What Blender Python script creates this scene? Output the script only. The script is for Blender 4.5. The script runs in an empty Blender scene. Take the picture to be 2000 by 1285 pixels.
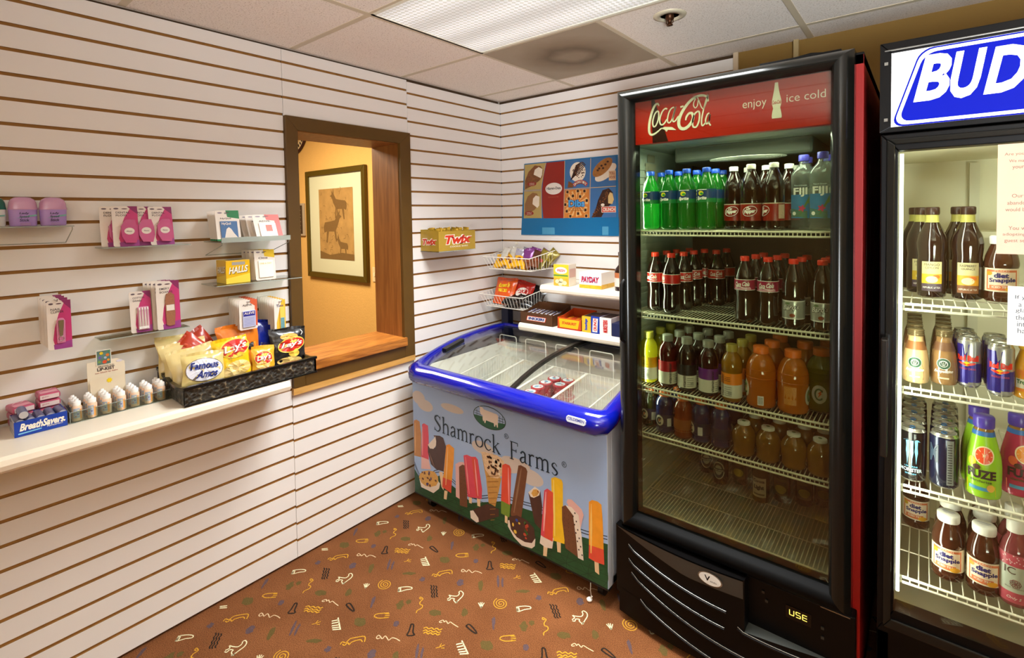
import bpy, math, random
from mathutils import Vector, Matrix
from mathutils.geometry import tessellate_polygon
PI = math.pi
sin, cos = math.sin, math.cos
R = random.Random(7)
SC = bpy.context.scene
COL = SC.collection
# ---------------------------------------------------------------- camera
YAW, PITCH, ROLL = 0.6780, 0.0357, -0.0168
cam = bpy.data.cameras.new('camera'); camo = bpy.data.objects.new('camera', cam); COL.objects.link(camo)
fw = Vector((-sin(YAW)*cos(PITCH), cos(YAW)*cos(PITCH), -sin(PITCH)))
rt = Vector((cos(YAW), sin(YAW), 0)); up = rt.cross(fw)
r2 = rt*cos(ROLL)+up*sin(ROLL); u2 = up*cos(ROLL)-rt*sin(ROLL)
mm = Matrix(((r2.x, u2.x, -fw.x, 2.1904), (r2.y, u2.y, -fw.y, -2.5472), (r2.z, u2.z, -fw.z, 1.5386), (0, 0, 0, 1)))
camo.matrix_world = mm
cam.sensor_width = 36; cam.lens = 982.047/2000*36
cam.shift_x = -12.82/2000; cam.shift_y = -186.33/2000
cam.clip_start = .02
SC.camera = camo
# ---------------------------------------------------------------- colour, world, lights
SC.view_settings.view_transform = 'Standard'
SC.view_settings.look = 'None'
SC.view_settings.gamma = 1
SC.view_settings.use_curve_mapping = False
SC.view_settings.exposure = 0.4
try:
    SC.cycles.max_bounces = 10; SC.cycles.diffuse_bounces = 4; SC.cycles.glossy_bounces = 4
    SC.cycles.transmission_bounces = 6; SC.cycles.transparent_max_bounces = 16
    SC.cycles.caustics_reflective = False; SC.cycles.caustics_refractive = False
    SC.cycles.sample_clamp_indirect = 4
    SC.cycles.use_denoising = True
except Exception: pass
W = bpy.data.worlds.new('world'); SC.world = W; W.use_nodes = True
W.node_tree.nodes['Background'].inputs[0].default_value = (1, .86, .7, 1)
W.node_tree.nodes['Background'].inputs[1].default_value = .15
def area(name, loc, rot, sx, sy, power, col, spread=PI):
    l = bpy.data.lights.new(name, 'AREA'); l.shape = 'RECTANGLE'; l.size = sx; l.size_y = sy
    l.energy = power; l.color = col; l.spread = spread
    o = bpy.data.objects.new(name, l); COL.objects.link(o); o.location = loc; o.rotation_euler = rot
    return o
# daylight through the window in the wall behind the camera, the ceiling troffer, two added unseen ceiling lights, the office lamp
area('window_daylight', (3.55, -4.5, .80), (PI/2+.80, 0, .24), 1.1, 1.2, 130, (.88, .95, 1), 1.7)
area('ceiling_area_light', (1.19, -1.1, 2.26), (0, 0, 0), 1.1, .5, 36, (.96, .99, 1), 2.2)
area('ceiling_area_light', (3.02, -1.71, 2.26), (0, 0, 0), 1.1, .5, 3, (.95, .98, 1), 2.4)  # added light out of view, no fixture there, brightens the room
area('ceiling_area_light', (3.02, -3.54, 2.26), (0, 0, 0), 1.1, .5, 4, (.95, .98, 1), 2.4)  # second added unseen light, further back
area('office_lamp', (-1.6, -1.3, 2.5), (0, 0, 0), 1.2, .9, 78, (1, .86, .64))
# ---------------------------------------------------------------- materials
def lin(h):
    h = h.lstrip('#'); v = [int(h[i:i+2], 16)/255 for i in (0, 2, 4)]
    return tuple((c/12.92 if c <= .04045 else ((c+.055)/1.055)**2.4) for c in v)+(1,)
MATS = {}
def M(h, rough=.5, metal=0, trans=0, emis=0, coat=0, spec=.5, noise=0, nscale=30, bump=0, bscale=200, alpha=1, ior=1.45, sss=0):
    k = (h, rough, metal, trans, emis, coat, spec, noise, nscale, bump, bscale, alpha, ior)
    if k in MATS: return MATS[k]
    m = bpy.data.materials.new('mat_'+h.strip('#')); m.use_nodes = True
    nt = m.node_tree; b = nt.nodes['Principled BSDF']; c = lin(h)
    b.inputs['Base Color'].default_value = c
    b.inputs['Roughness'].default_value = rough; b.inputs['Metallic'].default_value = metal
    b.inputs['Transmission Weight'].default_value = trans
    b.inputs['Coat Weight'].default_value = coat; b.inputs['Coat Roughness'].default_value = .06
    b.inputs['Specular IOR Level'].default_value = spec; b.inputs['IOR'].default_value = ior
    b.inputs['Alpha'].default_value = alpha
    if emis:
        b.inputs['Emission Color'].default_value = c; b.inputs['Emission Strength'].default_value = emis
    tc = None
    if noise or bump:
        tc = nt.nodes.new('ShaderNodeTexCoord')
    if noise:
        n = nt.nodes.new('ShaderNodeTexNoise'); n.inputs['Scale'].default_value = nscale; n.inputs['Detail'].default_value = 4
        nt.links.new(tc.outputs['Object'], n.inputs['Vector'])
        x = nt.nodes.new('ShaderNodeMix'); x.data_type = 'RGBA'; x.blend_type = 'MIX'
        x.inputs[6].default_value = tuple(v*(1-noise) for v in c[:3])+(1,); x.inputs[7].default_value = tuple(min(1, v*(1+noise)) for v in c[:3])+(1,)
        nt.links.new(n.outputs['Fac'], x.inputs[0]); nt.links.new(x.outputs[2], b.inputs['Base Color'])
    if bump:
        n = nt.nodes.new('ShaderNodeTexNoise'); n.inputs['Scale'].default_value = bscale; n.inputs['Detail'].default_value = 3
        nt.links.new(tc.outputs['Object'], n.inputs['Vector'])
        bp = nt.nodes.new('ShaderNodeBump'); bp.inputs['Strength'].default_value = bump; bp.inputs['Distance'].default_value = .004
        nt.links.new(n.outputs['Fac'], bp.inputs['Height']); nt.links.new(bp.outputs['Normal'], b.inputs['Normal'])
    MATS[k] = m; return m
def fres(nt):
    """the same reflectance from both sides of a thin sheet"""
    ge = nt.nodes.new('ShaderNodeNewGeometry'); ma = nt.nodes.new('ShaderNodeMath'); ma.operation = 'MULTIPLY_ADD'; ma.inputs[1].default_value = 1/1.5-1.5; ma.inputs[2].default_value = 1.5
    f = nt.nodes.new('ShaderNodeFresnel'); nt.links.new(ge.outputs['Backfacing'], ma.inputs[0]); nt.links.new(ma.outputs[0], f.inputs[0]); return f
def glass(tint='#f4fbf6', refl=1.0, name='pane_glass', rough=0.0):
    if name in MATS: return MATS[name]
    m = bpy.data.materials.new(name); m.use_nodes = True; nt = m.node_tree; nt.nodes.clear()
    o = nt.nodes.new('ShaderNodeOutputMaterial'); t = nt.nodes.new('ShaderNodeBsdfTransparent'); g = nt.nodes.new('ShaderNodeBsdfGlossy')
    t.inputs[0].default_value = lin(tint); g.inputs['Roughness'].default_value = rough
    f = fres(nt)
    mu = nt.nodes.new('ShaderNodeMath'); mu.operation = 'MULTIPLY'; mu.inputs[1].default_value = refl; mu.use_clamp = True
    x = nt.nodes.new('ShaderNodeMixShader')
    nt.links.new(f.outputs[0], mu.inputs[0]); nt.links.new(mu.outputs[0], x.inputs[0])
    nt.links.new(t.outputs[0], x.inputs[1]); nt.links.new(g.outputs[0], x.inputs[2]); nt.links.new(x.outputs[0], o.inputs[0])
    MATS[name] = m; return m
def liquid(h, name, mix=.5, rough=.04):
    """coloured translucent drink: light comes through it, with a clear skin"""
    k = ('liq', name)
    if k in MATS: return MATS[k]
    m = bpy.data.materials.new(name); m.use_nodes = True; nt = m.node_tree; nt.nodes.clear()
    o = nt.nodes.new('ShaderNodeOutputMaterial'); t = nt.nodes.new('ShaderNodeBsdfTransparent'); t.inputs[0].default_value = lin(h)
    b = nt.nodes.new('ShaderNodeBsdfPrincipled'); b.inputs['Base Color'].default_value = lin(h); b.inputs['Roughness'].default_value = rough
    tr = nt.nodes.new('ShaderNodeBsdfTranslucent'); tr.inputs[0].default_value = lin(h)
    a = nt.nodes.new('ShaderNodeMixShader'); a.inputs[0].default_value = .4
    nt.links.new(b.outputs[0], a.inputs[1]); nt.links.new(tr.outputs[0], a.inputs[2])
    x = nt.nodes.new('ShaderNodeMixShader'); x.inputs[0].default_value = mix
    nt.links.new(a.outputs[0], x.inputs[1]); nt.links.new(t.outputs[0], x.inputs[2])
    g = nt.nodes.new('ShaderNodeBsdfGlossy'); g.inputs['Roughness'].default_value = .05
    f = fres(nt)
    y = nt.nodes.new('ShaderNodeMixShader'); nt.links.new(f.outputs[0], y.inputs[0])
    nt.links.new(x.outputs[0], y.inputs[1]); nt.links.new(g.outputs[0], y.inputs[2]); nt.links.new(y.outputs[0], o.inputs[0])
    MATS[k] = m; return m
def wood(h, h2, scale=6, name='wood', rough=.45, axis=2):
    k = (name, h)
    if k in MATS: return MATS[k]
    m = bpy.data.materials.new(name); m.use_nodes = True; nt = m.node_tree; b = nt.nodes['Principled BSDF']
    tc = nt.nodes.new('ShaderNodeTexCoord'); mp = nt.nodes.new('ShaderNodeMapping'); s = [14, 14, 14]; s[axis] = 1.2; mp.inputs['Scale'].default_value = s
    n = nt.nodes.new('ShaderNodeTexNoise'); n.inputs['Scale'].default_value = scale; n.inputs['Detail'].default_value = 6; n.inputs['Distortion'].default_value = .6
    r = nt.nodes.new('ShaderNodeValToRGB'); r.color_ramp.elements[0].position = .35; r.color_ramp.elements[1].position = .65
    r.color_ramp.elements[0].color = lin(h); r.color_ramp.elements[1].color = lin(h2)
    nt.links.new(tc.outputs['Object'], mp.inputs[0]); nt.links.new(mp.outputs[0], n.inputs['Vector']); nt.links.new(n.outputs['Fac'], r.inputs[0]); nt.links.new(r.outputs[0], b.inputs['Base Color'])
    b.inputs['Roughness'].default_value = rough
    MATS[k] = m; return m
# ---------------------------------------------------------------- mesh builder
def frame(o, u, v):
    o = Vector(o); u = Vector(u); v = Vector(v); n = u.cross(v).normalized()
    return lambda a, b, h=0.0: o+u*a+v*b+n*h
def cyl(rad, lift=.0007, z0=0.0, rot=0.0):
    """wraps label space (u to the right, v up) round the z axis, facing -y"""
    rf = rad if callable(rad) else (lambda z: rad)
    def f(a, b, h=0.0):
        r0 = rf(b+z0); t = a/r0+rot; r1 = r0+lift+h
        return Vector((r1*sin(t), -r1*cos(t), b+z0))
    return f
TXT = {}
def text_geo(s, bold=0.0, shear=0.0):
    k = (s, bold, shear)
    if k in TXT: return TXT[k]
    c = bpy.data.curves.new('t', 'FONT'); c.body = s; c.offset = bold; c.shear = shear; c.resolution_u = 3; c.size = 1
    o = bpy.data.objects.new('t', c); COL.objects.link(o)
    dg = bpy.context.evaluated_depsgraph_get(); me = bpy.data.meshes.new_from_object(o.evaluated_get(dg))
    vs = [(v.co.x, v.co.y) for v in me.vertices]; fs = [tuple(p.vertices) for p in me.polygons if p.normal.z != 0]
    ff = []
    for f in fs:
        a = sum(vs[f[i]][0]*vs[f[(i+1) % len(f)]][1]-vs[f[(i+1) % len(f)]][0]*vs[f[i]][1] for i in range(len(f)))
        ff.append(f if a > 0 else f[::-1])
    bpy.data.objects.remove(o); bpy.data.curves.remove(c); bpy.data.meshes.remove(me)
    if not vs: TXT[k] = ([], [], 1, 1); return TXT[k]
    x0 = min(v[0] for v in vs); x1 = max(v[0] for v in vs); y0 = min(v[1] for v in vs); y1 = max(v[1] for v in vs)
    vs = [((v[0]-x0)/(x1-x0), (v[1]-y0)/(y1-y0)) for v in vs]
    TXT[k] = (vs, ff, x1-x0, y1-y0); return TXT[k]
class MB:
    def __init__(s): s.v = []; s.f = []; s.m = []; s.sm = []; s.mats = []
    def mi(s, mat):
        if mat not in s.mats: s.mats.append(mat)
        return s.mats.index(mat)
    def add(s, vs, fs, mat, smooth=False):
        n = len(s.v); i = s.mi(mat); s.v += [tuple(v) for v in vs]
        for f in fs: s.f.append(tuple(n+k for k in f)); s.m.append(i); s.sm.append(smooth)
        return s
    def box(s, x0, x1, y0, y1, z0, z1, mat):
        v = [(x0, y0, z0), (x1, y0, z0), (x1, y1, z0), (x0, y1, z0), (x0, y0, z1), (x1, y0, z1), (x1, y1, z1), (x0, y1, z1)]
        return s.add(v, [(0, 3, 2, 1), (4, 5, 6, 7), (0, 1, 5, 4), (1, 2, 6, 5), (2, 3, 7, 6), (3, 0, 4, 7)], mat)
    def obox(s, c, sx, sy, sz, mat, rz=0, rx=0, ry=0):
        m = Matrix.Translation(c) @ Matrix.Rotation(rz, 4, 'Z') @ Matrix.Rotation(rx, 4, 'X') @ Matrix.Rotation(ry, 4, 'Y')
        v = [m @ Vector((a*sx/2, b*sy/2, c2*sz/2)) for c2 in (-1, 1) for a, b in ((-1, -1), (1, -1), (1, 1), (-1, 1))]
        return s.add(v, [(0, 3, 2, 1), (4, 5, 6, 7), (0, 1, 5, 4), (1, 2, 6, 5), (2, 3, 7, 6), (3, 0, 4, 7)], mat)
    def lathe(s, prof, mat, n=24, c=(0, 0), smooth=True, sq=0.0):
        vs = []; fs = []
        for r, z in prof:
            for i in range(n):
                t = 2*PI*i/n; k = 1.0
                if sq: k = (abs(cos(t))**(2/sq if False else 4)+abs(sin(t))**4)**(-1/4.0*sq)
                vs.append((c[0]+r*k*cos(t), c[1]+r*k*sin(t), z))
        for j in range(len(prof)-1):
            for i in range(n):
                a = j*n+i; b = j*n+(i+1) % n; fs.append((a, b, b+n, a+n))
        s.add(vs, fs, mat, smooth)
        if prof[0][0] > 1e-5: s.add(vs[:n], [tuple(range(n))[::-1]], mat)
        if prof[-1][0] > 1e-5: s.add(vs[-n:], [tuple(range(n))], mat)
        return s
    def tube(s, pts, r, mat, n=6, closed=False, smooth=True):
        P = [Vector(p) for p in pts]; L = len(P); vs = []; fs = []
        pn = None
        for i, p in enumerate(P):
            a = P[(i-1) % L] if (i > 0 or closed) else p; b = P[(i+1) % L] if (i < L-1 or closed) else p
            d = (b-a).normalized() if (b-a).length > 1e-9 else Vector((0, 0, 1))
            if pn is None:
                h = Vector((0, 0, 1)) if abs(d.z) < .9 else Vector((1, 0, 0)); e = d.cross(h).normalized()
            else:
                e = (pn-d*pn.dot(d)); e = e.normalized() if e.length > 1e-6 else d.orthogonal().normalized()
            pn = e; g = d.cross(e)
            rr = r[i] if isinstance(r, (list, tuple)) else r
            for k in range(n):
                t = 2*PI*k/n; vs.append(p+e*(rr*cos(t))+g*(rr*sin(t)))
        for j in range(L if closed else L-1):
            for k in range(n):
                a = j*n+k; b = j*n+(k+1) % n; c = ((j+1) % L)*n; fs.append((a, b, c+(k+1) % n, c+k))
        s.add(vs, fs, mat, smooth)
        if not closed: s.add(vs[:n], [tuple(range(n))[::-1]], mat); s.add(vs[-n:], [tuple(range(n))], mat)
        return s
    def prism(s, poly, F, h, mat, back=0.0):
        """poly in frame F, from depth back to h along its normal"""
        n = len(poly); ar = sum(poly[i][0]*poly[(i+1) % n][1]-poly[(i+1) % n][0]*poly[i][1] for i in range(n))
        if ar < 0: poly = poly[::-1]
        vs = [F(a, b, back) for a, b in poly]+[F(a, b, h) for a, b in poly]
        tri = tessellate_polygon([[Vector((a, b, 0)) for a, b in poly]])
        fs = []
        for t in tri:
            a, b, c = t; q = (poly[b][0]-poly[a][0])*(poly[c][1]-poly[a][1])-(poly[c][0]-poly[a][0])*(poly[b][1]-poly[a][1])
            if q < 0: t = (a, c, b)
            fs.append(tuple(n+k for k in t)); fs.append(tuple(reversed(t)))
        for i in range(n): j = (i+1) % n; fs.append((i, j, n+j, n+i))
        return s.add(vs, fs, mat)
    # --- flat artwork in a frame or round a cylinder
    def poly(s, F, pts, mat, h=0.0):
        tri = tessellate_polygon([[Vector((a, b, 0)) for a, b in pts]]); fs = []
        for a, b, c in tri:
            q = (pts[b][0]-pts[a][0])*(pts[c][1]-pts[a][1])-(pts[c][0]-pts[a][0])*(pts[b][1]-pts[a][1])
            fs.append((a, b, c) if q > 0 else (a, c, b))
        return s.add([F(a, b, h) for a, b in pts], fs, mat)
    def rect(s, F, a0, b0, a1, b1, mat, h=0.0, n=1, nv=1):
        vs = [F(a0+(a1-a0)*i/n, b0+(b1-b0)*j/nv, h) for j in range(nv+1) for i in range(n+1)]
        return s.add(vs, [(j*(n+1)+i, j*(n+1)+i+1, (j+1)*(n+1)+i+1, (j+1)*(n+1)+i) for j in range(nv) for i in range(n)], mat, n > 1)
    def ell(s, F, ca, cb, ra, rb, mat, h=0.0, n=20, rot=0.0):
        pts = [(0, 0)]+[(ra*cos(2*PI*i/n)*k, rb*sin(2*PI*i/n)*k) for k in (.5, 1) for i in range(n)]
        vs = [F(ca+x*cos(rot)-y*sin(rot), cb+x*sin(rot)+y*cos(rot), h) for x, y in pts]
        fs = [(0, 1+i, 1+(i+1) % n) for i in range(n)]+[(1+i, 1+n+i, 1+n+(i+1) % n, 1+(i+1) % n) for i in range(n)]
        return s.add(vs, fs, mat)
    def text(s, F, t, a0, b0, a1, b1, mat, h=.0004, bold=0.0, shear=0.0, vert=False, slope=0.0):
        vs, fs, _, _ = text_geo(t, bold, shear)
        if vert: P = [F(a1-(a1-a0)*y, b0+(b1-b0)*x, h) for x, y in vs]
        else: P = [F(a0+(a1-a0)*x, b0+(b1-b0)*y+slope*x, h) for x, y in vs]
        return s.add(P, fs, mat)
    def stroke(s, F, pts, w, mat, h=.0004, smooth=True):
        if smooth and len(pts) > 2:
            q = []; ws = w if isinstance(w, (list, tuple)) else [w]*len(pts); wq = []
            for i in range(len(pts)-1):
                p0 = pts[max(i-1, 0)]; p1 = pts[i]; p2 = pts[i+1]; p3 = pts[min(i+2, len(pts)-1)]
                for k in range(4):
                    t = k/4; f = lambda a, b, c, d: .5*(2*b+(c-a)*t+(2*a-5*b+4*c-d)*t*t+(3*b-a-3*c+d)*t**3)
                    q.append((f(p0[0], p1[0], p2[0], p3[0]), f(p0[1], p1[1], p2[1], p3[1]))); wq.append(ws[i]+(ws[i+1]-ws[i])*t)
            q.append(pts[-1]); wq.append(ws[-1])
        else:
            q = list(pts); wq = w if isinstance(w, (list, tuple)) else [w]*len(pts)
        vs = []; n = len(q)
        for i, p in enumerate(q):
            a = q[max(i-1, 0)]; b = q[min(i+1, n-1)]; dx = b[0]-a[0]; dy = b[1]-a[1]; L = math.hypot(dx, dy) or 1e-9
            nx, ny = -dy/L*wq[i]/2, dx/L*wq[i]/2
            vs += [F(p[0]-nx, p[1]-ny, h), F(p[0]+nx, p[1]+ny, h)]
        return s.add(vs, [(2*i, 2*i+2, 2*i+3, 2*i+1) for i in range(n-1)], mat)
    def build(s, name, parent=None, bevel=0, seg=2):
        me = bpy.data.meshes.new(name); me.from_pydata(s.v, [], s.f)
        for m in s.mats: me.materials.append(m)
        me.polygons.foreach_set('material_index', s.m); me.polygons.foreach_set('use_smooth', s.sm); me.update()
        o = bpy.data.objects.new(name, me); COL.objects.link(o)
        if parent: o.parent = parent
        if bevel:
            b = o.modifiers.new('bevel', 'BEVEL'); b.width = bevel; b.segments = seg; b.limit_method = 'ANGLE'; b.angle_limit = .7
        return o
def thing(name, label, cat, loc=(0, 0, 0), rz=0, group=None):
    o = bpy.data.objects.new(name, None); COL.objects.link(o); o.empty_display_size = .05
    o.location = loc; o.rotation_euler = (0, 0, rz); o['label'] = label; o['category'] = cat
    if group: o['group'] = group
    return o
def tag(o, label, cat, group=None, kind=None):
    o['label'] = label; o['category'] = cat
    if group: o['group'] = group
    if kind: o['kind'] = kind
    return o
def struct(o): o['kind'] = 'structure'; return o
def kids(o): return [c for c in bpy.data.objects if c.parent == o]
KID = {}
def dup(src, loc, rz=0, label=None, group=None):
    def cp(o, par):
        c = o.copy(); COL.objects.link(c)
        if par: c.parent = par
        if o.name not in KID: KID[o.name] = kids(o)
        for ch in KID[o.name]: cp(ch, c)
        return c
    c = cp(src, None); c.location = loc; c.rotation_euler = (src.rotation_euler[0], src.rotation_euler[1], rz)
    if label: c['label'] = label
    if group: c['group'] = group
    return c
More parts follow.
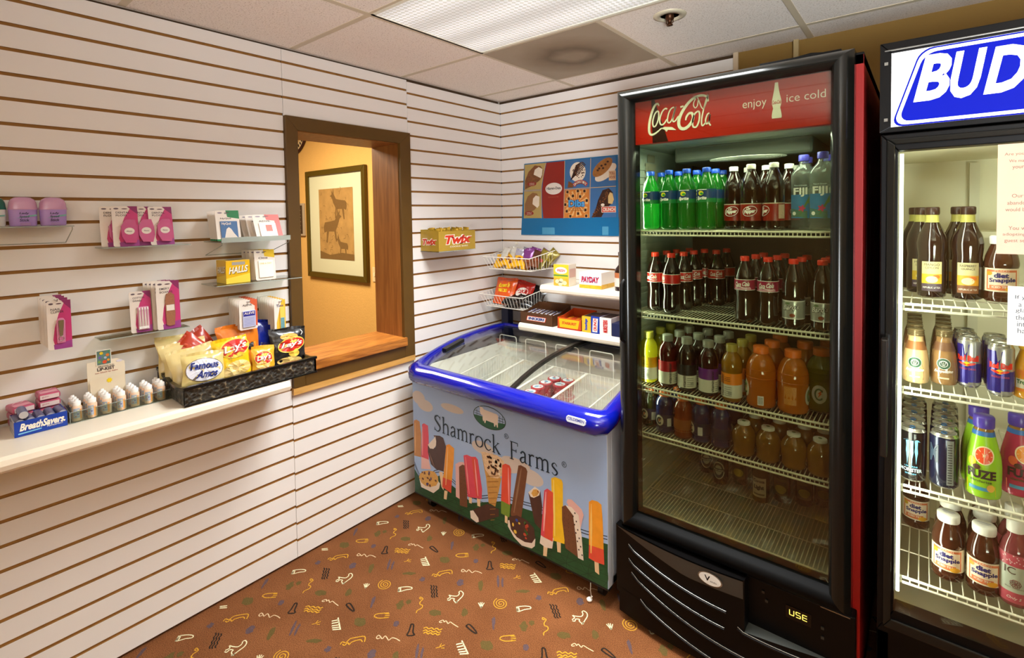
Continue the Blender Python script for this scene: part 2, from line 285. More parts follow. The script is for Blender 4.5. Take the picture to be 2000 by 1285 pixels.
# ---------------------------------------------------------------- outlines measured from the place (metres)
CARPET =  [['w',0.004,[[0.7205,-1.1518],[0.7232,-1.1435],[0.7377,-1.1447],[0.7479,-1.157],[0.7507,-1.1764],[0.7522,-1.1922],[0.7511,-1.2031]]],['w',0.004,[[0.7205,-1.1518],[0.7293,-1.1583],[0.7303,-1.1723],[0.7128,-1.184],[0.7011,-1.1886],[0.7128,-1.1926],[0.7109,-1.207]]],['w',0.004,[[0.7144,-1.2103],[0.7228,-1.2063],[0.7207,-1.1952],[0.7325,-1.1887],[0.7363,-1.1959],[0.7542,-1.199],[0.7498,-1.1898]]],['w',0.005,[[0.4453,-1.0944],[0.5041,-1.1208]]],['w',0.005,[[0.4414,-1.1187],[0.4569,-1.0984]]],['w',0.005,[[0.4513,-1.1249],[0.4677,-1.1039]]],['w',0.005,[[0.4622,-1.1312],[0.4796,-1.1106]]],['w',0.005,[[0.4716,-1.1354],[0.4906,-1.1157]]],['w',0.005,[[0.4802,-1.1391],[0.5009,-1.1202]]],['c',0.0035,[[0.653,-1.051],[0.6498,-1.0594],[0.6408,-1.0583],[0.6385,-1.0482],[0.6491,-1.047],[0.663,-1.0492],[0.6607,-1.0351],[0.6729,-1.0357],[0.6867,-1.038],[0.6884,-1.0238],[0.7049,-1.0171],[0.7223,-1.0155]]],['c',0.0035,[[0.3278,-1.0818],[0.3221,-1.0877],[0.3169,-1.0849],[0.3228,-1.0726],[0.3327,-1.0765],[0.334,-1.0678],[0.3496,-1.0725],[0.3512,-1.0622],[0.3695,-1.0617],[0.3923,-1.0605]]],['w',0.004,[[0.5072,-1.2833],[0.5271,-1.2639],[0.5451,-1.2541],[0.5529,-1.2602],[0.5378,-1.2775],[0.5244,-1.3007],[0.5133,-1.2949],[0.5072,-1.2833]]],['w',0.004,[[0.5032,-1.2864],[0.522,-1.3041]]],['w',0.004,[[0.512,-1.2837],[0.5252,-1.2953]]],['y',0.004,[[0.5491,-1.0041],[0.5509,-0.9897],[0.5821,-0.9593]]],['y',0.004,[[0.5504,-1.0053],[0.5704,-1.0008],[0.5969,-0.9784]]],['y',0.004,[[0.5735,-0.9713],[0.5881,-0.9612]]],['y',0.004,[[0.5806,-0.9768],[0.5952,-0.9667]]],['y',0.004,[[0.5858,-0.9836],[0.6009,-0.9742]]],['y',0.0045,[[0.293,-1.1443],[0.2978,-1.1339],[0.3105,-1.1338],[0.3154,-1.1234],[0.3281,-1.1233],[0.3329,-1.1129],[0.3455,-1.1128],[0.3505,-1.1024]]],['y',0.0045,[[0.301,-1.1535],[0.3055,-1.1434],[0.3178,-1.1436],[0.3223,-1.1334],[0.3346,-1.1336],[0.3391,-1.1234],[0.3513,-1.1236],[0.3559,-1.1135]]],['y',0.0045,[[0.31,-1.1597],[0.314,-1.1501],[0.3257,-1.1506],[0.3298,-1.1409],[0.3414,-1.1414],[0.3455,-1.1317],[0.3571,-1.1323],[0.3612,-1.1226]]],['k',0.005,[[0.5981,-1.1966],[0.6096,-1.2001],[0.6152,-1.2095],[0.6265,-1.2129],[0.6318,-1.2222],[0.643,-1.2255],[0.6482,-1.2347],[0.6591,-1.2379]]],['k',0.005,[[0.6077,-1.1909],[0.619,-1.1946],[0.624,-1.2039],[0.635,-1.2075],[0.6399,-1.2167],[0.6508,-1.2201],[0.6555,-1.2292],[0.6662,-1.2326]]],['k',0.005,[[0.6179,-1.1859],[0.6284,-1.189],[0.6328,-1.1978],[0.6432,-1.2008],[0.6474,-1.2095],[0.6576,-1.2125],[0.6618,-1.221],[0.6719,-1.2239]]],['y',0.004,[[0.5626,-1.1575],[0.5582,-1.1463],[0.5721,-1.1405],[0.5692,-1.1232],[0.5778,-1.1087],[0.6025,-1.0827],[0.6228,-1.0968]]],['y',0.004,[[0.6166,-1.1015],[0.6018,-1.1011],[0.5868,-1.1244],[0.5889,-1.1373],[0.5774,-1.1365],[0.5786,-1.15],[0.568,-1.1514]]],['y',0.003,[[0.3946,-1.1741],[0.4025,-1.1623],[0.4098,-1.1453]]],['y',0.003,[[0.4097,-1.1625],[0.4196,-1.1549]]],['y',0.003,[[0.4016,-1.1612],[0.396,-1.1482]]],['y',0.0035,[[0.4453,-1.3103],[0.447,-1.3117],[0.4473,-1.3143],[0.4456,-1.317],[0.4419,-1.3181],[0.4375,-1.3167],[0.4345,-1.3126],[0.4345,-1.3071],[0.4384,-1.3023],[0.4452,-1.3007],[0.4525,-1.3035],[0.4571,-1.3102],[0.4567,-1.3186],[0.4509,-1.3255],[0.4412,-1.3279],[0.431,-1.3241],[0.4244,-1.315],[0.4246,-1.3034],[0.4323,-1.294],[0.4451,-1.2907],[0.4584,-1.2955],[0.4668,-1.307],[0.4667,-1.3213],[0.4576,-1.3331],[0.4422,-1.3377],[0.4259,-1.3326],[0.4148,-1.319],[0.414,-1.3013]]],['w',0.0035,[[0.3976,-0.9399],[0.3704,-0.9279]]],['w',0.0035,[[0.3967,-0.9389],[0.3741,-0.9208]]],['w',0.0035,[[0.3967,-0.9389],[0.3802,-0.9161]]],['w',0.0035,[[0.3967,-0.9389],[0.389,-0.9135]]],['y',0.004,[[0.6288,-0.8342],[0.6216,-0.838],[0.6167,-0.8306],[0.6329,-0.831],[0.6352,-0.8462],[0.6436,-0.8565],[0.6568,-0.8546],[0.6649,-0.8648],[0.661,-0.8841],[0.6678,-0.8948]]],['k',0.006,[[0.6942,-0.941],[0.7047,-0.9382],[0.7288,-0.9608],[0.7427,-0.9663],[0.7229,-0.9835],[0.7136,-0.9674],[0.6942,-0.941]]],['k',0.006,[[0.411,-1.0386],[0.4183,-1.0255],[0.4597,-1.0341],[0.463,-1.0409],[0.434,-1.0416],[0.411,-1.0386]]],['g',0,[[0.5497,-1.0412],[0.5567,-1.0496],[0.5543,-1.0603],[0.5469,-1.0688],[0.5358,-1.0725],[0.5236,-1.0745],[0.515,-1.0677],[0.5046,-1.0605],[0.5048,-1.0482],[0.5178,-1.0418],[0.527,-1.0332],[0.5396,-1.036]]],['g',0,[[0.2907,-1.0544],[0.2979,-1.0606],[0.2866,-1.071],[0.2822,-1.0798],[0.2715,-1.0841],[0.2619,-1.0849],[0.2537,-1.083],[0.2485,-1.0772],[0.2506,-1.0679],[0.2578,-1.058],[0.2703,-1.0525],[0.2837,-1.0482]]],['g',0,[[0.3219,-1.2831],[0.3271,-1.2937],[0.3365,-1.3061],[0.3337,-1.3113],[0.3266,-1.3115],[0.3161,-1.3053],[0.3059,-1.2954],[0.2937,-1.2838],[0.2927,-1.2749],[0.2944,-1.2694],[0.2983,-1.2647],[0.3103,-1.272]]],['g',0,[[0.3693,-0.9859],[0.3771,-0.9949],[0.3754,-1.0021],[0.3746,-1.009],[0.3694,-1.0141],[0.3584,-1.0107],[0.3514,-0.9996],[0.3455,-0.9926],[0.3453,-0.9862],[0.3442,-0.9785],[0.3529,-0.9806],[0.36,-0.9796]]],['g',0,[[0.596,-0.8958],[0.5991,-0.9078],[0.6039,-0.9198],[0.5977,-0.9255],[0.5897,-0.9274],[0.5804,-0.9198],[0.5689,-0.9167],[0.5704,-0.9051],[0.5672,-0.8966],[0.5689,-0.8891],[0.5748,-0.8837],[0.5846,-0.8927]]],['g',0,[[0.605,-0.8701],[0.611,-0.8749],[0.6071,-0.88],[0.6074,-0.8874],[0.6007,-0.8869],[0.5949,-0.8863],[0.5891,-0.8824],[0.5873,-0.8758],[0.5887,-0.8704],[0.5918,-0.867],[0.5962,-0.8662],[0.6018,-0.8637]]],['g',0,[[0.4971,-1.189],[0.4906,-1.1993],[0.4893,-1.2068],[0.4752,-1.2146],[0.4662,-1.2207],[0.4542,-1.2281],[0.4488,-1.2261],[0.45,-1.2195],[0.4563,-1.211],[0.4647,-1.2013],[0.4765,-1.1948],[0.4888,-1.1887]]],['b',0,[[0.6953,-1.1031],[0.7054,-1.1085],[0.7026,-1.1166],[0.7003,-1.1247],[0.6923,-1.1301],[0.6817,-1.1252],[0.6736,-1.1197],[0.6725,-1.1116],[0.6703,-1.1046],[0.6726,-1.0973],[0.68,-1.0928],[0.6905,-1.0933]]],['b',0,[[0.3585,-1.2226],[0.3723,-1.2394],[0.3797,-1.2516],[0.3769,-1.2529],[0.369,-1.2472],[0.3596,-1.2382],[0.3497,-1.2293],[0.3391,-1.2162],[0.3309,-1.2043],[0.3303,-1.1996],[0.3347,-1.2006],[0.3453,-1.2098]]],['b',0,[[0.3765,-1.2181],[0.3878,-1.2304],[0.3942,-1.2407],[0.391,-1.2408],[0.3871,-1.2394],[0.3798,-1.2335],[0.3696,-1.2234],[0.3608,-1.2116],[0.3569,-1.2042],[0.353,-1.1966],[0.3593,-1.2007],[0.3644,-1.2017]]],['b',0,[[0.489,-0.9597],[0.4942,-0.9703],[0.5049,-0.9835],[0.5063,-0.9902],[0.4984,-0.9861],[0.4882,-0.977],[0.4788,-0.9675],[0.4661,-0.9546],[0.4659,-0.9489],[0.4666,-0.9456],[0.4658,-0.9394],[0.4756,-0.9452]]],['b',0,[[0.6571,-0.9687],[0.6579,-0.9737],[0.6598,-0.9795],[0.6568,-0.9859],[0.6498,-0.987],[0.6434,-0.9868],[0.6409,-0.9812],[0.636,-0.9774],[0.6342,-0.97],[0.6397,-0.9639],[0.6471,-0.9615],[0.6527,-0.966]]],['b',0,[[0.5524,-1.1899],[0.5584,-1.1953],[0.5555,-1.201],[0.5539,-1.2068],[0.5476,-1.2051],[0.5415,-1.2091],[0.5351,-1.2033],[0.5366,-1.1953],[0.5309,-1.1871],[0.5385,-1.186],[0.5427,-1.1836],[0.5488,-1.1832]]]]
ART = [('grn',[(0.089,0.209),(0.164,0.156),(0.301,0.235),(0.415,0.206),(0.523,0.172),(0.705,0.243),(0.753,0.253),(0.853,0.26),(0.939,0.270),(1.052,0.258),(1.128,0.248),(1.254,0.266),(1.252,0.086),(0.084,0.082)]),('tan',[(0.108,0.469),(0.129,0.479),(0.154,0.474),(0.165,0.409),(0.159,0.287),(0.104,0.280)]),('pnk',[(0.174,0.465),(0.188,0.474),(0.219,0.469),(0.223,0.416),(0.219,0.291),(0.161,0.290)]),('ppk',[(0.161,0.290),(0.219,0.291),(0.234,0.245),(0.158,0.226)]),('stk',[(0.297,0.253),(0.323,0.259),(0.327,0.166),(0.311,0.179)]),('dbr',[(0.261,0.430),(0.307,0.440),(0.332,0.436),(0.352,0.397),(0.330,0.264),(0.275,0.258),(0.235,0.273),(0.214,0.331),(0.215,0.368),(0.238,0.356),(0.272,0.370),(0.28,0.404)]),('crm',[(0.215,0.368),(0.260,0.412),(0.274,0.429),(0.28,0.404),(0.277,0.381),(0.258,0.359),(0.231,0.354)]),('stk',[(0.333,0.169),(0.356,0.172),(0.347,0.126),(0.327,0.124)]),('org',[(0.354,0.406),(0.376,0.416),(0.410,0.404),(0.405,0.342),(0.389,0.236),(0.323,0.232),(0.330,0.252)]),('red',[(0.323,0.232),(0.389,0.236),(0.381,0.171),(0.318,0.181)]),('crm',[(0.142,0.165),(0.155,0.127),(0.250,0.127),(0.294,0.165),(0.302,0.194),(0.273,0.212),(0.192,0.186)]),('cok',[(0.139,0.174),(0.147,0.195),(0.172,0.217),(0.217,0.235),(0.261,0.242),(0.287,0.225),(0.289,0.199),(0.272,0.173),(0.231,0.153),(0.190,0.144),(0.156,0.151)]),('ppk',[(0.417,0.328),(0.442,0.346),(0.472,0.355),(0.489,0.341),(0.484,0.159),(0.415,0.165)]),('cbr',[(0.441,0.322),(0.465,0.340),(0.495,0.343),(0.492,0.138),(0.441,0.131)]),('stk',[(0.504,0.194),(0.525,0.197),(0.523,0.168),(0.505,0.166)]),('stk',[(0.558,0.206),(0.58,0.209),(0.579,0.173),(0.560,0.171)]),('pnk',[(0.474,0.388),(0.497,0.398),(0.526,0.397),(0.555,0.405),(0.569,0.395),(0.593,0.260),(0.589,0.213),(0.555,0.207),(0.544,0.203),(0.497,0.193),(0.487,0.281)]),('red',[(0.529,0.393),(0.555,0.398),(0.562,0.368),(0.572,0.215),(0.555,0.214)]),('con',[(0.592,0.439),(0.620,0.323),(0.633,0.211),(0.674,0.207),(0.715,0.353),(0.691,0.354),(0.637,0.345)]),('ice',[(0.592,0.439),(0.612,0.445),(0.693,0.452),(0.732,0.435),(0.723,0.368),(0.691,0.344),(0.648,0.336),(0.615,0.363)]),('stk',[(0.731,0.190),(0.747,0.192),(0.746,0.155),(0.730,0.155)]),('red',[(0.721,0.416),(0.740,0.428),(0.764,0.427),(0.773,0.412),(0.764,0.246),(0.710,0.249)]),('lim',[(0.710,0.249),(0.764,0.246),(0.758,0.187),(0.709,0.189)]),('cbr',[(0.815,0.442),(0.829,0.448),(0.857,0.444),(0.865,0.431),(0.827,0.215),(0.767,0.199),(0.766,0.215)]),('crm',[(0.749,0.172),(0.748,0.144),(0.782,0.108),(0.827,0.085),(0.882,0.097),(0.899,0.114),(0.903,0.147),(0.772,0.181)]),('dbr',[(0.755,0.190),(0.802,0.214),(0.857,0.213),(0.895,0.192),(0.902,0.151),(0.883,0.121),(0.844,0.110),(0.799,0.114),(0.766,0.137)]),('dbr',[(0.511,0.129),(0.626,0.204),(0.695,0.203),(0.694,0.169),(0.557,0.082),(0.515,0.099)]),('crm',[(0.511,0.129),(0.532,0.139),(0.565,0.114),(0.568,0.097),(0.552,0.081),(0.515,0.095)]),('dbr',[(0.868,0.340),(0.904,0.376),(0.933,0.369),(0.942,0.305),(0.936,0.242),(0.930,0.201),(0.901,0.216)]),('crm',[(0.868,0.340),(0.904,0.377),(0.933,0.369),(0.927,0.347),(0.898,0.326),(0.881,0.325)]),('cok',[(0.884,0.341),(0.896,0.362),(0.914,0.369),(0.925,0.357),(0.914,0.339),(0.895,0.33)]),('stk',[(1.014,0.181),(1.035,0.185),(1.034,0.141),(1.017,0.138)]),('yel',[(0.991,0.441),(1.009,0.453),(1.043,0.452),(1.049,0.439),(1.048,0.342),(1.056,0.254),(1.053,0.186),(0.996,0.178)]),('stk',[(0.946,0.136),(0.967,0.138),(0.962,0.095),(0.943,0.091)]),('crm',[(0.935,0.190),(0.999,0.189),(0.991,0.141),(0.957,0.132),(0.926,0.138)]),('pnk',[(0.954,0.378),(0.970,0.391),(1.005,0.382),(1.001,0.309),(0.994,0.172),(0.948,0.173),(0.932,0.176)]),('red',[(0.972,0.386),(1.005,0.382),(0.993,0.172),(0.950,0.173)]),('ppk',[(1.066,0.366),(1.072,0.381),(1.091,0.386),(1.138,0.362),(1.147,0.342),(1.132,0.283),(1.090,0.333)]),('cbr',[(1.043,0.339),(1.061,0.352),(1.095,0.335),(1.110,0.225),(1.118,0.157),(1.058,0.171),(1.043,0.282)]),('crm',[(1.061,0.352),(1.090,0.354),(1.123,0.333),(1.136,0.256),(1.144,0.155),(1.118,0.155),(1.110,0.233),(1.097,0.323)]),('stk',[(1.194,0.175),(1.213,0.177),(1.215,0.128),(1.196,0.133)]),('org',[(1.172,0.405),(1.186,0.417),(1.211,0.420),(1.228,0.413),(1.233,0.353),(1.236,0.236),(1.170,0.229)]),('red',[(1.170,0.230),(1.236,0.238),(1.238,0.178),(1.199,0.173),(1.168,0.176)])]
COLA = {'C1':[(1.4572, 1.918), (1.4522, 1.9272), (1.4416, 1.9221), (1.4296, 1.8979), (1.4205, 1.8618), (1.4199, 1.8319), (1.427, 1.8207), (1.4428, 1.8237), (1.4664, 1.8394)],'sw':[(1.4664, 1.8394), (1.478, 1.8428), (1.5046, 1.8384), (1.5195, 1.8264), (1.5045, 1.8282), (1.4894, 1.8311), (1.484, 1.8237), (1.4779, 1.8325), (1.4683, 1.8366)],'o':[(1.452, 1.9021), (1.4414, 1.8925), (1.4333, 1.8676), (1.4359, 1.8487), (1.445, 1.8513), (1.4542, 1.8723), (1.4559, 1.8942), (1.452, 1.9021)],'c':[(1.4868, 1.9026), (1.4803, 1.9061), (1.4687, 1.8961), (1.4596, 1.8716), (1.4626, 1.8528), (1.4742, 1.8531), (1.4858, 1.8681)],'a':[(1.5118, 1.9062), (1.5012, 1.9024), (1.4916, 1.8855), (1.4877, 1.8624), (1.4941, 1.8543), (1.5048, 1.8656), (1.5124, 1.8899), (1.5185, 1.9078), (1.5093, 1.8758), (1.5077, 1.8579), (1.516, 1.8587), (1.5272, 1.8734)],'hy':[(1.534, 1.903), (1.5451, 1.9049)],'C2':[(1.6291, 1.908), (1.6257, 1.9224), (1.6102, 1.9311), (1.5855, 1.9288), (1.5604, 1.9115), (1.5384, 1.8826), (1.5282, 1.8553), (1.5326, 1.8331), (1.5491, 1.8276), (1.5673, 1.8396), (1.5781, 1.8594), (1.5746, 1.8758), (1.5638, 1.8773), (1.5547, 1.8661), (1.5528, 1.8556)],'lp':[(1.6292, 1.9304), (1.6239, 1.9088), (1.61, 1.8865), (1.5926, 1.9276), (1.5837, 1.9185), (1.5794, 1.9051), (1.5847, 1.893), (1.5925, 1.8996), (1.5961, 1.9201)],'o2':[(1.5959, 1.8816), (1.5835, 1.8728), (1.5763, 1.849), (1.578, 1.8311), (1.5887, 1.8291), (1.5976, 1.8463), (1.6001, 1.8705), (1.5959, 1.8816)],'l':[(1.6281, 1.9306), (1.6205, 1.9093), (1.6099, 1.8691), (1.6063, 1.8416), (1.6098, 1.83), (1.6202, 1.8398)],'a2':[(1.6324, 1.8694), (1.6255, 1.8652), (1.6196, 1.8469), (1.623, 1.8343), (1.6306, 1.842), (1.6348, 1.8656), (1.6313, 1.8384), (1.6367, 1.8273)]}
# ================================================================ THE ROOM
S = .0762; DG = .0178; D3 = -.014; H = 2.295
white = M('#ebe7e2', .42, noise=.03, nscale=3, bump=.03, bscale=60)
groove = M('#9a6c30', .75, noise=.2, nscale=40)
gaps = M('#3a2814', .9)
def slat(name, axis, a0, a1, z0, z1, off, flip):
    """slatwall panel: white face with routed grooves; axis 'y' -> left wall at x=0, 'x' -> back wall at y=0"""
    mb = MB(); g = .0054; d = .0065; T = .018
    P = (lambda a, dep, z: (dep, a, z)) if axis == 'y' else (lambda a, dep, z: (a, -dep, z))
    def quad(d0, za, d1, zb, mat):
        v = [P(a0, d0, za), P(a1, d0, za), P(a1, d1, zb), P(a0, d1, zb)]
        mb.add(v, [(0, 1, 2, 3)], mat)
    z = z0; zs = [k*S+DG+off for k in range(0, 31)]
    for c in zs:
        if c-g <= z0+.004 or c+g >= z1-.004: continue
        quad(0, z, 0, c-g, white)
        quad(0, c-g, -d, c-g, groove); quad(-d, c-g, -d, c+g, groove); quad(-d, c+g, 0, c+g, groove)
        z = c+g
    quad(0, z, 0, z1, white)
    for a in (a0, a1):
        mb.add([P(a, -T, z0), P(a, -d, z0), P(a, -d, z1), P(a, -T, z1)], [(0, 1, 2, 3)], gaps)
        z = z0
        for c in [q for q in zs if z0+.004 < q-g and q+g < z1-.004]+[None]:
            zz = (c-g) if c else z1
            mb.add([P(a, -d, z), P(a, 0, z), P(a, 0, zz), P(a, -d, zz)], [(0, 1, 2, 3)], white)
            if c: z = c+g
    mb.add([P(a0, -T, z0), P(a1, -T, z0), P(a1, -T, z1), P(a0, -T, z1)], [(0, 1, 2, 3)], gaps)
    mb.add([P(a0, -T, z0), P(a1, -T, z0), P(a1, 0, z0), P(a0, 0, z0)], [(0, 1, 2, 3)], white)
    mb.add([P(a0, -T, z1), P(a1, -T, z1), P(a1, 0, z1), P(a0, 0, z1)], [(0, 1, 2, 3)], white)
    return mb
core = M('#4a3620', .9)
tan = M('#8a6a30', .8, bump=.15, bscale=90)
Y1, Y2 = -1.459, -.7745
w = struct(MB().box(-.20, -.0185, -4.7, -1.425, 0, H, core).box(-.20, -.0185, -.822, .0, 0, H, core).box(-.20, -.0185, -1.425, -.822, 0, .84, core).box(-.20, -.0185, -1.425, -.822, 1.955, H, core).build('wall_left'))
for (a, b, z0, z1, off) in [(-3.3, Y1-.001, .012, H-.012, 0), (Y1+.001, Y2-.001, .012, .757, -.006), (Y1+.001, Y2-.001, 1.993, H-.012, 0), (Y2+.001, -.0005, .012, H-.02, D3)]:
    o = slat('slatwall_panel', 'y', a, b, z0, z1, off, 0).build('trim_1', w)
    o.name = 'slat_panel'
wb = struct(MB().box(-.02, 4.3, .0185, .14, 0, H+.2, core).box(1.50, 4.3, .0, .0185, 0, H+.2, tan).build('wall_back'))
slat('p', 'x', .0005, 1.478, .012, H-.02, D3, 0).build('slat_panel', wb)
MB().box(1.478, 1.50, -.012, .0185, 0, H+.05, M('#cdb99c', .5)).build('edge_strip', wb)
MB().box(1.735, 1.755, -.02, .0, 0, H+.05, M('#b09a6c', .5)).build('conduit_strip', wb)
struct(MB().box(4.2, 4.32, -4.72, .14, 0, H+.2, M('#a98d5c', .8, bump=.1, bscale=80)).build('wall_right'))
# wall behind the camera with a window and white blinds
wf = struct(MB().box(-.2, 3.0, -4.82, -4.7, 0, H, M('#a5814a', .8, bump=.1)).box(4.1, 4.32, -4.82, -4.7, 0, H, M('#a5814a', .8, bump=.1)).box(3.0, 4.1, -4.82, -4.7, 0, .2, M('#a5814a', .8, bump=.1)).box(3.0, 4.1, -4.82, -4.7, 1.6, H, M('#a5814a', .8, bump=.1)).build('wall_front'))
wn = MB(); blind = M('#f2e6da', .6, emis=1.3)
for i in range(54): wn.obox((3.55, -4.74, .215+i*.0255), 1.06, .022, .002, blind, rx=.7)
wd = MB(); fr = M('#6b4a26', .5)
wd.box(2.96, 3.02, -4.80, -4.67, .16, 1.64, fr).box(4.08, 4.14, -4.80, -4.67, .16, 1.64, fr).box(2.96, 4.14, -4.80, -4.67, 1.58, 1.64, fr).box(2.96, 4.14, -4.80, -4.67, .16, .22, fr)
win = struct(wd.build('window_1')); wn.build('window_blind', win)
MB().box(-.018, -.001, -4.7, -3.302, 0, H-.01, wood('#2c1c10', '#3a2616', 5, 'unseen_dark_panel')).build('unseen_dark_panel', w)  # unseen panel, added dark to darken the left of the cooler glass reflection
# ---- floor
def carpet():
    if 'carpet' in MATS: return MATS['carpet']
    m = bpy.data.materials.new('carpet'); m.use_nodes = True; nt = m.node_tree; b = nt.nodes['Principled BSDF']
    tc = nt.nodes.new('ShaderNodeTexCoord')
    n = nt.nodes.new('ShaderNodeTexNoise'); n.inputs['Scale'].default_value = 420; n.inputs['Detail'].default_value = 3
    n2 = nt.nodes.new('ShaderNodeTexNoise'); n2.inputs['Scale'].default_value = 5; n2.inputs['Detail'].default_value = 4
    nt.links.new(tc.outputs['Object'], n.inputs['Vector']); nt.links.new(tc.outputs['Object'], n2.inputs['Vector'])
    r = nt.nodes.new('ShaderNodeValToRGB'); e = r.color_ramp.elements; e[0].position = .32; e[1].position = .68
    e[0].color = lin('#532b14'); e[1].color = lin('#9c663e')
    nt.links.new(n.outputs['Fac'], r.inputs[0])
    x = nt.nodes.new('ShaderNodeMix'); x.data_type = 'RGBA'; x.blend_type = 'MULTIPLY'; x.inputs[0].default_value = .5
    r2_ = nt.nodes.new('ShaderNodeValToRGB'); r2_.color_ramp.elements[0].position = .35; r2_.color_ramp.elements[0].color = (.6, .55, .5, 1); r2_.color_ramp.elements[1].position = .65
    nt.links.new(n2.outputs['Fac'], r2_.inputs[0]); nt.links.new(r.outputs[0], x.inputs[6]); nt.links.new(r2_.outputs[0], x.inputs[7]); nt.links.new(x.outputs[2], b.inputs['Base Color'])
    b.inputs['Roughness'].default_value = .95; b.inputs['Specular IOR Level'].default_value = .1
    bp = nt.nodes.new('ShaderNodeBump'); bp.inputs['Strength'].default_value = .8; bp.inputs['Distance'].default_value = .004
    nt.links.new(n.outputs['Fac'], bp.inputs['Height']); nt.links.new(bp.outputs['Normal'], b.inputs['Normal'])
    MATS['carpet'] = m; return m
fl = MB().box(-.02, 4.3, -4.75, .02, -.05, 0, carpet())
cm = {k: M(v, .95, spec=.1, noise=.5, nscale=300, bump=.6, bscale=400) for k, v in dict(w='#e6d0a6', c='#cdb088', y='#c08c2c', k='#2e241c', g='#5c4c28', b='#584648').items()}
FF = frame((0, 0, 0), (1, 0, 0), (0, 1, 0))
for i in range(-3, 8):
    for j in range(-1, 6):
        tx = j*.4535; ty = i*.436+j*.2185
        for c, wd_, pts in CARPET:
            q = [(a+tx, b+ty) for a, b in pts]
            if not all(.01 < a < 3.2 and -2.6 < b < -.02 for a, b in q): continue
            if wd_: fl.stroke(FF, q, wd_, cm[c], h=.0006)
            else: fl.poly(FF, q, cm[c], h=.0005)
struct(fl.build('floor'))
# ---- ceiling: tee grid, tiles, troffer, diffuser, sprinkler
def tile_mat():
    m = bpy.data.materials.new('ceiling_tile'); m.use_nodes = True; nt = m.node_tree; b = nt.nodes['Principled BSDF']
    tc = nt.nodes.new('ShaderNodeTexCoord'); v = nt.nodes.new('ShaderNodeTexNoise'); v.inputs['Scale'].default_value = 170; v.inputs['Detail'].default_value = 4; v.inputs['Roughness'].default_value = .7
    nt.links.new(tc.outputs['Object'], v.inputs['Vector'])
    r = nt.nodes.new('ShaderNodeValToRGB'); e = r.color_ramp.elements; e[0].position = .33; e[0].color = lin('#b8a48c'); e[1].position = .45; e[1].color = lin('#efe2d4')
    nt.links.new(v.outputs['Fac'], r.inputs[0]); nt.links.new(r.outputs[0], b.inputs['Base Color']); b.inputs['Roughness'].default_value = .9
    bp = nt.nodes.new('ShaderNodeBump'); bp.inputs['Strength'].default_value = .5; bp.inputs['Distance'].default_value = .003
    nt.links.new(v.outputs['Fac'], bp.inputs['Height']); nt.links.new(bp.outputs['Normal'], b.inputs['Normal'])
    return m
tm = tile_mat(); tee = M('#c9b99d', .5)
X1, X2, X3 = .5793, 1.1900, 1.8010
R1 = -1.4095; R2 = R1+.6096; R3 = R1+1.2192
ce = MB().box(-.02, X1, -4.75, .02, H, H+.02, tm).box(X1, X1+.6107*2, R2+.6096, .02, H, H+.02, tm).box(X2, X3, R2, R3, H, H+.02, tm)
ce.box(X1, X3, -4.75, R1, H, H+.02, tm).box(X3, 4.3, -4.75, .02, H, H+.02, tm)
ceo = struct(ce.build('ceiling'))
g = MB()
for x in (X1, X3, X3+1.2214): g.box(x-.012, x+.012, -4.7, .0, H-.002, H+.004, tee)
g.box(X2-.012, X2+.012, R2, .0, H-.002, H+.004, tee)
for k in range(-5, 3):
    y = R1+.6096*k; g.box(.0, X1, y-.012, y+.012, H-.0015, H+.004, tee)
    if k != 1: g.box(X1, 4.2, y-.012, y+.012, H-.0015, H+.004, tee)
g.box(X1, X3, R2-.012, R2+.012, H-.0015, H+.004, tee).box(X3, 4.2, R2-.012, R2+.012, H-.0015, H+.004, tee)
g.build('tee_grid', ceo)
def lens_mat(strength):
    m = bpy.data.materials.new('prismatic_lens'); m.use_nodes = True; nt = m.node_tree; b = nt.nodes['Principled BSDF']
    tc = nt.nodes.new('ShaderNodeTexCoord'); mp = nt.nodes.new('ShaderNodeMapping'); mp.inputs['Rotation'].default_value = (0, 0, PI/4); mp.inputs['Scale'].default_value = (70, 70, 70)
    c = nt.nodes.new('ShaderNodeTexChecker'); c.inputs['Scale'].default_value = 1; c.inputs[1].default_value = (1, 1, 1, 1); c.inputs[2].default_value = (.42, .42, .38, 1)
    nt.links.new(tc.outputs['Object'], mp.inputs[0]); nt.links.new(mp.outputs[0], c.inputs[0])
    # tubes behind the lens run along x: brighter stripes
    sp = nt.nodes.new('ShaderNodeSeparateXYZ'); nt.links.new(tc.outputs['Object'], sp.inputs[0])
    mt = nt.nodes.new('ShaderNodeMath'); mt.operation = 'MULTIPLY'; mt.inputs[1].default_value = 31; nt.links.new(sp.outputs[1], mt.inputs[0])
    sn = nt.nodes.new('ShaderNodeMath'); sn.operation = 'COSINE'; nt.links.new(mt.outputs[0], sn.inputs[0])
    ma = nt.nodes.new('ShaderNodeMath'); ma.operation = 'MULTIPLY_ADD'; ma.inputs[1].default_value = .25; ma.inputs[2].default_value = .75; nt.links.new(sn.outputs[0], ma.inputs[0])
    mx = nt.nodes.new('ShaderNodeMix'); mx.data_type = 'RGBA'; mx.blend_type = 'MULTIPLY'; mx.inputs[0].default_value = 1
    nt.links.new(c.outputs[0], mx.inputs[6]); nt.links.new(ma.outputs[0], mx.inputs[7])
    nt.links.new(mx.outputs[2], b.inputs['Emission Color']); b.inputs['Emission Strength'].default_value = strength
    b.inputs['Base Color'].default_value = lin('#d8d8d0'); b.inputs['Roughness'].default_value = .3
    return m
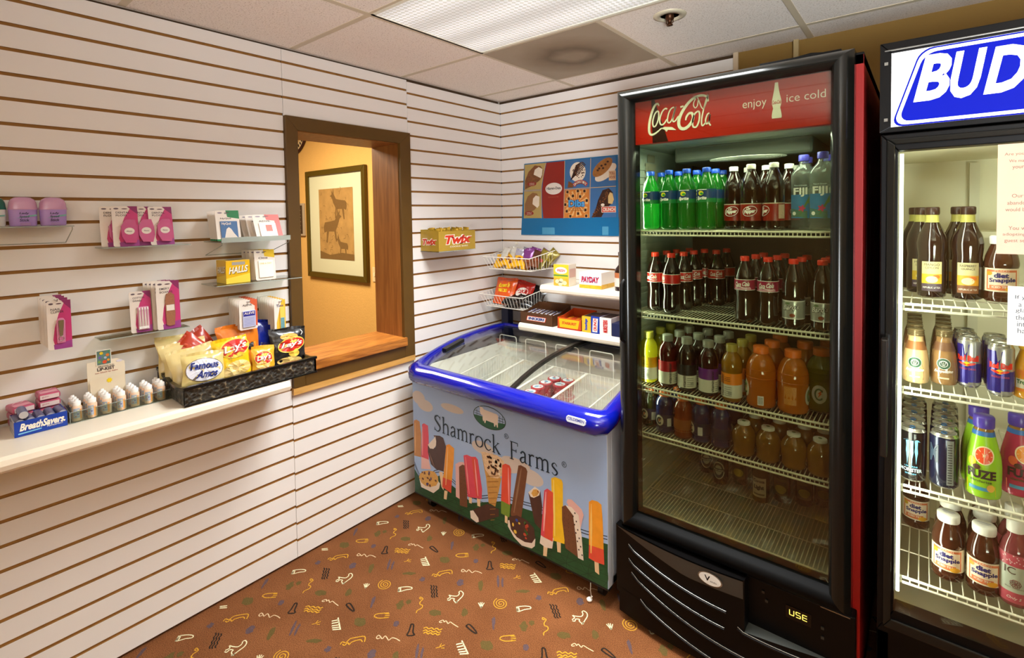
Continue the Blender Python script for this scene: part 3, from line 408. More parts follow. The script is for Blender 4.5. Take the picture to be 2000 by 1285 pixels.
def troffer(loc, label, s):
    t = thing('ceiling_light', label, 'ceiling light', loc)
    MB().box(-.597, .597, -.29, .29, -.001, .001, lens_mat(s)).build('lens', t)
    f = MB(); fm = M('#e8e4cf', .4)
    for a, b, c, d in ((-.608, .608, .288, .303), (-.608, .608, -.303, -.288), (-.608, -.594, -.303, .303), (.594, .608, -.303, .303)): f.box(a, b, c, d, -.003, .012, fm)
    f.build('frame', t); return t
troffer((X2, (R1+R2)/2, H+.001), 'fluorescent ceiling light with prismatic lens beside the stained vent panel', .48)
def vent_mat():
    m = bpy.data.materials.new('perforated_panel'); m.use_nodes = True; nt = m.node_tree; b = nt.nodes['Principled BSDF']
    tc = nt.nodes.new('ShaderNodeTexCoord'); v = nt.nodes.new('ShaderNodeTexVoronoi'); v.inputs['Scale'].default_value = 130; v.inputs['Randomness'].default_value = 0
    nt.links.new(tc.outputs['Object'], v.inputs['Vector'])
    r = nt.nodes.new('ShaderNodeValToRGB'); e = r.color_ramp.elements; e[0].position = .25; e[0].color = lin('#4a4030'); e[1].position = .34; e[1].color = lin('#a09078')
    nt.links.new(v.outputs['Distance'], r.inputs[0])
    # ring of dust round the outlet
    ln = nt.nodes.new('ShaderNodeVectorMath'); ln.operation = 'LENGTH'; mp = nt.nodes.new('ShaderNodeMapping')
    nz = nt.nodes.new('ShaderNodeTexNoise'); nz.inputs['Scale'].default_value = 8; nt.links.new(tc.outputs['Object'], nz.inputs['Vector'])
    nt.links.new(tc.outputs['Object'], mp.inputs[0]); nt.links.new(mp.outputs[0], ln.inputs[0])
    ad = nt.nodes.new('ShaderNodeMath'); ad.operation = 'MULTIPLY_ADD'; ad.inputs[1].default_value = .08; nt.links.new(nz.outputs['Fac'], ad.inputs[0]); nt.links.new(ln.outputs['Value'], ad.inputs[2])
    r2_ = nt.nodes.new('ShaderNodeValToRGB'); e = r2_.color_ramp.elements; e[0].position = .09; e[0].color = (.8, .75, .68, 1); e[1].position = .32; e[1].color = (1, 1, 1, 1)
    k = e.new(.155); k.color = (.42, .36, .28, 1); k = e.new(.21); k.color = (.72, .66, .58, 1)
    nt.links.new(ad.outputs[0], r2_.inputs[0])
    mx = nt.nodes.new('ShaderNodeMix'); mx.data_type = 'RGBA'; mx.blend_type = 'MULTIPLY'; mx.inputs[0].default_value = 1
    nt.links.new(r.outputs[0], mx.inputs[6]); nt.links.new(r2_.outputs[0], mx.inputs[7]); nt.links.new(mx.outputs[2], b.inputs['Base Color']); b.inputs['Roughness'].default_value = .6
    return m
o = MB().box(-.297, .297, -.297, .297, -.004, .002, vent_mat()).build('ceiling_vent'); o.location = ((X1+X2)/2, (R2+R3)/2, H)
tag(o, 'dusty perforated square air vent panel in the ceiling', 'ceiling vent')
t = thing('fire_sprinkler', 'recessed fire sprinkler head in the ceiling tile', 'sprinkler', (1.427, -.655, H))
MB().lathe([(.062, 0), (.06, -.004), (.04, -.008), (.036, .0), (.001, .0)][::-1], M('#d8cdb0', .4, metal=.3), 28).build('escutcheon', t)
mb = MB().lathe([(.016, -.0), (.016, -.016), (.009, -.018), (.007, -.034), (.012, -.036), (.012, -.039), (.001, -.040)][::-1], M('#4a2c18', .4, metal=.7), 12)
mb.tube([(.012, 0, -.015), (.014, 0, -.028), (.0, 0, -.037)], .002, M('#4a2c18', .4, metal=.7)).tube([(-.012, 0, -.015), (-.014, 0, -.028), (.0, 0, -.037)], .002, M('#4a2c18', .4, metal=.7))
mb.build('sprinkler_head', t)
# ---- the hatch in the left wall
dk = M('#5a3f12', .5, noise=.15, nscale=14); pine = wood('#96602a', '#7c4a1a', 3, 'pine')
wx = thing('window_2', 'dark wooden hatch casing in the slatwall', 'window'); del wx['label'], wx['category']; struct(wx); wx.name = 'window_2'
cs = MB()
y0, y1, z0, z1 = -1.4585, -.773, .785, 1.995; iy0, iy1, iz1 = -1.404, -.842, 1.935
F = frame((0, 0, 0), (0, 1, 0), (0, 0, 1))
for poly in ([(y0, z0), (iy0, z0), (iy0, iz1), (y0, z1)], [(iy1, z0), (y1, z0), (y1, z1), (iy1, iz1)], [(y0, z1), (iy0, iz1), (iy1, iz1), (y1, z1)], [(iy0, z0), (iy1, z0), (iy1, .86), (iy0, .86)]):
    cs.prism(poly, F, .018, dk, -.02)
cs.build('window_casing', wx, .002)
MB().box(-.005, .016, y0-.001, y1+.001, .755, .786, wood('#d8a860', '#c89448', 5, 'light_pine', axis=1)).build('lower_strip', wx)
MB().box(-.232, -.003, -.8445, -.8225, .84, 1.955, pine).box(-.232, -.003, -1.4245, -1.4025, .84, 1.955, pine).box(-.232, .0, -1.425, -.8225, 1.932, 1.955, pine).build('jamb', wx)
sb_ = wood('#c07a2e', '#8e5218', 7, 'sill_board', .4, axis=1)
MB().box(-.234, .0186, -1.4015, -.8455, .852, .893, sb_).build('window_sill', wx)
MB().box(.0187, .036, -1.405, -.836, .850, .894, sb_).build('sill_nosing', wx, .003)
# ---- office beyond the hatch
ow = M('#d9a85c', .85, bump=.35, bscale=60, noise=.05, nscale=20)
struct(MB().box(-4.2, -.2, -.0, .1, 0, 2.7, ow).build('wall_office'))
struct(MB().box(-4.3, -4.2, -4.7, .1, 0, 2.7, ow).build('wall_office_far'))
struct(MB().box(-4.2, -.2, -4.75, .0, -.05, 0, M('#8a7458', .9)).build('floor_office'))
struct(MB().box(-4.2, -.2, -4.75, .0, 2.62, 2.7, M('#e4dccc', .9)).build('ceiling_office'))
# framed petroglyph print
t = thing('framed_print', 'large framed brown rock-art print on the office wall', 'picture', (-1.99, -.001, 1.49))
F = frame((0, 0, 0), (1, 0, 0), (0, 0, 1))
f = MB(); fm = M('#5c4a14', .35, metal=.4, bump=.2, bscale=120); W2, H2 = .487, .505
for poly in ([(-W2, -H2), (W2, -H2), (W2-.05, -H2+.05), (-W2+.05, -H2+.05)], [(W2, -H2), (W2, H2), (W2-.05, H2-.05), (W2-.05, -H2+.05)], [(W2, H2), (-W2, H2), (-W2+.05, H2-.05), (W2-.05, H2-.05)], [(-W2, H2), (-W2, -H2), (-W2+.05, -H2+.05), (-W2+.05, H2-.05)]):
    f.prism(poly, F, .035, fm, .001)
f.build('picture_frame', t, .004)
MB().rect(F, -W2+.048, -H2+.048, W2-.048, H2-.048, M('#f6e8cc', .7), h=.018).build('mat_board', t)
pr = MB(); brn = M('#c48e54', .8, noise=.35, nscale=14); ink = M('#80582f', .8, noise=.2, nscale=60)
pr.rect(F, -.27, -.325, .29, .325, brn, h=.0195)
def deer(cx, cy, s, fl):
    body = [(-.10, .0), (-.08, .035), (-.02, .04), (.05, .05), (.08, .09), (.085, .14), (.10, .10), (.12, .13), (.11, .09), (.135, .075), (.11, .06), (.09, .02), (.06, -.02), (.07, -.10), (.055, -.10), (.04, -.03), (-.03, -.03), (-.05, -.11), (-.065, -.11), (-.06, -.03), (-.09, -.04)]
    pr.poly(F, [(cx+a*s*fl, cy+b*s) for a, b in body], ink, h=.0198)
deer(.08, .17, 1.15, -1); deer(-.07, -.03, 1.3, 1); deer(.12, -.20, .8, -1)
for i in range(46):
    a = R.uniform(-.25, .27); b = R.uniform(-.31, .3); L = R.uniform(.01, .035); th = R.uniform(0, PI)
    pr.stroke(F, [(a, b), (a+L*cos(th), b+L*sin(th)), (a+L*1.3*cos(th+.6), b+L*1.3*sin(th+.6))], .004, ink, h=.0199)
pr.poly(F, [(-.27, -.325), (.29, -.325), (.29, -.27), (.1, -.26), (-.1, -.285), (-.27, -.25)], ink, h=.0197)
pr.build('print', t)
MB().rect(F, -W2+.05, -H2+.05, W2-.05, H2-.05, glass(name='picture_glass', refl=2.2), h=.026).build('glazing', t)
t = thing('certificate_plaque', 'small dark framed certificate left of the office print', 'plaque', (-2.635, -.001, 1.535))
MB().box(-.2, .085, -.02, 0, -.16, .16, M('#b7a890', .4, metal=.3)).build('plaque_frame', t, .003)
mb = MB().rect(frame((0, -.021, 0), (1, 0, 0), (0, 0, 1)), -.18, -.14, .06, .14, M('#30241c', .3))
for i, zz in enumerate((.09, .05, .02, -.02, -.06, -.1)): mb.stroke(frame((0, -.0215, 0), (1, 0, 0), (0, 0, 1)), [(-.1, zz), (.0, zz+.006*(-1)**i), (.03, zz)], .006, M('#c8b89c', .5), smooth=False)
mb.build('plaque_face', t)
t = thing('round_wall_sign', 'round white sign with dark rim high on the office wall', 'sign', (-2.73, -.001, 2.475))
MB().tube([(.285*cos(2*PI*i/48), -.012, .285*sin(2*PI*i/48)) for i in range(48)], .013, M('#3a1c18', .4), 8, True).build('sign_rim', t)
mb = MB(); FS = frame((0, -.008, 0), (1, 0, 0), (0, 0, 1)); mb.ell(FS, 0, 0, .28, .28, M('#e8cfa0', .6), n=40)
mb.ell(FS, 0, 0, .2, .2, M('#d8a860', .6), h=.0006, n=40)
for i in range(26):
    a = -1.9+i*.16; mb.obox((.235*cos(a), -.0095, .235*sin(a)), .018, .001, .03, M('#2c1a14', .5), ry=-(a+PI/2))
mb.build('sign_face', t)
t = thing('light_switch', 'ivory light switch on the office wall beside the print', 'light switch', (-1.425, -.001, 1.06))
MB().box(-.035, .035, -.007, 0, -.062, .062, M('#d8c090', .4)).build('switch_plate', t, .002)
MB().box(-.006, .006, -.014, -.006, -.014, .014, M('#efe2c0', .4)).build('toggle', t)
# ================================================================ FIXTURES
def shift(mb, o):
    mb.v = [(x-o[0], y-o[1], z-o[2]) for x, y, z in mb.v]; return mb
shelfm = M('#f4e9d4', .32)
def shelf_x(x0, x1, zt, label, group=None):
    """bull-nosed shelf on the back wall"""
    t = thing('wall_shelf', label, 'shelf', (x0, -.15, zt-.045), 0, group)
    prof = [(-.0, 0), (-.0, -.016), (-.24, -.016), (-.262, -.042), (-.275, -.046), (-.29, -.044), (-.298, -.036), (-.302, -.022), (-.298, -.008), (-.288, 0)]
    F = lambda a, b, h=0: Vector((h, a, b))
    mb = MB(); mb.prism(prof, F, x1, shelfm, x0); shift(mb, (x0, -.15, -.045)); o = mb.build('shelf_board', t, .003)
    mb = MB()
    for x in (x0+.02, x1-.03):
        mb = MB(); mb.prism([(-.001, -.016), (-.22, -.016), (-.20, -.03), (-.001, -.07)], F, x+.006, M('#d8ccb8', .4), x)
        shift(mb, (x0, -.15, -.045)); mb.build('bracket', t)
    return t
shelf_x(.525, 1.262, 1.151, 'upper white bullnose shelf on the back slatwall beside the cola cooler')
shelf_x(.366, 1.262, .919, 'lower white bullnose shelf just above the ice cream freezer')
t = thing('wall_shelf', 'long white bullnose shelf on the left slatwall below the hatch level', 'shelf', (.15, -2.18, .875))
prof = [(0, 0), (0, -.016), (.24, -.016), (.262, -.042), (.275, -.046), (.29, -.044), (.298, -.036), (.302, -.022), (.298, -.008), (.288, 0)]
mb = MB(); mb.prism(prof, lambda a, b, h=0: Vector((a, h, b)), -1.612, shelfm, -2.75); shift(mb, (.15, -2.18, -.045)); mb.build('shelf_board', t, .003)
for y in (-1.66, -2.6):
  mb = MB(); mb.prism([(.001, -.016), (.22, -.016), (.20, -.03), (.001, -.07)], lambda a, b, h=0: Vector((a, h, b)), y+.006, M('#d8ccb8', .4), y)
  shift(mb, (.15, -2.18, -.045)); mb.build('bracket', t)
# ---- ice cream freezer
FO = (.68, -.5, 0)
fz = thing('ice_cream_freezer', 'chest freezer with blue rim, curved glass lids and ice cream graphics', 'freezer', FO)
lg = M('#b9c0c8', .4); blue = M('#05128c', .16, coat=1); blk = M('#0b0b0b', .35); liner = M('#efece0', .5)
def fb(mb, name, bevel=0, par=fz): shift(mb, FO); return mb.build(name, par, bevel)
cab = MB()
cab.box(.102, 1.255, -.866, -.832, .085, .70, lg).box(.102, .145, -.832, -.13, .085, .74, lg).box(1.215, 1.255, -.832, -.13, .085, .72, lg).box(.102, 1.255, -.16, -.13, .085, .83, lg).box(.102, 1.255, -.832, -.13, .085, .12, lg)
cab.box(.10, 1.257, -.8685, -.84, .078, .088, blk)
fb(cab, 'cabinet', .003)
ln = MB(); ln.box(.146, .152, -.831, -.161, .13, .755, liner)  .box(1.206, 1.212, -.831, -.161, .13, .755, liner).box(.146, 1.214, -.831, -.826, .13, .735, liner).box(.146, 1.214, -.168, -.161, .13, .785, liner).box(.146, 1.214, -.831, -.161, .12, .135, liner)
fb(ln, 'white_liner')
PF = [(-.885, .752), (-.855, .775), (-.82, .786), (-.76, .806), (-.685, .825), (-.60, .842), (-.514, .854), (-.42, .862), (-.326, .866), (-.24, .866), (-.16, .862)]
# rim: one glossy tube round the opening
path = []; rad = []
def ad(x, y, z, r): path.append((x, y, z)); rad.append(r)
for i in range(9): ad(.19+(1.17-.19)*i/8, -.878, .733, .050)
ad(1.212, -.874, .733, .050); ad(1.232, -.86, .735, .048); ad(1.242, -.83, .742, .040)
for y, z in PF[3:]: ad(1.247, y, z-.032, .032)
ad(1.238, -.135, .83, .032); ad(1.2, -.128, .83, .032); ad(.17, -.128, .83, .032); ad(.125, -.135, .83, .032)
for y, z in PF[3:][::-1]: ad(.117, y, z-.032, .032)
ad(.120, -.83, .742, .042); ad(.132, -.86, .735, .048); ad(.155, -.874, .733, .050)
rm = MB(); rm.tube(path, rad, blue, 16, True); fb(rm, 'rim')
sd = MB()
for x in (.118, 1.236):
    q = [(-.85, .70)]+[(y, z-.03) for y, z in PF[1:]]+[(-.14, .70)]
    sd.prism(q, lambda a, b, h=0: Vector((h, a, b)), x+.014, M('#20242c', .3), x)
sd.box(.13, 1.25, -.158, -.15, .79, .85, blk)
sd.box(.15, 1.21, -.176, -.168, .762, .846, M('#0c1020', .3)); fb(sd, 'end_panels')
# graphics on the front
gm = {k: M(v, .35, noise=n, nscale=ns) for k, v, n, ns in (('grn', '#1d4a2c', .45, 26), ('tan', '#b98048', .15, 30), ('pnk', '#d64a5c', .12, 30), ('ppk', '#e2b4ac', .06, 30), ('stk', '#e6c79c', .05, 30), ('dbr', '#4a302a', .3, 30), ('crm', '#e8dccb', .08, 60), ('org', '#e99a2c', .15, 26), ('red', '#d8503a', .12, 26), ('cok', '#d2a050', .3, 90), ('cbr', '#6e4630', .2, 60), ('con', '#c2914c', .2, 60), ('ice', '#d9b992', .45, 90), ('lim', '#6f8c34', .1, 40), ('yel', '#efc02a', .15, 30))}
sky = M('#9db8de', .35, noise=.05, nscale=5); cloud = M('#c9bfb6', .35); navy = M('#122a3c', .4); dg = M('#123420', .4)
FG = frame((0, -.8672, 0), (1, 0, 0), (0, 0, 1))
ga = MB(); ga.rect(FG, .103, .087, 1.254, .69, sky)
for cx, cz, a, b in ((.15, .60, .05, .035), (.2, .57, .06, .03), (.40, .60, .08, .02), (.60, .46, .07, .03), (.72, .42, .10, .03), (.88, .41, .07, .035), (.8, .45, .08, .02)):
    ga.ell(FG, cx, cz, a, b, cloud, h=.0001+.00001*cx, n=20)
for k, (dx, dz) in enumerate(((0, .010), (0, .022))):
    ga.stroke(FG, [(.104, .225+dz), (.165, .165+dz), (.30, .243+dz), (.415, .215+dz), (.523, .185+dz), (.70, .25+dz), (.85, .268+dz), (.94, .278+dz), (1.05, .266+dz), (1.13, .256+dz), (1.252, .274+dz)], .0035, navy, h=.0003)
hh = .0004
for k, (c, pts) in enumerate(ART):
    pts = [(max(.1035, a), b) for a, b in pts]
    pts = [(min(1.2535, a), max(.0872, b)) for a, b in pts]
    ga.poly(FG, pts, gm[c], h=hh+.00002*k)
    if k == 0:
        for i in range(34):      # rows of crops on the hills
            a0 = .11+i*.034; ga.stroke(FG, [(max(.104, min(1.252, q)), z_) for q, z_ in ((a0, .09), (a0+.05-(i % 3)*.05, .12), (a0+.1-(i % 3)*.09, .155))], .0022, dg, h=.00042, smooth=True)
        for i in range(5): ga.stroke(FG, [(.11, .10+.02*i), (.4, .105+.022*i), (.7, .10+.026*i), (1.0, .105+.028*i), (1.25, .11+.03*i)], .002, dg, h=.00041)
hh = .0016
def dots(cx, cz, a, b, n, cols, r, seed):
    q = random.Random(seed)
    for i in range(n):
        t = q.uniform(0, 2*PI); k = q.random()**.5; ga.ell(FG, cx+a*k*cos(t), cz+b*k*sin(t), r*q.uniform(.7, 1.3), r*q.uniform(.6, 1.2), q.choice(cols), h=hh, n=8)
for c_, a, b_ in (('#f2c46a', (1.183, .40), (1.179, .20)), ('#f0b0a8', (.963, .375), (.948, .20)), ('#f8dc74', (1.003, .44), (1.005, .20)), ('#f2c080', (.366, .40), (.345, .20)), ('#ec8c8c', (.488, .385), (.508, .21)), ('#ec9a94', (.757, .415), (.758, .25)), ('#8c6a50', (.832, .435), (.785, .22)), ('#f09a98', (.178, .455), (.172, .30)), ('#d8a874', (.120, .46), (.115, .30)), ('#f0a0a0', (.548, .39), (.566, .22)), ('#7a5a4c', (.225, .33), (.262, .27))):
    ga.stroke(FG, [a, ((a[0]+b_[0])/2, (a[1]+b_[1])/2), b_], [.003, .010, .004], M(c_, .4), h=.00155)
chip = [M('#3c2a22', .4), M('#5a4a78', .4), M('#6a3c28', .4)]
dots(.215, .19, .065, .035, 12, chip, .007, 3)
dots(.825, .16, .055, .04, 13, [M('#e8c04a', .4), M('#b84a34', .4), M('#2c4a9c', .4), M('#3c6a34', .4)], .0075, 5)
dots(.67, .40, .045, .05, 34, [M('#4a2a1c', .4), M('#e8dcc0', .4), M('#5a3420', .4)], .007, 9)
dots(.92, .36, .004, .006, 3, [M('#b8702c', .4)], .004, 4)
for i in range(9): ga.stroke(FG, [(.628+.002*i, .335-.028*i*.9), (.70-.004*i, .36-.03*i*.9)], .003, M('#9a6a30', .4), h=hh)
for i in range(11): ga.ell(FG, 1.10+.035*(i/11)+.006*(-1)**i, .335-.016*i, .0032, .004, chip[0], h=hh, n=8)
for i in range(9):
    for j in range(3): ga.ell(FG, 1.055+j*.02, .315-.017*i, .0012, .0025, M('#4a2c1c', .5), h=hh, n=6)
for i in range(9):
    for j in range(2): ga.ell(FG, .458+j*.018, .325-.02*i, .0012, .0025, M('#4a2c1c', .5), h=hh, n=6)
# serif lettering, drawn stroke by stroke
def serif(mb, F, s, x, z, hx, sx, mat, h):
    """thin old-style capitals and lower case; hx = x-height, sx = letter width scale; returns the new x"""
    t1, t2 = .17*hx, .07*hx
    def st(p, w): mb.stroke(F, [(x+a*sx, z+b*hx) for a, b in p], w, mat, h)
    def li(p, w): mb.stroke(F, [(x+a*sx, z+b*hx) for a, b in p], w, mat, h, smooth=False)
    ser = lambda a, b, k=.16: li([(a-k, b), (a+k, b)], t2)
    for c in s:
        if c == 'S': st([(.72, 1.45), (.5, 1.62), (.2, 1.5), (.15, 1.2), (.45, .85), (.75, .5), (.68, .15), (.4, -.02), (.1, .15)], [t2, t2*1.3, t1*.9, t1*1.1, t1*1.2, t1*1.1, t1*.9, t2*1.3, t2]); li([(.74, 1.6), (.74, 1.25)], t2); li([(.08, .35), (.08, 0)], t2); adv = 1.0
        elif c == 'h': li([(.2, 0), (.2, 1.7)], t1); st([(.2, .8), (.45, 1.02), (.68, .95), (.75, .7), (.75, 0)], [t2, t1*.8, t1, t1, t1]); ser(.2, 0); ser(.75, 0); li([(.05, 1.62), (.2, 1.7)], t2); adv = 1.0
        elif c == 'a': st([(.15, .8), (.35, 1.02), (.55, .9), (.58, .6), (.58, .15), (.75, .02)], [t1, t1*.8, t1, t1, t1, t2]); st([(.58, .6), (.25, .45), (.12, .2), (.3, 0), (.58, .2)], [t2, t1*.8, t1, t1*.7, t2]); adv = .82
        elif c == 'm':
            li([(.2, 0), (.2, 1)], t1); st([(.2, .8), (.42, 1.02), (.62, .95), (.68, .7), (.68, 0)], [t2, t1*.8, t1, t1, t1]); st([(.68, .8), (.9, 1.02), (1.1, .95), (1.16, .7), (1.16, 0)], [t2, t1*.8, t1, t1, t1]); ser(.2, 0); ser(.68, 0); ser(1.16, 0); li([(.06, .93), (.2, 1)], t2); adv = 1.42
        elif c == 'r': li([(.2, 0), (.2, 1)], t1); st([(.2, .75), (.4, 1.0), (.6, .95)], [t2, t1*.8, t1]); ser(.2, 0); li([(.06, .93), (.2, 1)], t2); adv = .68
        elif c == 'o': st([(.5, 1.02), (.2, .85), (.1, .5), (.22, .12), (.5, -.02), (.78, .15), (.88, .5), (.76, .88), (.5, 1.02)], [t2, t1*.9, t1, t1*.9, t2, t1*.9, t1, t1*.9, t2]); adv = 1.0
        elif c == 'c': st([(.75, .82), (.5, 1.02), (.22, .85), (.1, .5), (.25, .12), (.52, -.01), (.78, .2)], [t1, t2*1.2, t1*.9, t1, t1*.9, t2*1.4, t2]); adv = .86
        elif c == 'k': li([(.2, 0), (.2, 1.7)], t1); li([(.2, .45), (.7, 1)], t2); li([(.34, .58), (.8, 0)], t1); ser(.2, 0); ser(.8, 0, .14); ser(.68, 1, .12); li([(.05, 1.62), (.2, 1.7)], t2); adv = .95
        elif c == 'F': li([(.25, 0), (.25, 1.6)], t1); li([(.1, 1.6), (.85, 1.6)], t2); li([(.25, .85), (.7, .85)], t2); li([(.85, 1.6), (.85, 1.32)], t2); li([(.7, 1.0), (.7, .7)], t2); ser(.25, 0, .2); adv = .98
        elif c == 's': st([(.55, .8), (.38, 1.02), (.18, .9), (.16, .7), (.38, .5), (.56, .3), (.5, .08), (.3, -.02), (.12, .15)], [t2, t2, t1*.8, t1, t1, t1, t1*.8, t2, t2]); adv = .72
        x += adv*sx
    return x
serif(ga, FG, 'Shamrock', .268, .461, .0485, .0578, navy, .0019)
serif(ga, FG, 'Farms', .764, .462, .0485, .0578, navy, .0019)
for cx, cz in ((1.057, .52), (.748, .555)):
    ga.tube([FG(cx+.011*cos(i*PI/8), cz+.011*sin(i*PI/8), .0015) for i in range(16)], .0009, navy, 4, True); ga.text(FG, 'R', cx-.005, cz-.006, cx+.005, cz+.006, navy, h=.0019)
# oval cow emblem
ga.ell(FG, .647, .614, .1, .052, dg, h=.0018, n=40); ga.ell(FG, .647, .614, .096, .049, sky, h=.0019, n=40)
q = [(.647+.096*cos(t), .614+.049*sin(t)) for t in [PI+.10+i*(PI-.2)/20 for i in range(21)]]
ga.poly(FG, q+[(.70, .604), (.62, .612)], M('#1f5c40', .4), h=.002)
wht = M('#efe4d6', .4)
for zz in (.618, .630):
    ga.stroke(FG, [(.556, zz), (.60, zz-.002)], .0022, navy, h=.0021); ga.stroke(FG, [(.70, zz-.002), (.738, zz-.003)], .0022, navy, h=.0021)
for xx in (.57, .712, .728): ga.stroke(FG, [(xx, .606), (xx, .64)], .0022, navy, h=.0021)
ga.poly(FG, [(.605, .636), (.612, .646), (.696, .642), (.703, .635), (.700, .582), (.694, .582), (.692, .592), (.686, .592), (.684, .582), (.678, .582), (.676, .596), (.628, .598), (.624, .584), (.618, .584), (.616, .596), (.611, .588), (.607, .598)], wht, h=.0023)
ga.poly(FG, [(.590, .630), (.592, .648), (.586, .656), (.596, .653), (.604, .655), (.614, .648), (.612, .628), (.606, .618), (.598, .617)], wht, h=.0024)
fb(ga, 'front_graphic')
bd = MB(); FB = frame((0, -.9272, .0), (1, .0, 0), (0, .12, .99)); ch = M('#d8dce4', .3, metal=.2)
q = [(1.155+.042*cos(t), .0+.011*sin(t)) for t in [i*2*PI/20 for i in range(20)]]
bd.prism([(1.11, -.006), (1.116, -.012), (1.19, -.012), (1.197, -.006), (1.197, .006), (1.19, .012), (1.116, .012), (1.11, .006)], frame((0, -.9265, .745), (1, 0, 0), (0, .12, .99)), .002, ch, -.006)
bd.text(frame((0, -.9265, .745), (1, 0, 0), (0, .12, .99)), 'CELDEMEN', 1.116, -.003, 1.191, .008, M('#1a2a90', .3), h=.0022, bold=.02)
fb(bd, 'badge')
for cx, cy in ((.17, -.80), (1.195, -.80), (.17, -.20), (1.195, -.20)):
    c = MB(); c.tube([(cx-.012, cy, .03), (cx+.012, cy, .03)], .028, blk, 14); c.box(cx-.018, cx-.014, cy-.012, cy+.012, .03, .078, M('#4a4a4a', .4, metal=.8)).box(cx+.014, cx+.018, cy-.012, cy+.012, .03, .078, M('#4a4a4a', .4, metal=.8)).box(cx-.022, cx+.022, cy-.02, cy+.02, .076, .085, M('#4a4a4a', .4, metal=.8))
    fb(c, 'caster')
def lid(x0, x1, lift, name):
    pts = [(y, z+lift-.012) for y, z in PF[1:]]; q = pts+[(y, z-.004) for y, z in pts[::-1]]
    mb = MB(); mb.prism(q, lambda a, b, h=0: Vector((h, a, b)), x1, glass('#fbfdfb', 1.1, 'lid_glass'), x0); 
    return fb(mb, name)
gl = lid(.14, .775, 0, 'glass_lid'); gr = lid(.745, 1.228, -.008, 'glass_lid')
dv = MB(); q = [(y, z-.006) for y, z in PF[1:]]; q = q+[(y, z-.016) for y, z in q[::-1]]
dv.prism(q, lambda a, b, h=0: Vector((h, a, b)), .772, M('#1a1612', .3), .752); fb(dv, 'lid_seal')
pst = MB(); pst.box(.05, .112, -.085, -.035, .12, 1.0, M('#0a1030', .3)); fb(pst, 'rear_post', .006)
hd = MB()
hd.prism([(-.70, .806), (-.56, .835), (-.56, .852), (-.70, .824)], lambda a, b, h=0: Vector((h, a, b)), .185, blk, .155); fb(hd, 'lid_handle')
# key on a short chain at the drain corner
t = thing('hanging_key_tag', 'small white key tag on a chain at the freezer bottom right corner', 'key tag', (1.163, -.868, .0))
mb = MB(); kc = M('#d8d4c8', .3, metal=.5)
mb.tube([(.012, 0, .078), (.014, -.003, .065), (.012, -.002, .05), (.015, -.003, .036), (.014, 0, .024)], .0018, kc, 5); mb.build('chain', t)
mb = MB(); mb.lathe([(.001, .001), (.010, .003), (.012, .009), (.007, .014), (.001, .015)], M('#f2eee4', .4), 12, c=(.006, 0)).obox((.014, 0, .02), .006, .004, .014, M('#f2eee4', .4), ry=.5); mb.build('tag', t)
# ---- freezer baskets
wire = M('#f3eee0', .35)
def fbasket(x0, x1, label):
    yb, yf, zb, zf, bot = -.285, -.775, .70, .645, .40
    o = ((x0+x1)/2, (yb+yf)/2, bot)
    t = thing('freezer_basket', label, 'wire basket', o, 0, 'white wire baskets inside the freezer')
    mb = MB(); rz = lambda y: zb+(zf-zb)*(yb-y)/(yb-yf)
    mb.tube([(x0, yb, zb), (x1, yb, zb), (x1, yf, zf), (x0, yf, zf)], .0034, wire, 6, True, smooth=False)
    for k in (.35, .7):
        z = lambda y: bot+(rz(y)-bot)*k; mb.tube([(x0, yb, z(yb)), (x1, yb, z(yb)), (x1, yf, z(yf)), (x0, yf, z(yf))], .0016, wire, 4, True, smooth=False)
    n = 22
    for i in range(n+1):
        y = yb+(yf-yb)*i/n; mb.tube([(x0, y, rz(y)), (x0, y, bot), (x1, y, bot), (x1, y, rz(y))], .0016, wire, 4, smooth=False)
    m = 8
    for i in range(1, m):
        x = x0+(x1-x0)*i/m; mb.tube([(x, yb, zb), (x, yb, bot), (x, yf, bot), (x, yf, zf)], .0016, wire, 4, smooth=False)
    # low divider
    yd = -.60; mb.tube([(x0, yd, .53), (x1, yd, .53)], .003, wire, 5)
    for i in range(9): mb.tube([(x0+(x1-x0)*i/8, yd, .53), (x0+(x1-x0)*i/8, yd, bot)], .0015, wire, 4, smooth=False)
    shift(mb, o); mb.build('basket', t)
    h = MB(); xa, xb = x0+.012, x1-.05; zt = .826
    h.tube([(xa, yb+.004, .60), (xa, yb+.004, zt-.012), (xa+.004, yb+.004, zt-.003), (xa+.012, yb+.004, zt), (xb-.012, yb+.004, zt), (xb-.004, yb+.004, zt-.003), (xb, yb+.004, zt-.012), (xb, yb+.004, .70)], .0028, wire, 6)
    shift(h, o); h.build('handle', t)
    return t
for (a, b), l in zip(((.196, .385), (.392, .596), (.604, .812), (.820, 1.02)), ('leftmost wire basket in the freezer, holding blue ice cream packs', 'second wire basket in the freezer, under the black lid seal', 'third wire basket in the freezer, full of red tubs', 'rightmost wire basket in the freezer, nearly empty')): fbasket(a, b, l)
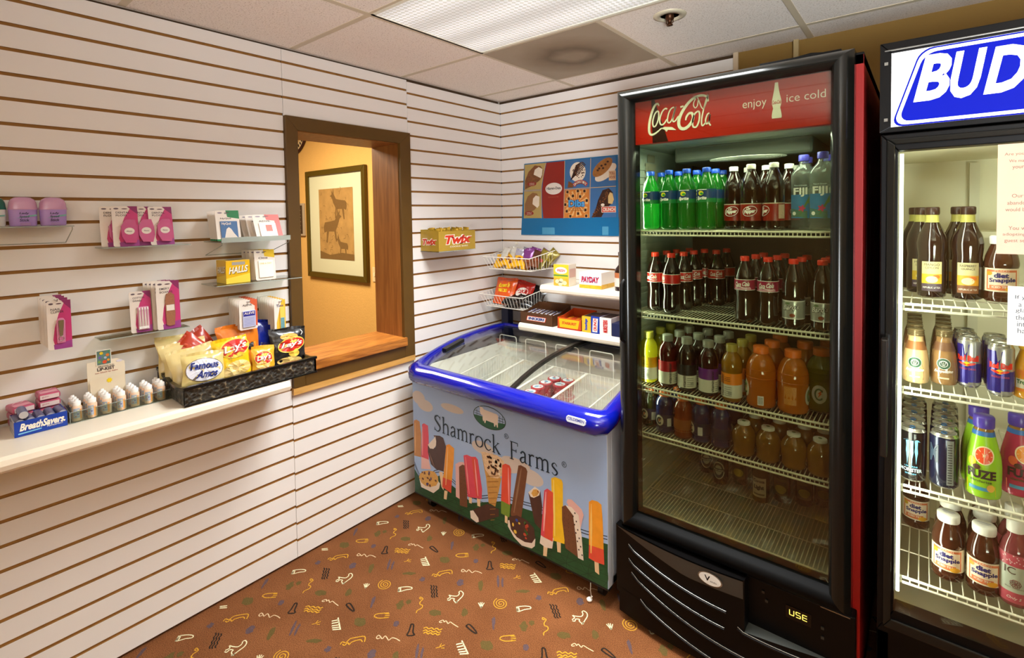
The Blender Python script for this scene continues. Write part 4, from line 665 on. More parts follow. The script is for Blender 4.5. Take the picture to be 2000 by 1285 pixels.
# red ice cream tubs
tubr = M('#b32a34', .35, noise=.1, nscale=60); tubl = M('#dfe6e8', .35); ring = M('#e8b8a8', .4)
def tub():
    t = thing('ice_cream_tub', 'x', 'ice cream tub')
    mb = MB(); mb.lathe([(.026, 0), (.034, .075), (.034, .077)], tubr, 22)
    for k in range(10):
        a = k*.63; z = .025+.022*(k % 2)
        F = cyl(lambda zz: .026+.12*zz, .0006, z, a)
        for q in range(10):
            t0 = q*2*PI/10; t1 = (q+1)*2*PI/10
            P = [F((.0085 if i in (0, 1) else .0055)*cos(t_), (.0085 if i in (0, 1) else .0055)*sin(t_)) for i, t_ in enumerate((t0, t1, t1, t0))]
            mb.add(P, [(0, 1, 2, 3)], ring)
    mb.build('tub_body', t)
    l = MB(); l.lathe([(.036, .073), (.037, .075), (.037, .083), (.033, .084), (.001, .0845)], tubr, 22)
    FL = lambda a, b, h=0: Vector((a, b, .0848+h))
    l.ell(FL, 0, 0, .028, .028, tubl, n=18); l.ell(FL, -.004, .004, .014, .009, M('#6a9ab8', .4), h=.0003, n=12); l.ell(FL, .012, -.008, .007, .006, M('#c83a3a', .4), h=.0003, n=10)
    l.build('lid', t); return t
t0 = tub(); first = True
tubs = []
for (x, y, n_) in [(.648, -.345, 3), (.649, -.425, 3), (.656, -.505, 3), (.668, -.585, 3), (.725, -.33, 3), (.728, -.41, 3), (.738, -.49, 2), (.746, -.57, 2), (.67, -.665, 2), (.75, -.65, 2), (.67, -.738, 1), (.75, -.73, 1)]:
    for k in range(n_): tubs.append((x, y, .405+.0858*k))
for i, (x, y, z) in enumerate(tubs):
    lab = 'round red ice cream tub '+['at the bottom of a stack', 'in the middle layer', 'in the top layer'][round((z-.405)/.0858)]+' of the third freezer basket'; gn = 'red ice cream tubs, '+['bottom', 'middle', 'top'][round((z-.405)/.0858)]+' layer'
    if i == 0: t0.location = (x, y, z); t0['label'] = lab; t0['group'] = gn
    else: dup(t0, (x, y, z), R.uniform(0, 6), lab, gn)
# wrapped ice creams
def pillow(w, h, d, mat, n=12, crimp=True, seed=0, art=None, back=None):
    """sealed bag standing in the xz plane, front to -y"""
    q = random.Random(seed); mb = MB(); ph = [q.uniform(0, 6) for _ in range(6)]
    def f(u, v, s):
        e = max(0.0, (1-abs(2*u-1)**2.6)*(1-abs(2*v-1)**3.2))**.62
        wr = .05*d*(sin(u*17+ph[0])*sin(v*13+ph[1])+.7*sin(u*31+ph[2]+v*11)+.5*sin(v*39+ph[3]))*(.3+e)
        x = (u-.5)*w*(1-.06*sin(v*PI)*1.0)+.012*w*sin(v*9+ph[4]); z = v*h
        return Vector((x, -s*(d/2*e+wr*(1 if e > .02 else 0)), z))
    for s in (1, -1):
        vs = [f(i/n, j/n, s) for j in range(n+1) for i in range(n+1)]
        fs = [(j*(n+1)+i, j*(n+1)+i+1, (j+1)*(n+1)+i+1, (j+1)*(n+1)+i) for j in range(n) for i in range(n)]
        if s < 0: fs = [t_[::-1] for t_ in fs]
        mb.add(vs, fs, mat if s > 0 or back is None else back, True)
    if crimp:
        for z0, z1 in ((-.0, -.010), (h, h+.010)):
            k = 16; vs = []
            for i in range(k+1):
                x = (i/k-.5)*w*.99; vs += [(x, .0005*(-1)**i, z0), (x, .0007*(-1)**i+.003*sin(x*60), z1+.002*sin(x*45+seed))]
            mb.add(vs, [(2*i, 2*i+2, 2*i+3, 2*i+1) for i in range(k)]+[(2*i+1, 2*i+3, 2*i+2, 2*i) for i in range(0)], mat)
    F = lambda a, b, hh=0: f(a/w+.5, b/h, 1)+Vector((0, -.0012-hh, 0))
    return mb, F
def lay(o, loc, rx=0, ry=0, rz=0): o.location = loc; o.rotation_euler = (rx, ry, rz); return o
bl = M('#3f78c8', .3, noise=.35, nscale=40); go = M('#c8a040', .3, noise=.3, nscale=40); sil = M('#c9cdd2', .25, metal=.5, noise=.2, nscale=40)
for i, (x, y, z, rx, ry, rz, m) in enumerate([(.25, -.42, .50, 1.2, .3, .5, bl), (.31, -.46, .485, 1.3, -.3, -.6, bl), (.33, -.40, .51, 1.1, .2, .2, bl), (.27, -.50, .45, 1.4, .1, 1.0, go), (.25, -.68, .41, 1.45, .1, .2, go), (.33, -.69, .41, 1.45, -.1, -.2, bl), (.47, -.45, .41, 1.45, .1, .4, bl), (.50, -.66, .41, 1.45, 0, .1, go), (.9, -.68, .41, 1.45, 0, .3, M('#b8442c', .4, noise=.3, nscale=50)), (.96, -.66, .41, 1.4, 0, -.3, M('#c8c4b8', .4, noise=.3, nscale=50))]):
    mb, F = pillow(.075, .12, .022, m, 10, True, i)
    F2 = F; mb.ell(F2, 0, .06, .022, .03, go if m is bl else wht, h=.0006, n=10)
    o = mb.build('ice_cream_wrapper'); lay(o, (x, y, z), rx-PI, ry, rz) if False else lay(o, (x, y+.05, z+.012), PI/2-.1, 0, rz)
    tag(o, ['blue', 'blue', 'blue', 'gold', 'gold', 'blue', 'blue', 'gold', 'red', 'white'][i]+' wrapped ice cream '+['lying at the back of the leftmost freezer basket', 'lying at the front of the leftmost freezer basket', 'lying at the back of the second freezer basket'][0 if i < 4 else 1 if i < 6 else 2] if i < 7 else ['gold wrapped ice cream at the front of the second freezer basket', 'red ice cream wrapper at the bottom of the rightmost basket', 'white ice cream wrapper at the bottom of the rightmost basket'][i-7], 'ice cream', 'wrapped ice creams in the freezer' if i < 7 else None)
# ---- poster on the back wall
t = thing('ice_cream_poster', 'blue ice cream poster with picture squares on the back slatwall', 'poster', (.56, -.003, 1.4145))
mb = MB(); pb = M('#136a9c', .3); FP = frame((-.56, -.0, -1.4145), (1, 0, 0), (0, 0, 1))
mb.prism([(.166, 1.4145), (.95, 1.4145), (.95, 1.868), (.2003, 1.868)], FP, .004, pb, 0); mb.build('poster_board', t)
pp = MB(); FP = frame((-.56, -.0042, -1.4145), (1, 0, 0), (0, 0, 1)); h0 = .0002
c_ = lambda a, **k: M(a, .35, **k)
def sq(pts, col, h=h0): pp.poly(FP, pts, col, h=h)
sq([(.20, 1.700), (.330, 1.700), (.372, 1.862), (.2035, 1.862)], c_('#b09858')); sq([(.19, 1.521), (.333, 1.521), (.330, 1.692), (.196, 1.692)], c_('#b09858'))
pp.poly(FP, [(.345, 1.519), (.495, 1.519), (.508, 1.862), (.376, 1.862), (.352, 1.78), (.338, 1.69), (.337, 1.60)], c_('#8e2418', noise=.12, nscale=8), h=h0)
dbl = c_('#3f6c9c', noise=.2, nscale=10)
sq([(.513, 1.696), (.680, 1.697), (.686, 1.861), (.517, 1.861)], dbl); sq([(.687, 1.698), (.85, 1.698), (.85, 1.861), (.693, 1.861)], dbl)
sq([(.50, 1.520), (.675, 1.520), (.678, 1.688), (.508, 1.688)], c_('#c87a34', noise=.3, nscale=14)); sq([(.68, 1.520), (.85, 1.520), (.85, 1.689), (.684, 1.689)], dbl)
sq([(.86, 1.520), (.945, 1.520), (.945, 1.861), (.86, 1.861)], c_('#3f6c9c'))
pch = c_('#caa878'); 
for a in ([(.331, 1.519), (.333, 1.69), (.345, 1.78), (.372, 1.863)], [(.498, 1.518), (.511, 1.863)], [(.677, 1.518), (.690, 1.863)], [(.193, 1.696), (.333, 1.696)], [(.505, 1.692), (.85, 1.694)]): pp.stroke(FP, a, .004, pch, h=.0006)
nut = c_('#7a4a24', noise=.6, nscale=90); van = c_('#e6d8c0', noise=.08, nscale=40); chc = c_('#3c2218', noise=.5, nscale=90)
pp.poly(FP, [(.205, 1.705), (.205, 1.76), (.235, 1.815), (.285, 1.852), (.33, 1.845), (.35, 1.82), (.34, 1.775), (.32, 1.755), (.26, 1.725)], nut, h=.0003)
pp.poly(FP, [(.275, 1.795), (.285, 1.825), (.315, 1.84), (.345, 1.825), (.34, 1.79), (.33, 1.77)], van, h=.0005)
pp.poly(FP, [(.20, 1.535), (.20, 1.61), (.225, 1.66), (.265, 1.682), (.30, 1.675), (.315, 1.64), (.305, 1.60), (.28, 1.575)], c_('#8c6238', noise=.1, nscale=12), h=.0003)
pp.poly(FP, [(.262, 1.61), (.268, 1.645), (.29, 1.664), (.318, 1.655), (.315, 1.60), (.30, 1.585)], van, h=.0005)
mar = c_('#8e2a1c'); 
for cx, cz in ((.26, 1.737), (.235, 1.552)): pp.ell(FP, cx, cz, .036, .014, mar, h=.0008, n=20); pp.text(FP, 'VANILLA', cx-.02, cz+.001, cx+.02, cz+.007, van, h=.001); pp.text(FP, 'ALMOND', cx-.02, cz-.008, cx+.02, cz-.002, van, h=.001)
pp.ell(FP, .4265, 1.700, .062, .036, c_('#e4dcd0'), h=.0006, n=28); pp.text(FP, 'H\u00e4agen-Dazs', .374, 1.690, .479, 1.711, c_('#241c1c'), h=.0009, bold=.02)
pp.text(FP, 'MADE LIKE NO OTHER', .385, 1.646, .462, 1.652, c_('#b86a50'), h=.0006)
pp.ell(FP, .60, 1.79, .055, .058, van, h=.0004, n=22)
for i in range(10): pp.stroke(FP, [(.55+.004*i, 1.745+.009*i), (.585+.005*i, 1.772+.008*i), (.60+.006*i, 1.762+.007*i)], .006, chc, h=.0005)
for i in range(40): a = R.uniform(0, 6.28); k = R.random()**.5; pp.ell(FP, .605+.045*k*cos(a), 1.795+.04*k*sin(a), .004, .0035, chc if i % 2 else nut, h=.0006, n=6)
pp.poly(FP, [(.528, 1.70), (.535, 1.74), (.565, 1.725), (.57, 1.70)], nut, h=.0005)
rd = c_('#c42a20')
for i, ch_ in enumerate('DRUMSTICK'):
    a = 1.0-.235*i*1.0; cx = .617+.048*-sin(a-.06); cz = 1.695+.04*cos(a-.06)*.9
    FT = frame(FP(cx, cz), (cos((a)*.8), 0, sin((a)*.8)), (-sin(a*.8), 0, cos(a*.8)))
    pp.rect(FT, -.008, -.011, .008, .011, rd, h=.0007); pp.text(FT, ch_, -.005, -.007, .005, .007, van, h=.001, bold=.03)
pp.ell(FP, .765, 1.805, .075, .036, c_('#a06a34', noise=.4, nscale=60), h=.0005, n=24, rot=.62); pp.ell(FP, .785, 1.775, .078, .034, van, h=.0004, n=24, rot=.55)
for a, b in ((.735, 1.79), (.76, 1.815), (.785, 1.82), (.77, 1.8), (.80, 1.835), (.745, 1.80)): pp.ell(FP, a, b, .008, .006, chc, h=.0007, n=8)
pp.rect(FP, .806, 1.728, .85, 1.782, c_('#d8b88c'), h=.0006)
for k, tt in enumerate(('TOLL', 'HOUSE')): pp.text(FP, tt, .81, 1.760-.022*k, .846, 1.776-.022*k, mar, h=.0009, bold=.02)
for i in range(16):
    a = i*2*PI/16; pp.poly(FP, [(.59+.02*cos(a), 1.605+.016*sin(a)), (.59+.078*cos(a-.08), 1.605+.078*sin(a-.08)), (.59+.078*cos(a+.08), 1.605+.078*sin(a+.08))], c_('#e0b070'), h=.0003)
for a, b in ((.527, 1.675), (.60, 1.678), (.645, 1.676), (.565, 1.65), (.535, 1.635), (.615, 1.645), (.66, 1.62), (.51, 1.60), (.52, 1.56), (.545, 1.53), (.60, 1.545), (.65, 1.565), (.655, 1.53)):
    pp.rect(FP, a-.011, b-.011, a+.011, b+.011, c_('#e0b070'), h=.0004); pp.rect(FP, a-.008, b-.008, a+.008, b+.008, chc, h=.0006)
pp.text(FP, 'Dibs', .532, 1.582, .648, 1.628, c_('#123a6c'), h=.0008, bold=.09); pp.text(FP, 'Dibs', .534, 1.585, .646, 1.626, c_('#4fa0d8'), h=.0011, bold=.03)
pp.text(FP, 'BITE SIZED', .56, 1.571, .62, 1.577, chc, h=.0009); pp.text(FP, 'ICE CREAM SNACKS', .54, 1.560, .64, 1.566, chc, h=.0009)
pp.poly(FP, [(.69, 1.522), (.715, 1.56), (.735, 1.62), (.765, 1.675), (.805, 1.685), (.83, 1.66), (.835, 1.61), (.80, 1.58), (.77, 1.545), (.755, 1.522)], chc, h=.0003)
pp.poly(FP, [(.800, 1.60), (.80, 1.64), (.812, 1.662), (.828, 1.655), (.836, 1.62), (.826, 1.595)], c_('#d8b878'), h=.0005)
for i in range(60): a = R.uniform(.70, .80); pp.ell(FP, a, 1.53+(a-.70)*1.35+R.uniform(-.02, .02), .004, .003, nut, h=.0005, n=6)
pp.rect(FP, .757, 1.548, .848, 1.582, van, h=.0006); pp.rect(FP, .760, 1.551, .845, 1.579, rd, h=.0008); pp.text(FP, 'CRUNCH', .765, 1.555, .842, 1.575, van, h=.001, bold=.05)
pp.ell(FP, .765, 1.592, .012, .008, van, h=.0007, n=14)
pp.build('printed_panel', t)
pr_ = MB(); pr_.rect(FP, .335, 1.42, .43, 1.462, M('#4f98bc', .2), h=.0004).rect(FP, .76, 1.42, .80, 1.468, M('#4f98bc', .2), h=.0004); pr_.build('clear_sticker', t)
# ================================================================ COOLERS
CO = (1.67, -.45, 0)
bk = M('#050404', .4, spec=.2); bkm = M('#161613', .2, metal=.3, bump=.03, bscale=30); redm = M('#8c0c06', .45, bump=.02, bscale=40); inner = M('#b8c2b4', .4)
ck = thing('cola_cooler', 'tall glass-door cooler with red sides, black frame and cola header', 'drinks cooler', CO)
def cb(mb, name, bevel=0, par=None): shift(mb, CO); return mb.build(name, par or ck, bevel)
X0, X1c = 1.283, 2.055
mb = MB(); mb.box(X0, 1.318, -.795, -.08, .06, 1.985, redm).box(1.995, X1c, -.795, -.08, .06, 1.985, redm).box(X0, X1c, -.12, -.075, .06, 1.985, redm).box(X0, X1c, -.795, -.08, 1.955, 1.99, bk).box(X0, X1c, -.795, -.08, .06, .10, bk)
cb(mb, 'cabinet', .002)
mb = MB(); mb.box(1.318, 1.322, -.79, -.125, .375, 1.795, inner).box(1.990, 1.995, -.79, -.125, .375, 1.795, inner).box(1.318, 1.995, -.128, -.121, .375, 1.795, M('#3c3c34', .5)).box(1.318, 1.995, -.79, -.12, 1.795, 1.80, M('#9aa294', .5)).box(1.318, 1.995, -.79, -.12, .372, .378, M('#b8bfae', .4))  # back darker, sides lighter: the interior's shade put into the liner colour
for i in range(46):       # ribs of the liner on both sides
    z = .45+i*.028; mb.box(1.322, 1.325, -.76, -.2, z, z+.016, inner); mb.box(1.986, 1.990, -.76, -.2, z, z+.016, inner)
cb(mb, 'liner')
mb = MB(); mb.box(1.42, 1.9, -.60, -.2, 1.735, 1.795, M('#5c6258', .5)); cb(mb, 'evaporator_cover', .01)
mb = MB(); gr_ = M('#c8ccc0', .4)
for i in range(11): mb.tube([(1.69+(.02+.011*i)*cos(t_*PI/12), -.60+(.02+.011*i)*.7*sin(t_*PI/12), 1.733) for t_ in range(24)], .0012, gr_, 4, True)
for i in range(16): mb.tube([(1.69, -.60, 1.732), (1.69+.13*cos(i*PI/8), -.60+.09*sin(i*PI/8), 1.732)], .0012, gr_, 4)
cb(mb, 'fan_guard')
mb = MB(); fr = [(1.298, 2.036, .352, 1.992), (1.366, 1.978, .42, 1.942)]
o_, i_ = fr
F = frame((0, -.80, 0), (1, 0, 0), (0, 0, 1))
TL, TR, BL, BR = (o_[0], o_[3]), (o_[1], o_[3]), (o_[0], o_[2]), (o_[1], o_[2]); tl, tr, bl_, br = (i_[0], i_[3]), (i_[1], i_[3]), (i_[0], i_[2]), (i_[1], i_[2])
def rail(a, b, c, d, mat):
    """door rail with a rounded face: a-b outer edge, c-d inner edge"""
    n = 8; vs = []
    for e0, e1 in ((a, c), (b, d)):
        for i in range(n+1):
            k = i/n; x = e0[0]+(e1[0]-e0[0])*k; z = e0[1]+(e1[1]-e0[1])*k
            dep = .022+.052*sin(PI*min(1, .5*k*1.6+.06))**.7 if k < .93 else .03
            vs.append((x, -.80-dep, z))
    fs = [(i, i+1, n+2+i, n+1+i) for i in range(n)]
    mb.add(vs, fs+[f[::-1] for f in []], mat, True)
    m = len(vs); mb.add([(a[0], -.80, a[1]), (b[0], -.80, b[1]), vs[n+1], vs[0]], [(0, 1, 2, 3)], mat); mb.add([(c[0], -.80, c[1]), (d[0], -.80, d[1]), vs[2*n+1], vs[n]], [(0, 1, 2, 3)], mat)
rail(TL, TR, tl, tr, bkm); rail(TR, BR, tr, br, bkm); rail(BR, BL, br, bl_, M('#040404', .62, spec=.12)); rail(BL, TL, bl_, tl, bkm)
mb.box(o_[0], i_[0], -.80, -.795, o_[2], o_[3], bk).box(i_[1], o_[1], -.80, -.795, o_[2], o_[3], bk).box(o_[0], o_[1], -.80, -.795, o_[2], i_[2], bk).box(o_[0], o_[1], -.80, -.795, i_[3], o_[3], bk)
door = cb(mb, 'door')
mb = MB(); zc = M('#c9c9be', .3, metal=.6)
for i in range(150): mb.box(1.367+i*.00407, 1.367+i*.00407+.0022, -.832, -.826, .414, .419, zc)
mb.box(1.364, 1.980, -.829, -.824, .412, .4135, zc)
shift(mb, CO); mb.build('gasket', door)
mb = MB(); mb.box(1.364, 1.980, -.838, -.832, .418, 1.944, glass('#dfe2d4', 1.6, 'cola_door_glass')); shift(mb, CO); mb.build('door_glass', door)
mb = MB(); mb.tube([(1.335, -.862, 1.30), (1.332, -.885, 1.28), (1.332, -.888, 1.12), (1.332, -.888, 1.08), (1.335, -.862, 1.06)], .008, bk, 8); shift(mb, CO); mb.build('handle', door)
# header behind the glass
mb = MB(); rdp = M('#b01a0a', .35, noise=.1, nscale=3); FH = frame((0, -.8305, 0), (1, 0, 0), (0, 0, 1)); cr = M('#e8e2d4', .5)
mb.box(1.365, 1.979, -.83, -.80, 1.790, 1.943, rdp)
mb.poly(FH, [(1.432, 1.791), (1.49, 1.791), (1.44, 1.942), (1.428, 1.942)], M('#2a0c08', .35), h=.0004)
wv = lambda n, a: [a*(.35+.65*sin(PI*(i+.5)/n)) for i in range(n)]
for nm, wd_ in (('C1', .009), ('o', .006), ('c', .006), ('a', .0055), ('hy', .007), ('C2', .011), ('lp', .004), ('o2', .0065), ('l', .0055), ('a2', .0055)):
    p = COLA[nm]; mb.stroke(FH, p, wv(len(p), wd_) if nm in ('C1', 'C2') else wd_*.85, cr, h=.0008)
mb.poly(FH, COLA['sw'], cr, h=.0009)
mb.text(FH, 'enjoy', 1.737, 1.860, 1.807, 1.893, cr, h=.0008, bold=-.005)
mb.text(FH, 'ice cold', 1.863, 1.869, 1.966, 1.893, cr, h=.0008, bold=-.005)
bt = [(1.8308, 1.934), (1.8396, 1.934), (1.841, 1.918), (1.844, 1.900), (1.8487, 1.880), (1.849, 1.870), (1.8455, 1.856), (1.848, 1.845), (1.850, 1.832), (1.849, 1.825), (1.823, 1.825), (1.822, 1.832), (1.8235, 1.845), (1.826, 1.856), (1.8225, 1.870), (1.8228, 1.880), (1.8265, 1.900), (1.8295, 1.918)]
mb.poly(FH, bt, cr, h=.0008); mb.text(FH, 'Coca-Cola', 1.8235, 1.868, 1.848, 1.880, rdp, h=.0012, shear=.3, bold=.02)
shift(mb, CO); mb.build('header_sign', door)
# wire shelves
def wshelf(x0, x1, y0, y1, z, n, name, par, org, bead=0, cols=4, mat=None):
    m = mat or M('#ddd8bc', .4); mb = MB()
    for i in range(n+1):
        x = x0+.004+(x1-x0-.008)*i/n; mb.tube([(x, y0+.002, z-.0025), (x, y1, z-.0025)], .0016, m, 4, smooth=False)
    for k in range(cols): y = y0+(y1-y0)*(k+.9)/cols; mb.tube([(x0, y, z-.006), (x1, y, z-.006)], .002, m, 4, smooth=False)
    mb.tube([(x0, y1, z-.005), (x0, y0+.01, z-.005), (x0+.006, y0, z-.005), (x1-.006, y0, z-.005), (x1, y0+.01, z-.005), (x1, y1, z-.005)], .0036, m, 6)
    mb.tube([(x0+.01, y0-.001, z-.020), (x1-.01, y0-.001, z-.020)], .0036, m, 6)
    nb = int((x1-x0)/.0125) if not bead else int((x1-x0)/bead)
    for i in range(nb):
        x = x0+.012+(x1-x0-.024)*i/(nb-1); mb.tube([(x, y0-.001, z-.006), (x, y0-.001, z-.019)], .0016, m, 4, smooth=False)
    shift(mb, org); return mb.build(name, par)
for z in (1.478, 1.168, .890, .712, .425): wshelf(1.328, 1.985, -.788, -.16, z, 52, 'wire_shelf', ck, CO)
# sheet on the liner
mb = MB(); FL_ = frame((1.3258, 0, 0), (0, 1, 0), (0, 0, 1)); mb.rect(FL_, -.66, 1.60, -.56, 1.74, M('#b8b49c', .6), h=.0004).rect(FL_, -.64, 1.745, -.57, 1.775, M('#a09c84', .6), h=.0004)
for k in range(7): mb.rect(FL_, -.645, 1.62+k*.015, -.575, 1.622+k*.015, M('#6a6858', .6), h=.0008)
cb(mb, 'notice_sheet')
# lower grille
mb = MB(); mb.box(1.29, 2.048, -.835, -.10, .03, .350, bk).box(1.30, 2.04, -.84, -.795, .345, .352, bk)
cb(mb, 'base', .004)
def bulge(x): k = (x-1.285)/.76; return -.84-.055*sin(PI*min(1, max(0, .12+k*.95)))
mb = MB(); n = 16
xs = [1.287+(1.755-1.287)*i/n for i in range(n+1)]
vs = [(x, bulge(x), z) for x in xs for z in (.10, .358)]; mb.add(vs, [(2*i, 2*i+2, 2*i+3, 2*i+1) for i in range(n)], bk, True)
vs = [(x, y, .358) for x in xs for y in (bulge(x), -.83)]; mb.add(vs, [(2*i, 2*i+2, 2*i+3, 2*i+1) for i in range(n)], bk, True)
mb.add([(1.755, -.83, .10), (1.755, bulge(1.755), .10), (1.755, bulge(1.755), .358), (1.755, -.83, .358)], [(0, 1, 2, 3)], bk)
xs2 = [1.30+(2.046-1.30)*i/n for i in range(n+1)]
tp = lambda x: .200 if x > 1.76 else .12
vs = [(x, bulge(x)-.001, z) for x in xs2 for z in (.028, .19 if x > 1.745 else .12)]; mb.add(vs, [(2*i, 2*i+2, 2*i+3, 2*i+1) for i in range(n)], bk, True)
xs3 = [1.755+(2.046-1.755)*i/8 for i in range(9)]
vs = [(x, y, .19) for x in xs3 for y in (bulge(x)-.001, -.83)]; mb.add(vs, [(2*i, 2*i+2, 2*i+3, 2*i+1) for i in range(8)], M('#3a3c38', .45), True)
cb(mb, 'grille')
mb = MB(); gy = M('#3c3c38', .35, metal=.2)
# grey wedge strip on top of the grille
vs = [];
for i in range(n+1):
    k = i/n; x = 1.296+(1.752-1.296)*k; lo = .352-.055*min(1, (k*1.7))**1.0
    vs += [(x, bulge(x)-.002, lo), (x, bulge(x)-.006, .357)]
mb.add(vs, [(2*i, 2*i+2, 2*i+3, 2*i+1) for i in range(n)], gy, True); cb(mb, 'grille_top_band')
mb = MB(); hl = M('#8c8c86', .2, metal=.8)
def lou(x0, x1, z0, zm, z1, nm='louver_highlight'):
    mb = MB(); p = []
    for i in range(17):
        k = i/16; x = x0+(x1-x0)*k; z = z0+(z1-z0)*k-zm*4*k*(1-k)*.5
        if k < .06: z += .008
        p.append((x, bulge(x)-.003, z))
    mb.tube(p, .0016, hl, 5); cb(mb, nm)  # bright line along each slat: the louver's highlight put into the colour
    mb = MB()
    q = [(x, y-.0005, z-.006) for x, y, z in p]; mb.tube(q, [.004]*len(q), bk, 6); cb(mb, 'louver_slat')
lou(1.345, 1.700, .300, .020, .236); lou(1.345, 1.695, .246, .020, .178); lou(1.357, 1.80, .200, .030, .10); lou(1.395, 1.78, .118, .02, .035)
lou(1.735, 2.0, .192, .010, .166); lou(1.93, 2.04, .165, .006, .150)
mb = MB(); mb.box(1.96, 2.035, -.842, -.836, .3455, .3485, hl); cb(mb, 'latch_strip')
mb = MB(); FV = frame((1.652, bulge(1.652)-.008, .327), (1, -.02, 0), (0, 0, 1))
mb.ell(FV, 0, 0, .040, .022, M('#8c8c86', .25, metal=.8), h=0, n=28).ell(FV, 0, 0, .036, .019, M('#dcdcd6', .3), h=.0006, n=28)
mb.text(FV, 'V', -.018, -.008, .001, .010, bk, h=.001, bold=.02).text(FV, 'endo', .001, -.008, .022, -.002, bk, h=.001); cb(mb, 'oval_badge')
mb = MB(); mb.box(1.865, 1.935, -.8375, -.83, .265, .305, M('#050505', .15)); FD = frame((1.90, -.8378, .287), (1, 0, 0), (0, 0, 1)); led = M('#d8c85a', .4, emis=1.2)
def seg(ch_, cx):
    w_, h_ = .006, .008; S_ = {'U': 'bcdef', 'S': 'acdfg', 'E': 'adefg'}[ch_]; P = dict(a=[(-w_, h_), (w_, h_)], b=[(w_, 0), (w_, h_)], c=[(w_, -h_), (w_, 0)], d=[(-w_, -h_), (w_, -h_)], e=[(-w_, -h_), (-w_, 0)], f=[(-w_, 0), (-w_, h_)], g=[(-w_, 0), (w_, 0)])
    for s_ in S_: mb.stroke(FD, [(cx+a, b) for a, b in P[s_]], .0025, led, h=.0004)
for ch_, cx in (('U', -.018), ('S', 0), ('E', .018)): seg(ch_, cx)
cb(mb, 'display')
for x, z in ((1.80, .315), (1.81, .29), (1.965, .28), (1.965, .25)): mb = MB(); mb.obox((x, -.838, z), .008, .004, .008, M('#3a3a36', .3, metal=.5)); cb(mb, 'screw')
mb = MB()    # white script swash on the right flank
FR = frame((X1c+.0005, 0, 0), (0, 1, 0), (0, 0, 1)); mb.stroke(FR, [(-.74, 1.05), (-.71, 1.3), (-.66, 1.55), (-.60, 1.68), (-.55, 1.60), (-.56, 1.4), (-.60, 1.2)], [.004, .010, .016, .014, .012, .01, .005], M('#c8c0b4', .4), h=.0008)
mb.stroke(FR, [(-.5, .9), (-.42, 1.3), (-.35, 1.5), (-.3, 1.45)], [.004, .012, .014, .006], M('#c8c0b4', .4), h=.0008); cb(mb, 'side_graphic')
mb = MB(); mb.box(1.78, 2.0, -.80, -.60, 1.992, 2.008, bk).tube([(1.8, -.76, 2.006), (1.92, -.78, 2.012), (2.0, -.74, 2.01)], .006, bk, 6); cb(mb, 'top_hinge')
l = area('cola_cooler_lamp', (1.67, -.74, 1.775), (0, 0, 0), .5, .06, 2.4, (.88, 1, .84))
l = area('cola_cooler_lamp', (1.365, -.765, 1.25), (0, -PI/2, 0), .9, .02, 2.0, (.86, 1, .84))
# ---- beer cooler
BO = (2.47, -.42, 0)
bc = thing('beer_cooler', 'tall black glass-door cooler with lit blue and white beer sign', 'drinks cooler', BO)
def bb(mb, name, bevel=0, par=None): shift(mb, BO); return mb.build(name, par or bc, bevel)
wi = M('#e6e2c8', .5)
mb = MB(); mb.box(2.095, 2.125, -.79, -.06, .06, 1.975, bk).box(2.825, 2.855, -.79, -.06, .06, 1.975, bk).box(2.095, 2.855, -.10, -.055, .06, 1.975, bk).box(2.095, 2.855, -.79, -.06, 1.72, 1.975, bk).box(2.095, 2.855, -.79, -.06, .06, .345, bk).box(2.10, 2.85, -.80, -.10, .0, .06, bk)
bb(mb, 'cabinet', .003)
mb = MB(); mb.box(2.125, 2.129, -.785, -.105, .36, 1.715, wi).box(2.821, 2.825, -.785, -.105, .36, 1.715, wi).box(2.125, 2.825, -.109, -.104, .36, 1.715, wi).box(2.125, 2.825, -.785, -.10, 1.711, 1.717, wi).box(2.125, 2.825, -.785, -.10, .352, .358, M('#a09880', .5))
mb.box(2.318, 2.345, -.135, -.109, .5, 1.70, M('#d8d6c0', .4)).box(2.20, 2.75, -.30, -.11, 1.44, 1.46, wi); bb(mb, 'liner')
mb = MB(); F = frame((0, -.79, 0), (1, 0, 0), (0, 0, 1))
def fr4(mb, X0, X1, Z0, Z1, x0, x1, z0, z1, F, h, mat):
    for q in ([(X0, Z0), (X1, Z0), (x1, z0), (x0, z0)], [(X1, Z0), (X1, Z1), (x1, z1), (x1, z0)], [(X1, Z1), (X0, Z1), (x0, z1), (x1, z1)], [(X0, Z1), (X0, Z0), (x0, z0), (x0, z1)]): mb.prism(q, F, h, mat, 0)
fr4(mb, 2.098, 2.852, .352, 1.742, 2.136, 2.814, .425, 1.696, F, .055, bk)
fr4(mb, 2.112, 2.838, .372, 1.728, 2.130, 2.820, .40, 1.712, frame((0, -.845, 0), (1, 0, 0), (0, 0, 1)), .008, bkm)
bdoor = bb(mb, 'door', .003)
mb = MB(); mb.box(2.135, 2.815, -.846, -.841, .424, 1.697, glass('#f4f6ee', 1.5, 'beer_door_glass')); shift(mb, BO); mb.build('door_glass', bdoor)
mb = MB(); mb.box(2.104, 2.120, -.893, -.853, .868, 1.19, M('#15120e', .25)); shift(mb, BO); mb.build('handle', bdoor, .004)
mb = MB(); fr4(mb, 2.095, 2.855, 1.746, 1.986, 2.120, 2.830, 1.760, 1.957, F, .062, bk); mb.box(2.11, 2.84, -.80, -.79, 1.75, 1.97, bk)
mb.box(2.105, 2.85, -.856, -.852, 1.962, 1.966, M('#8a8a84', .3, metal=.7)); sb = bb(mb, 'sign_box', .002)
for z in (1.78, 1.93): mb = MB(); mb.obox((2.109, -.8535, z), .008, .004, .008, M('#8a8a84', .3, metal=.8)); shift(mb, BO); mb.build('screw', sb)
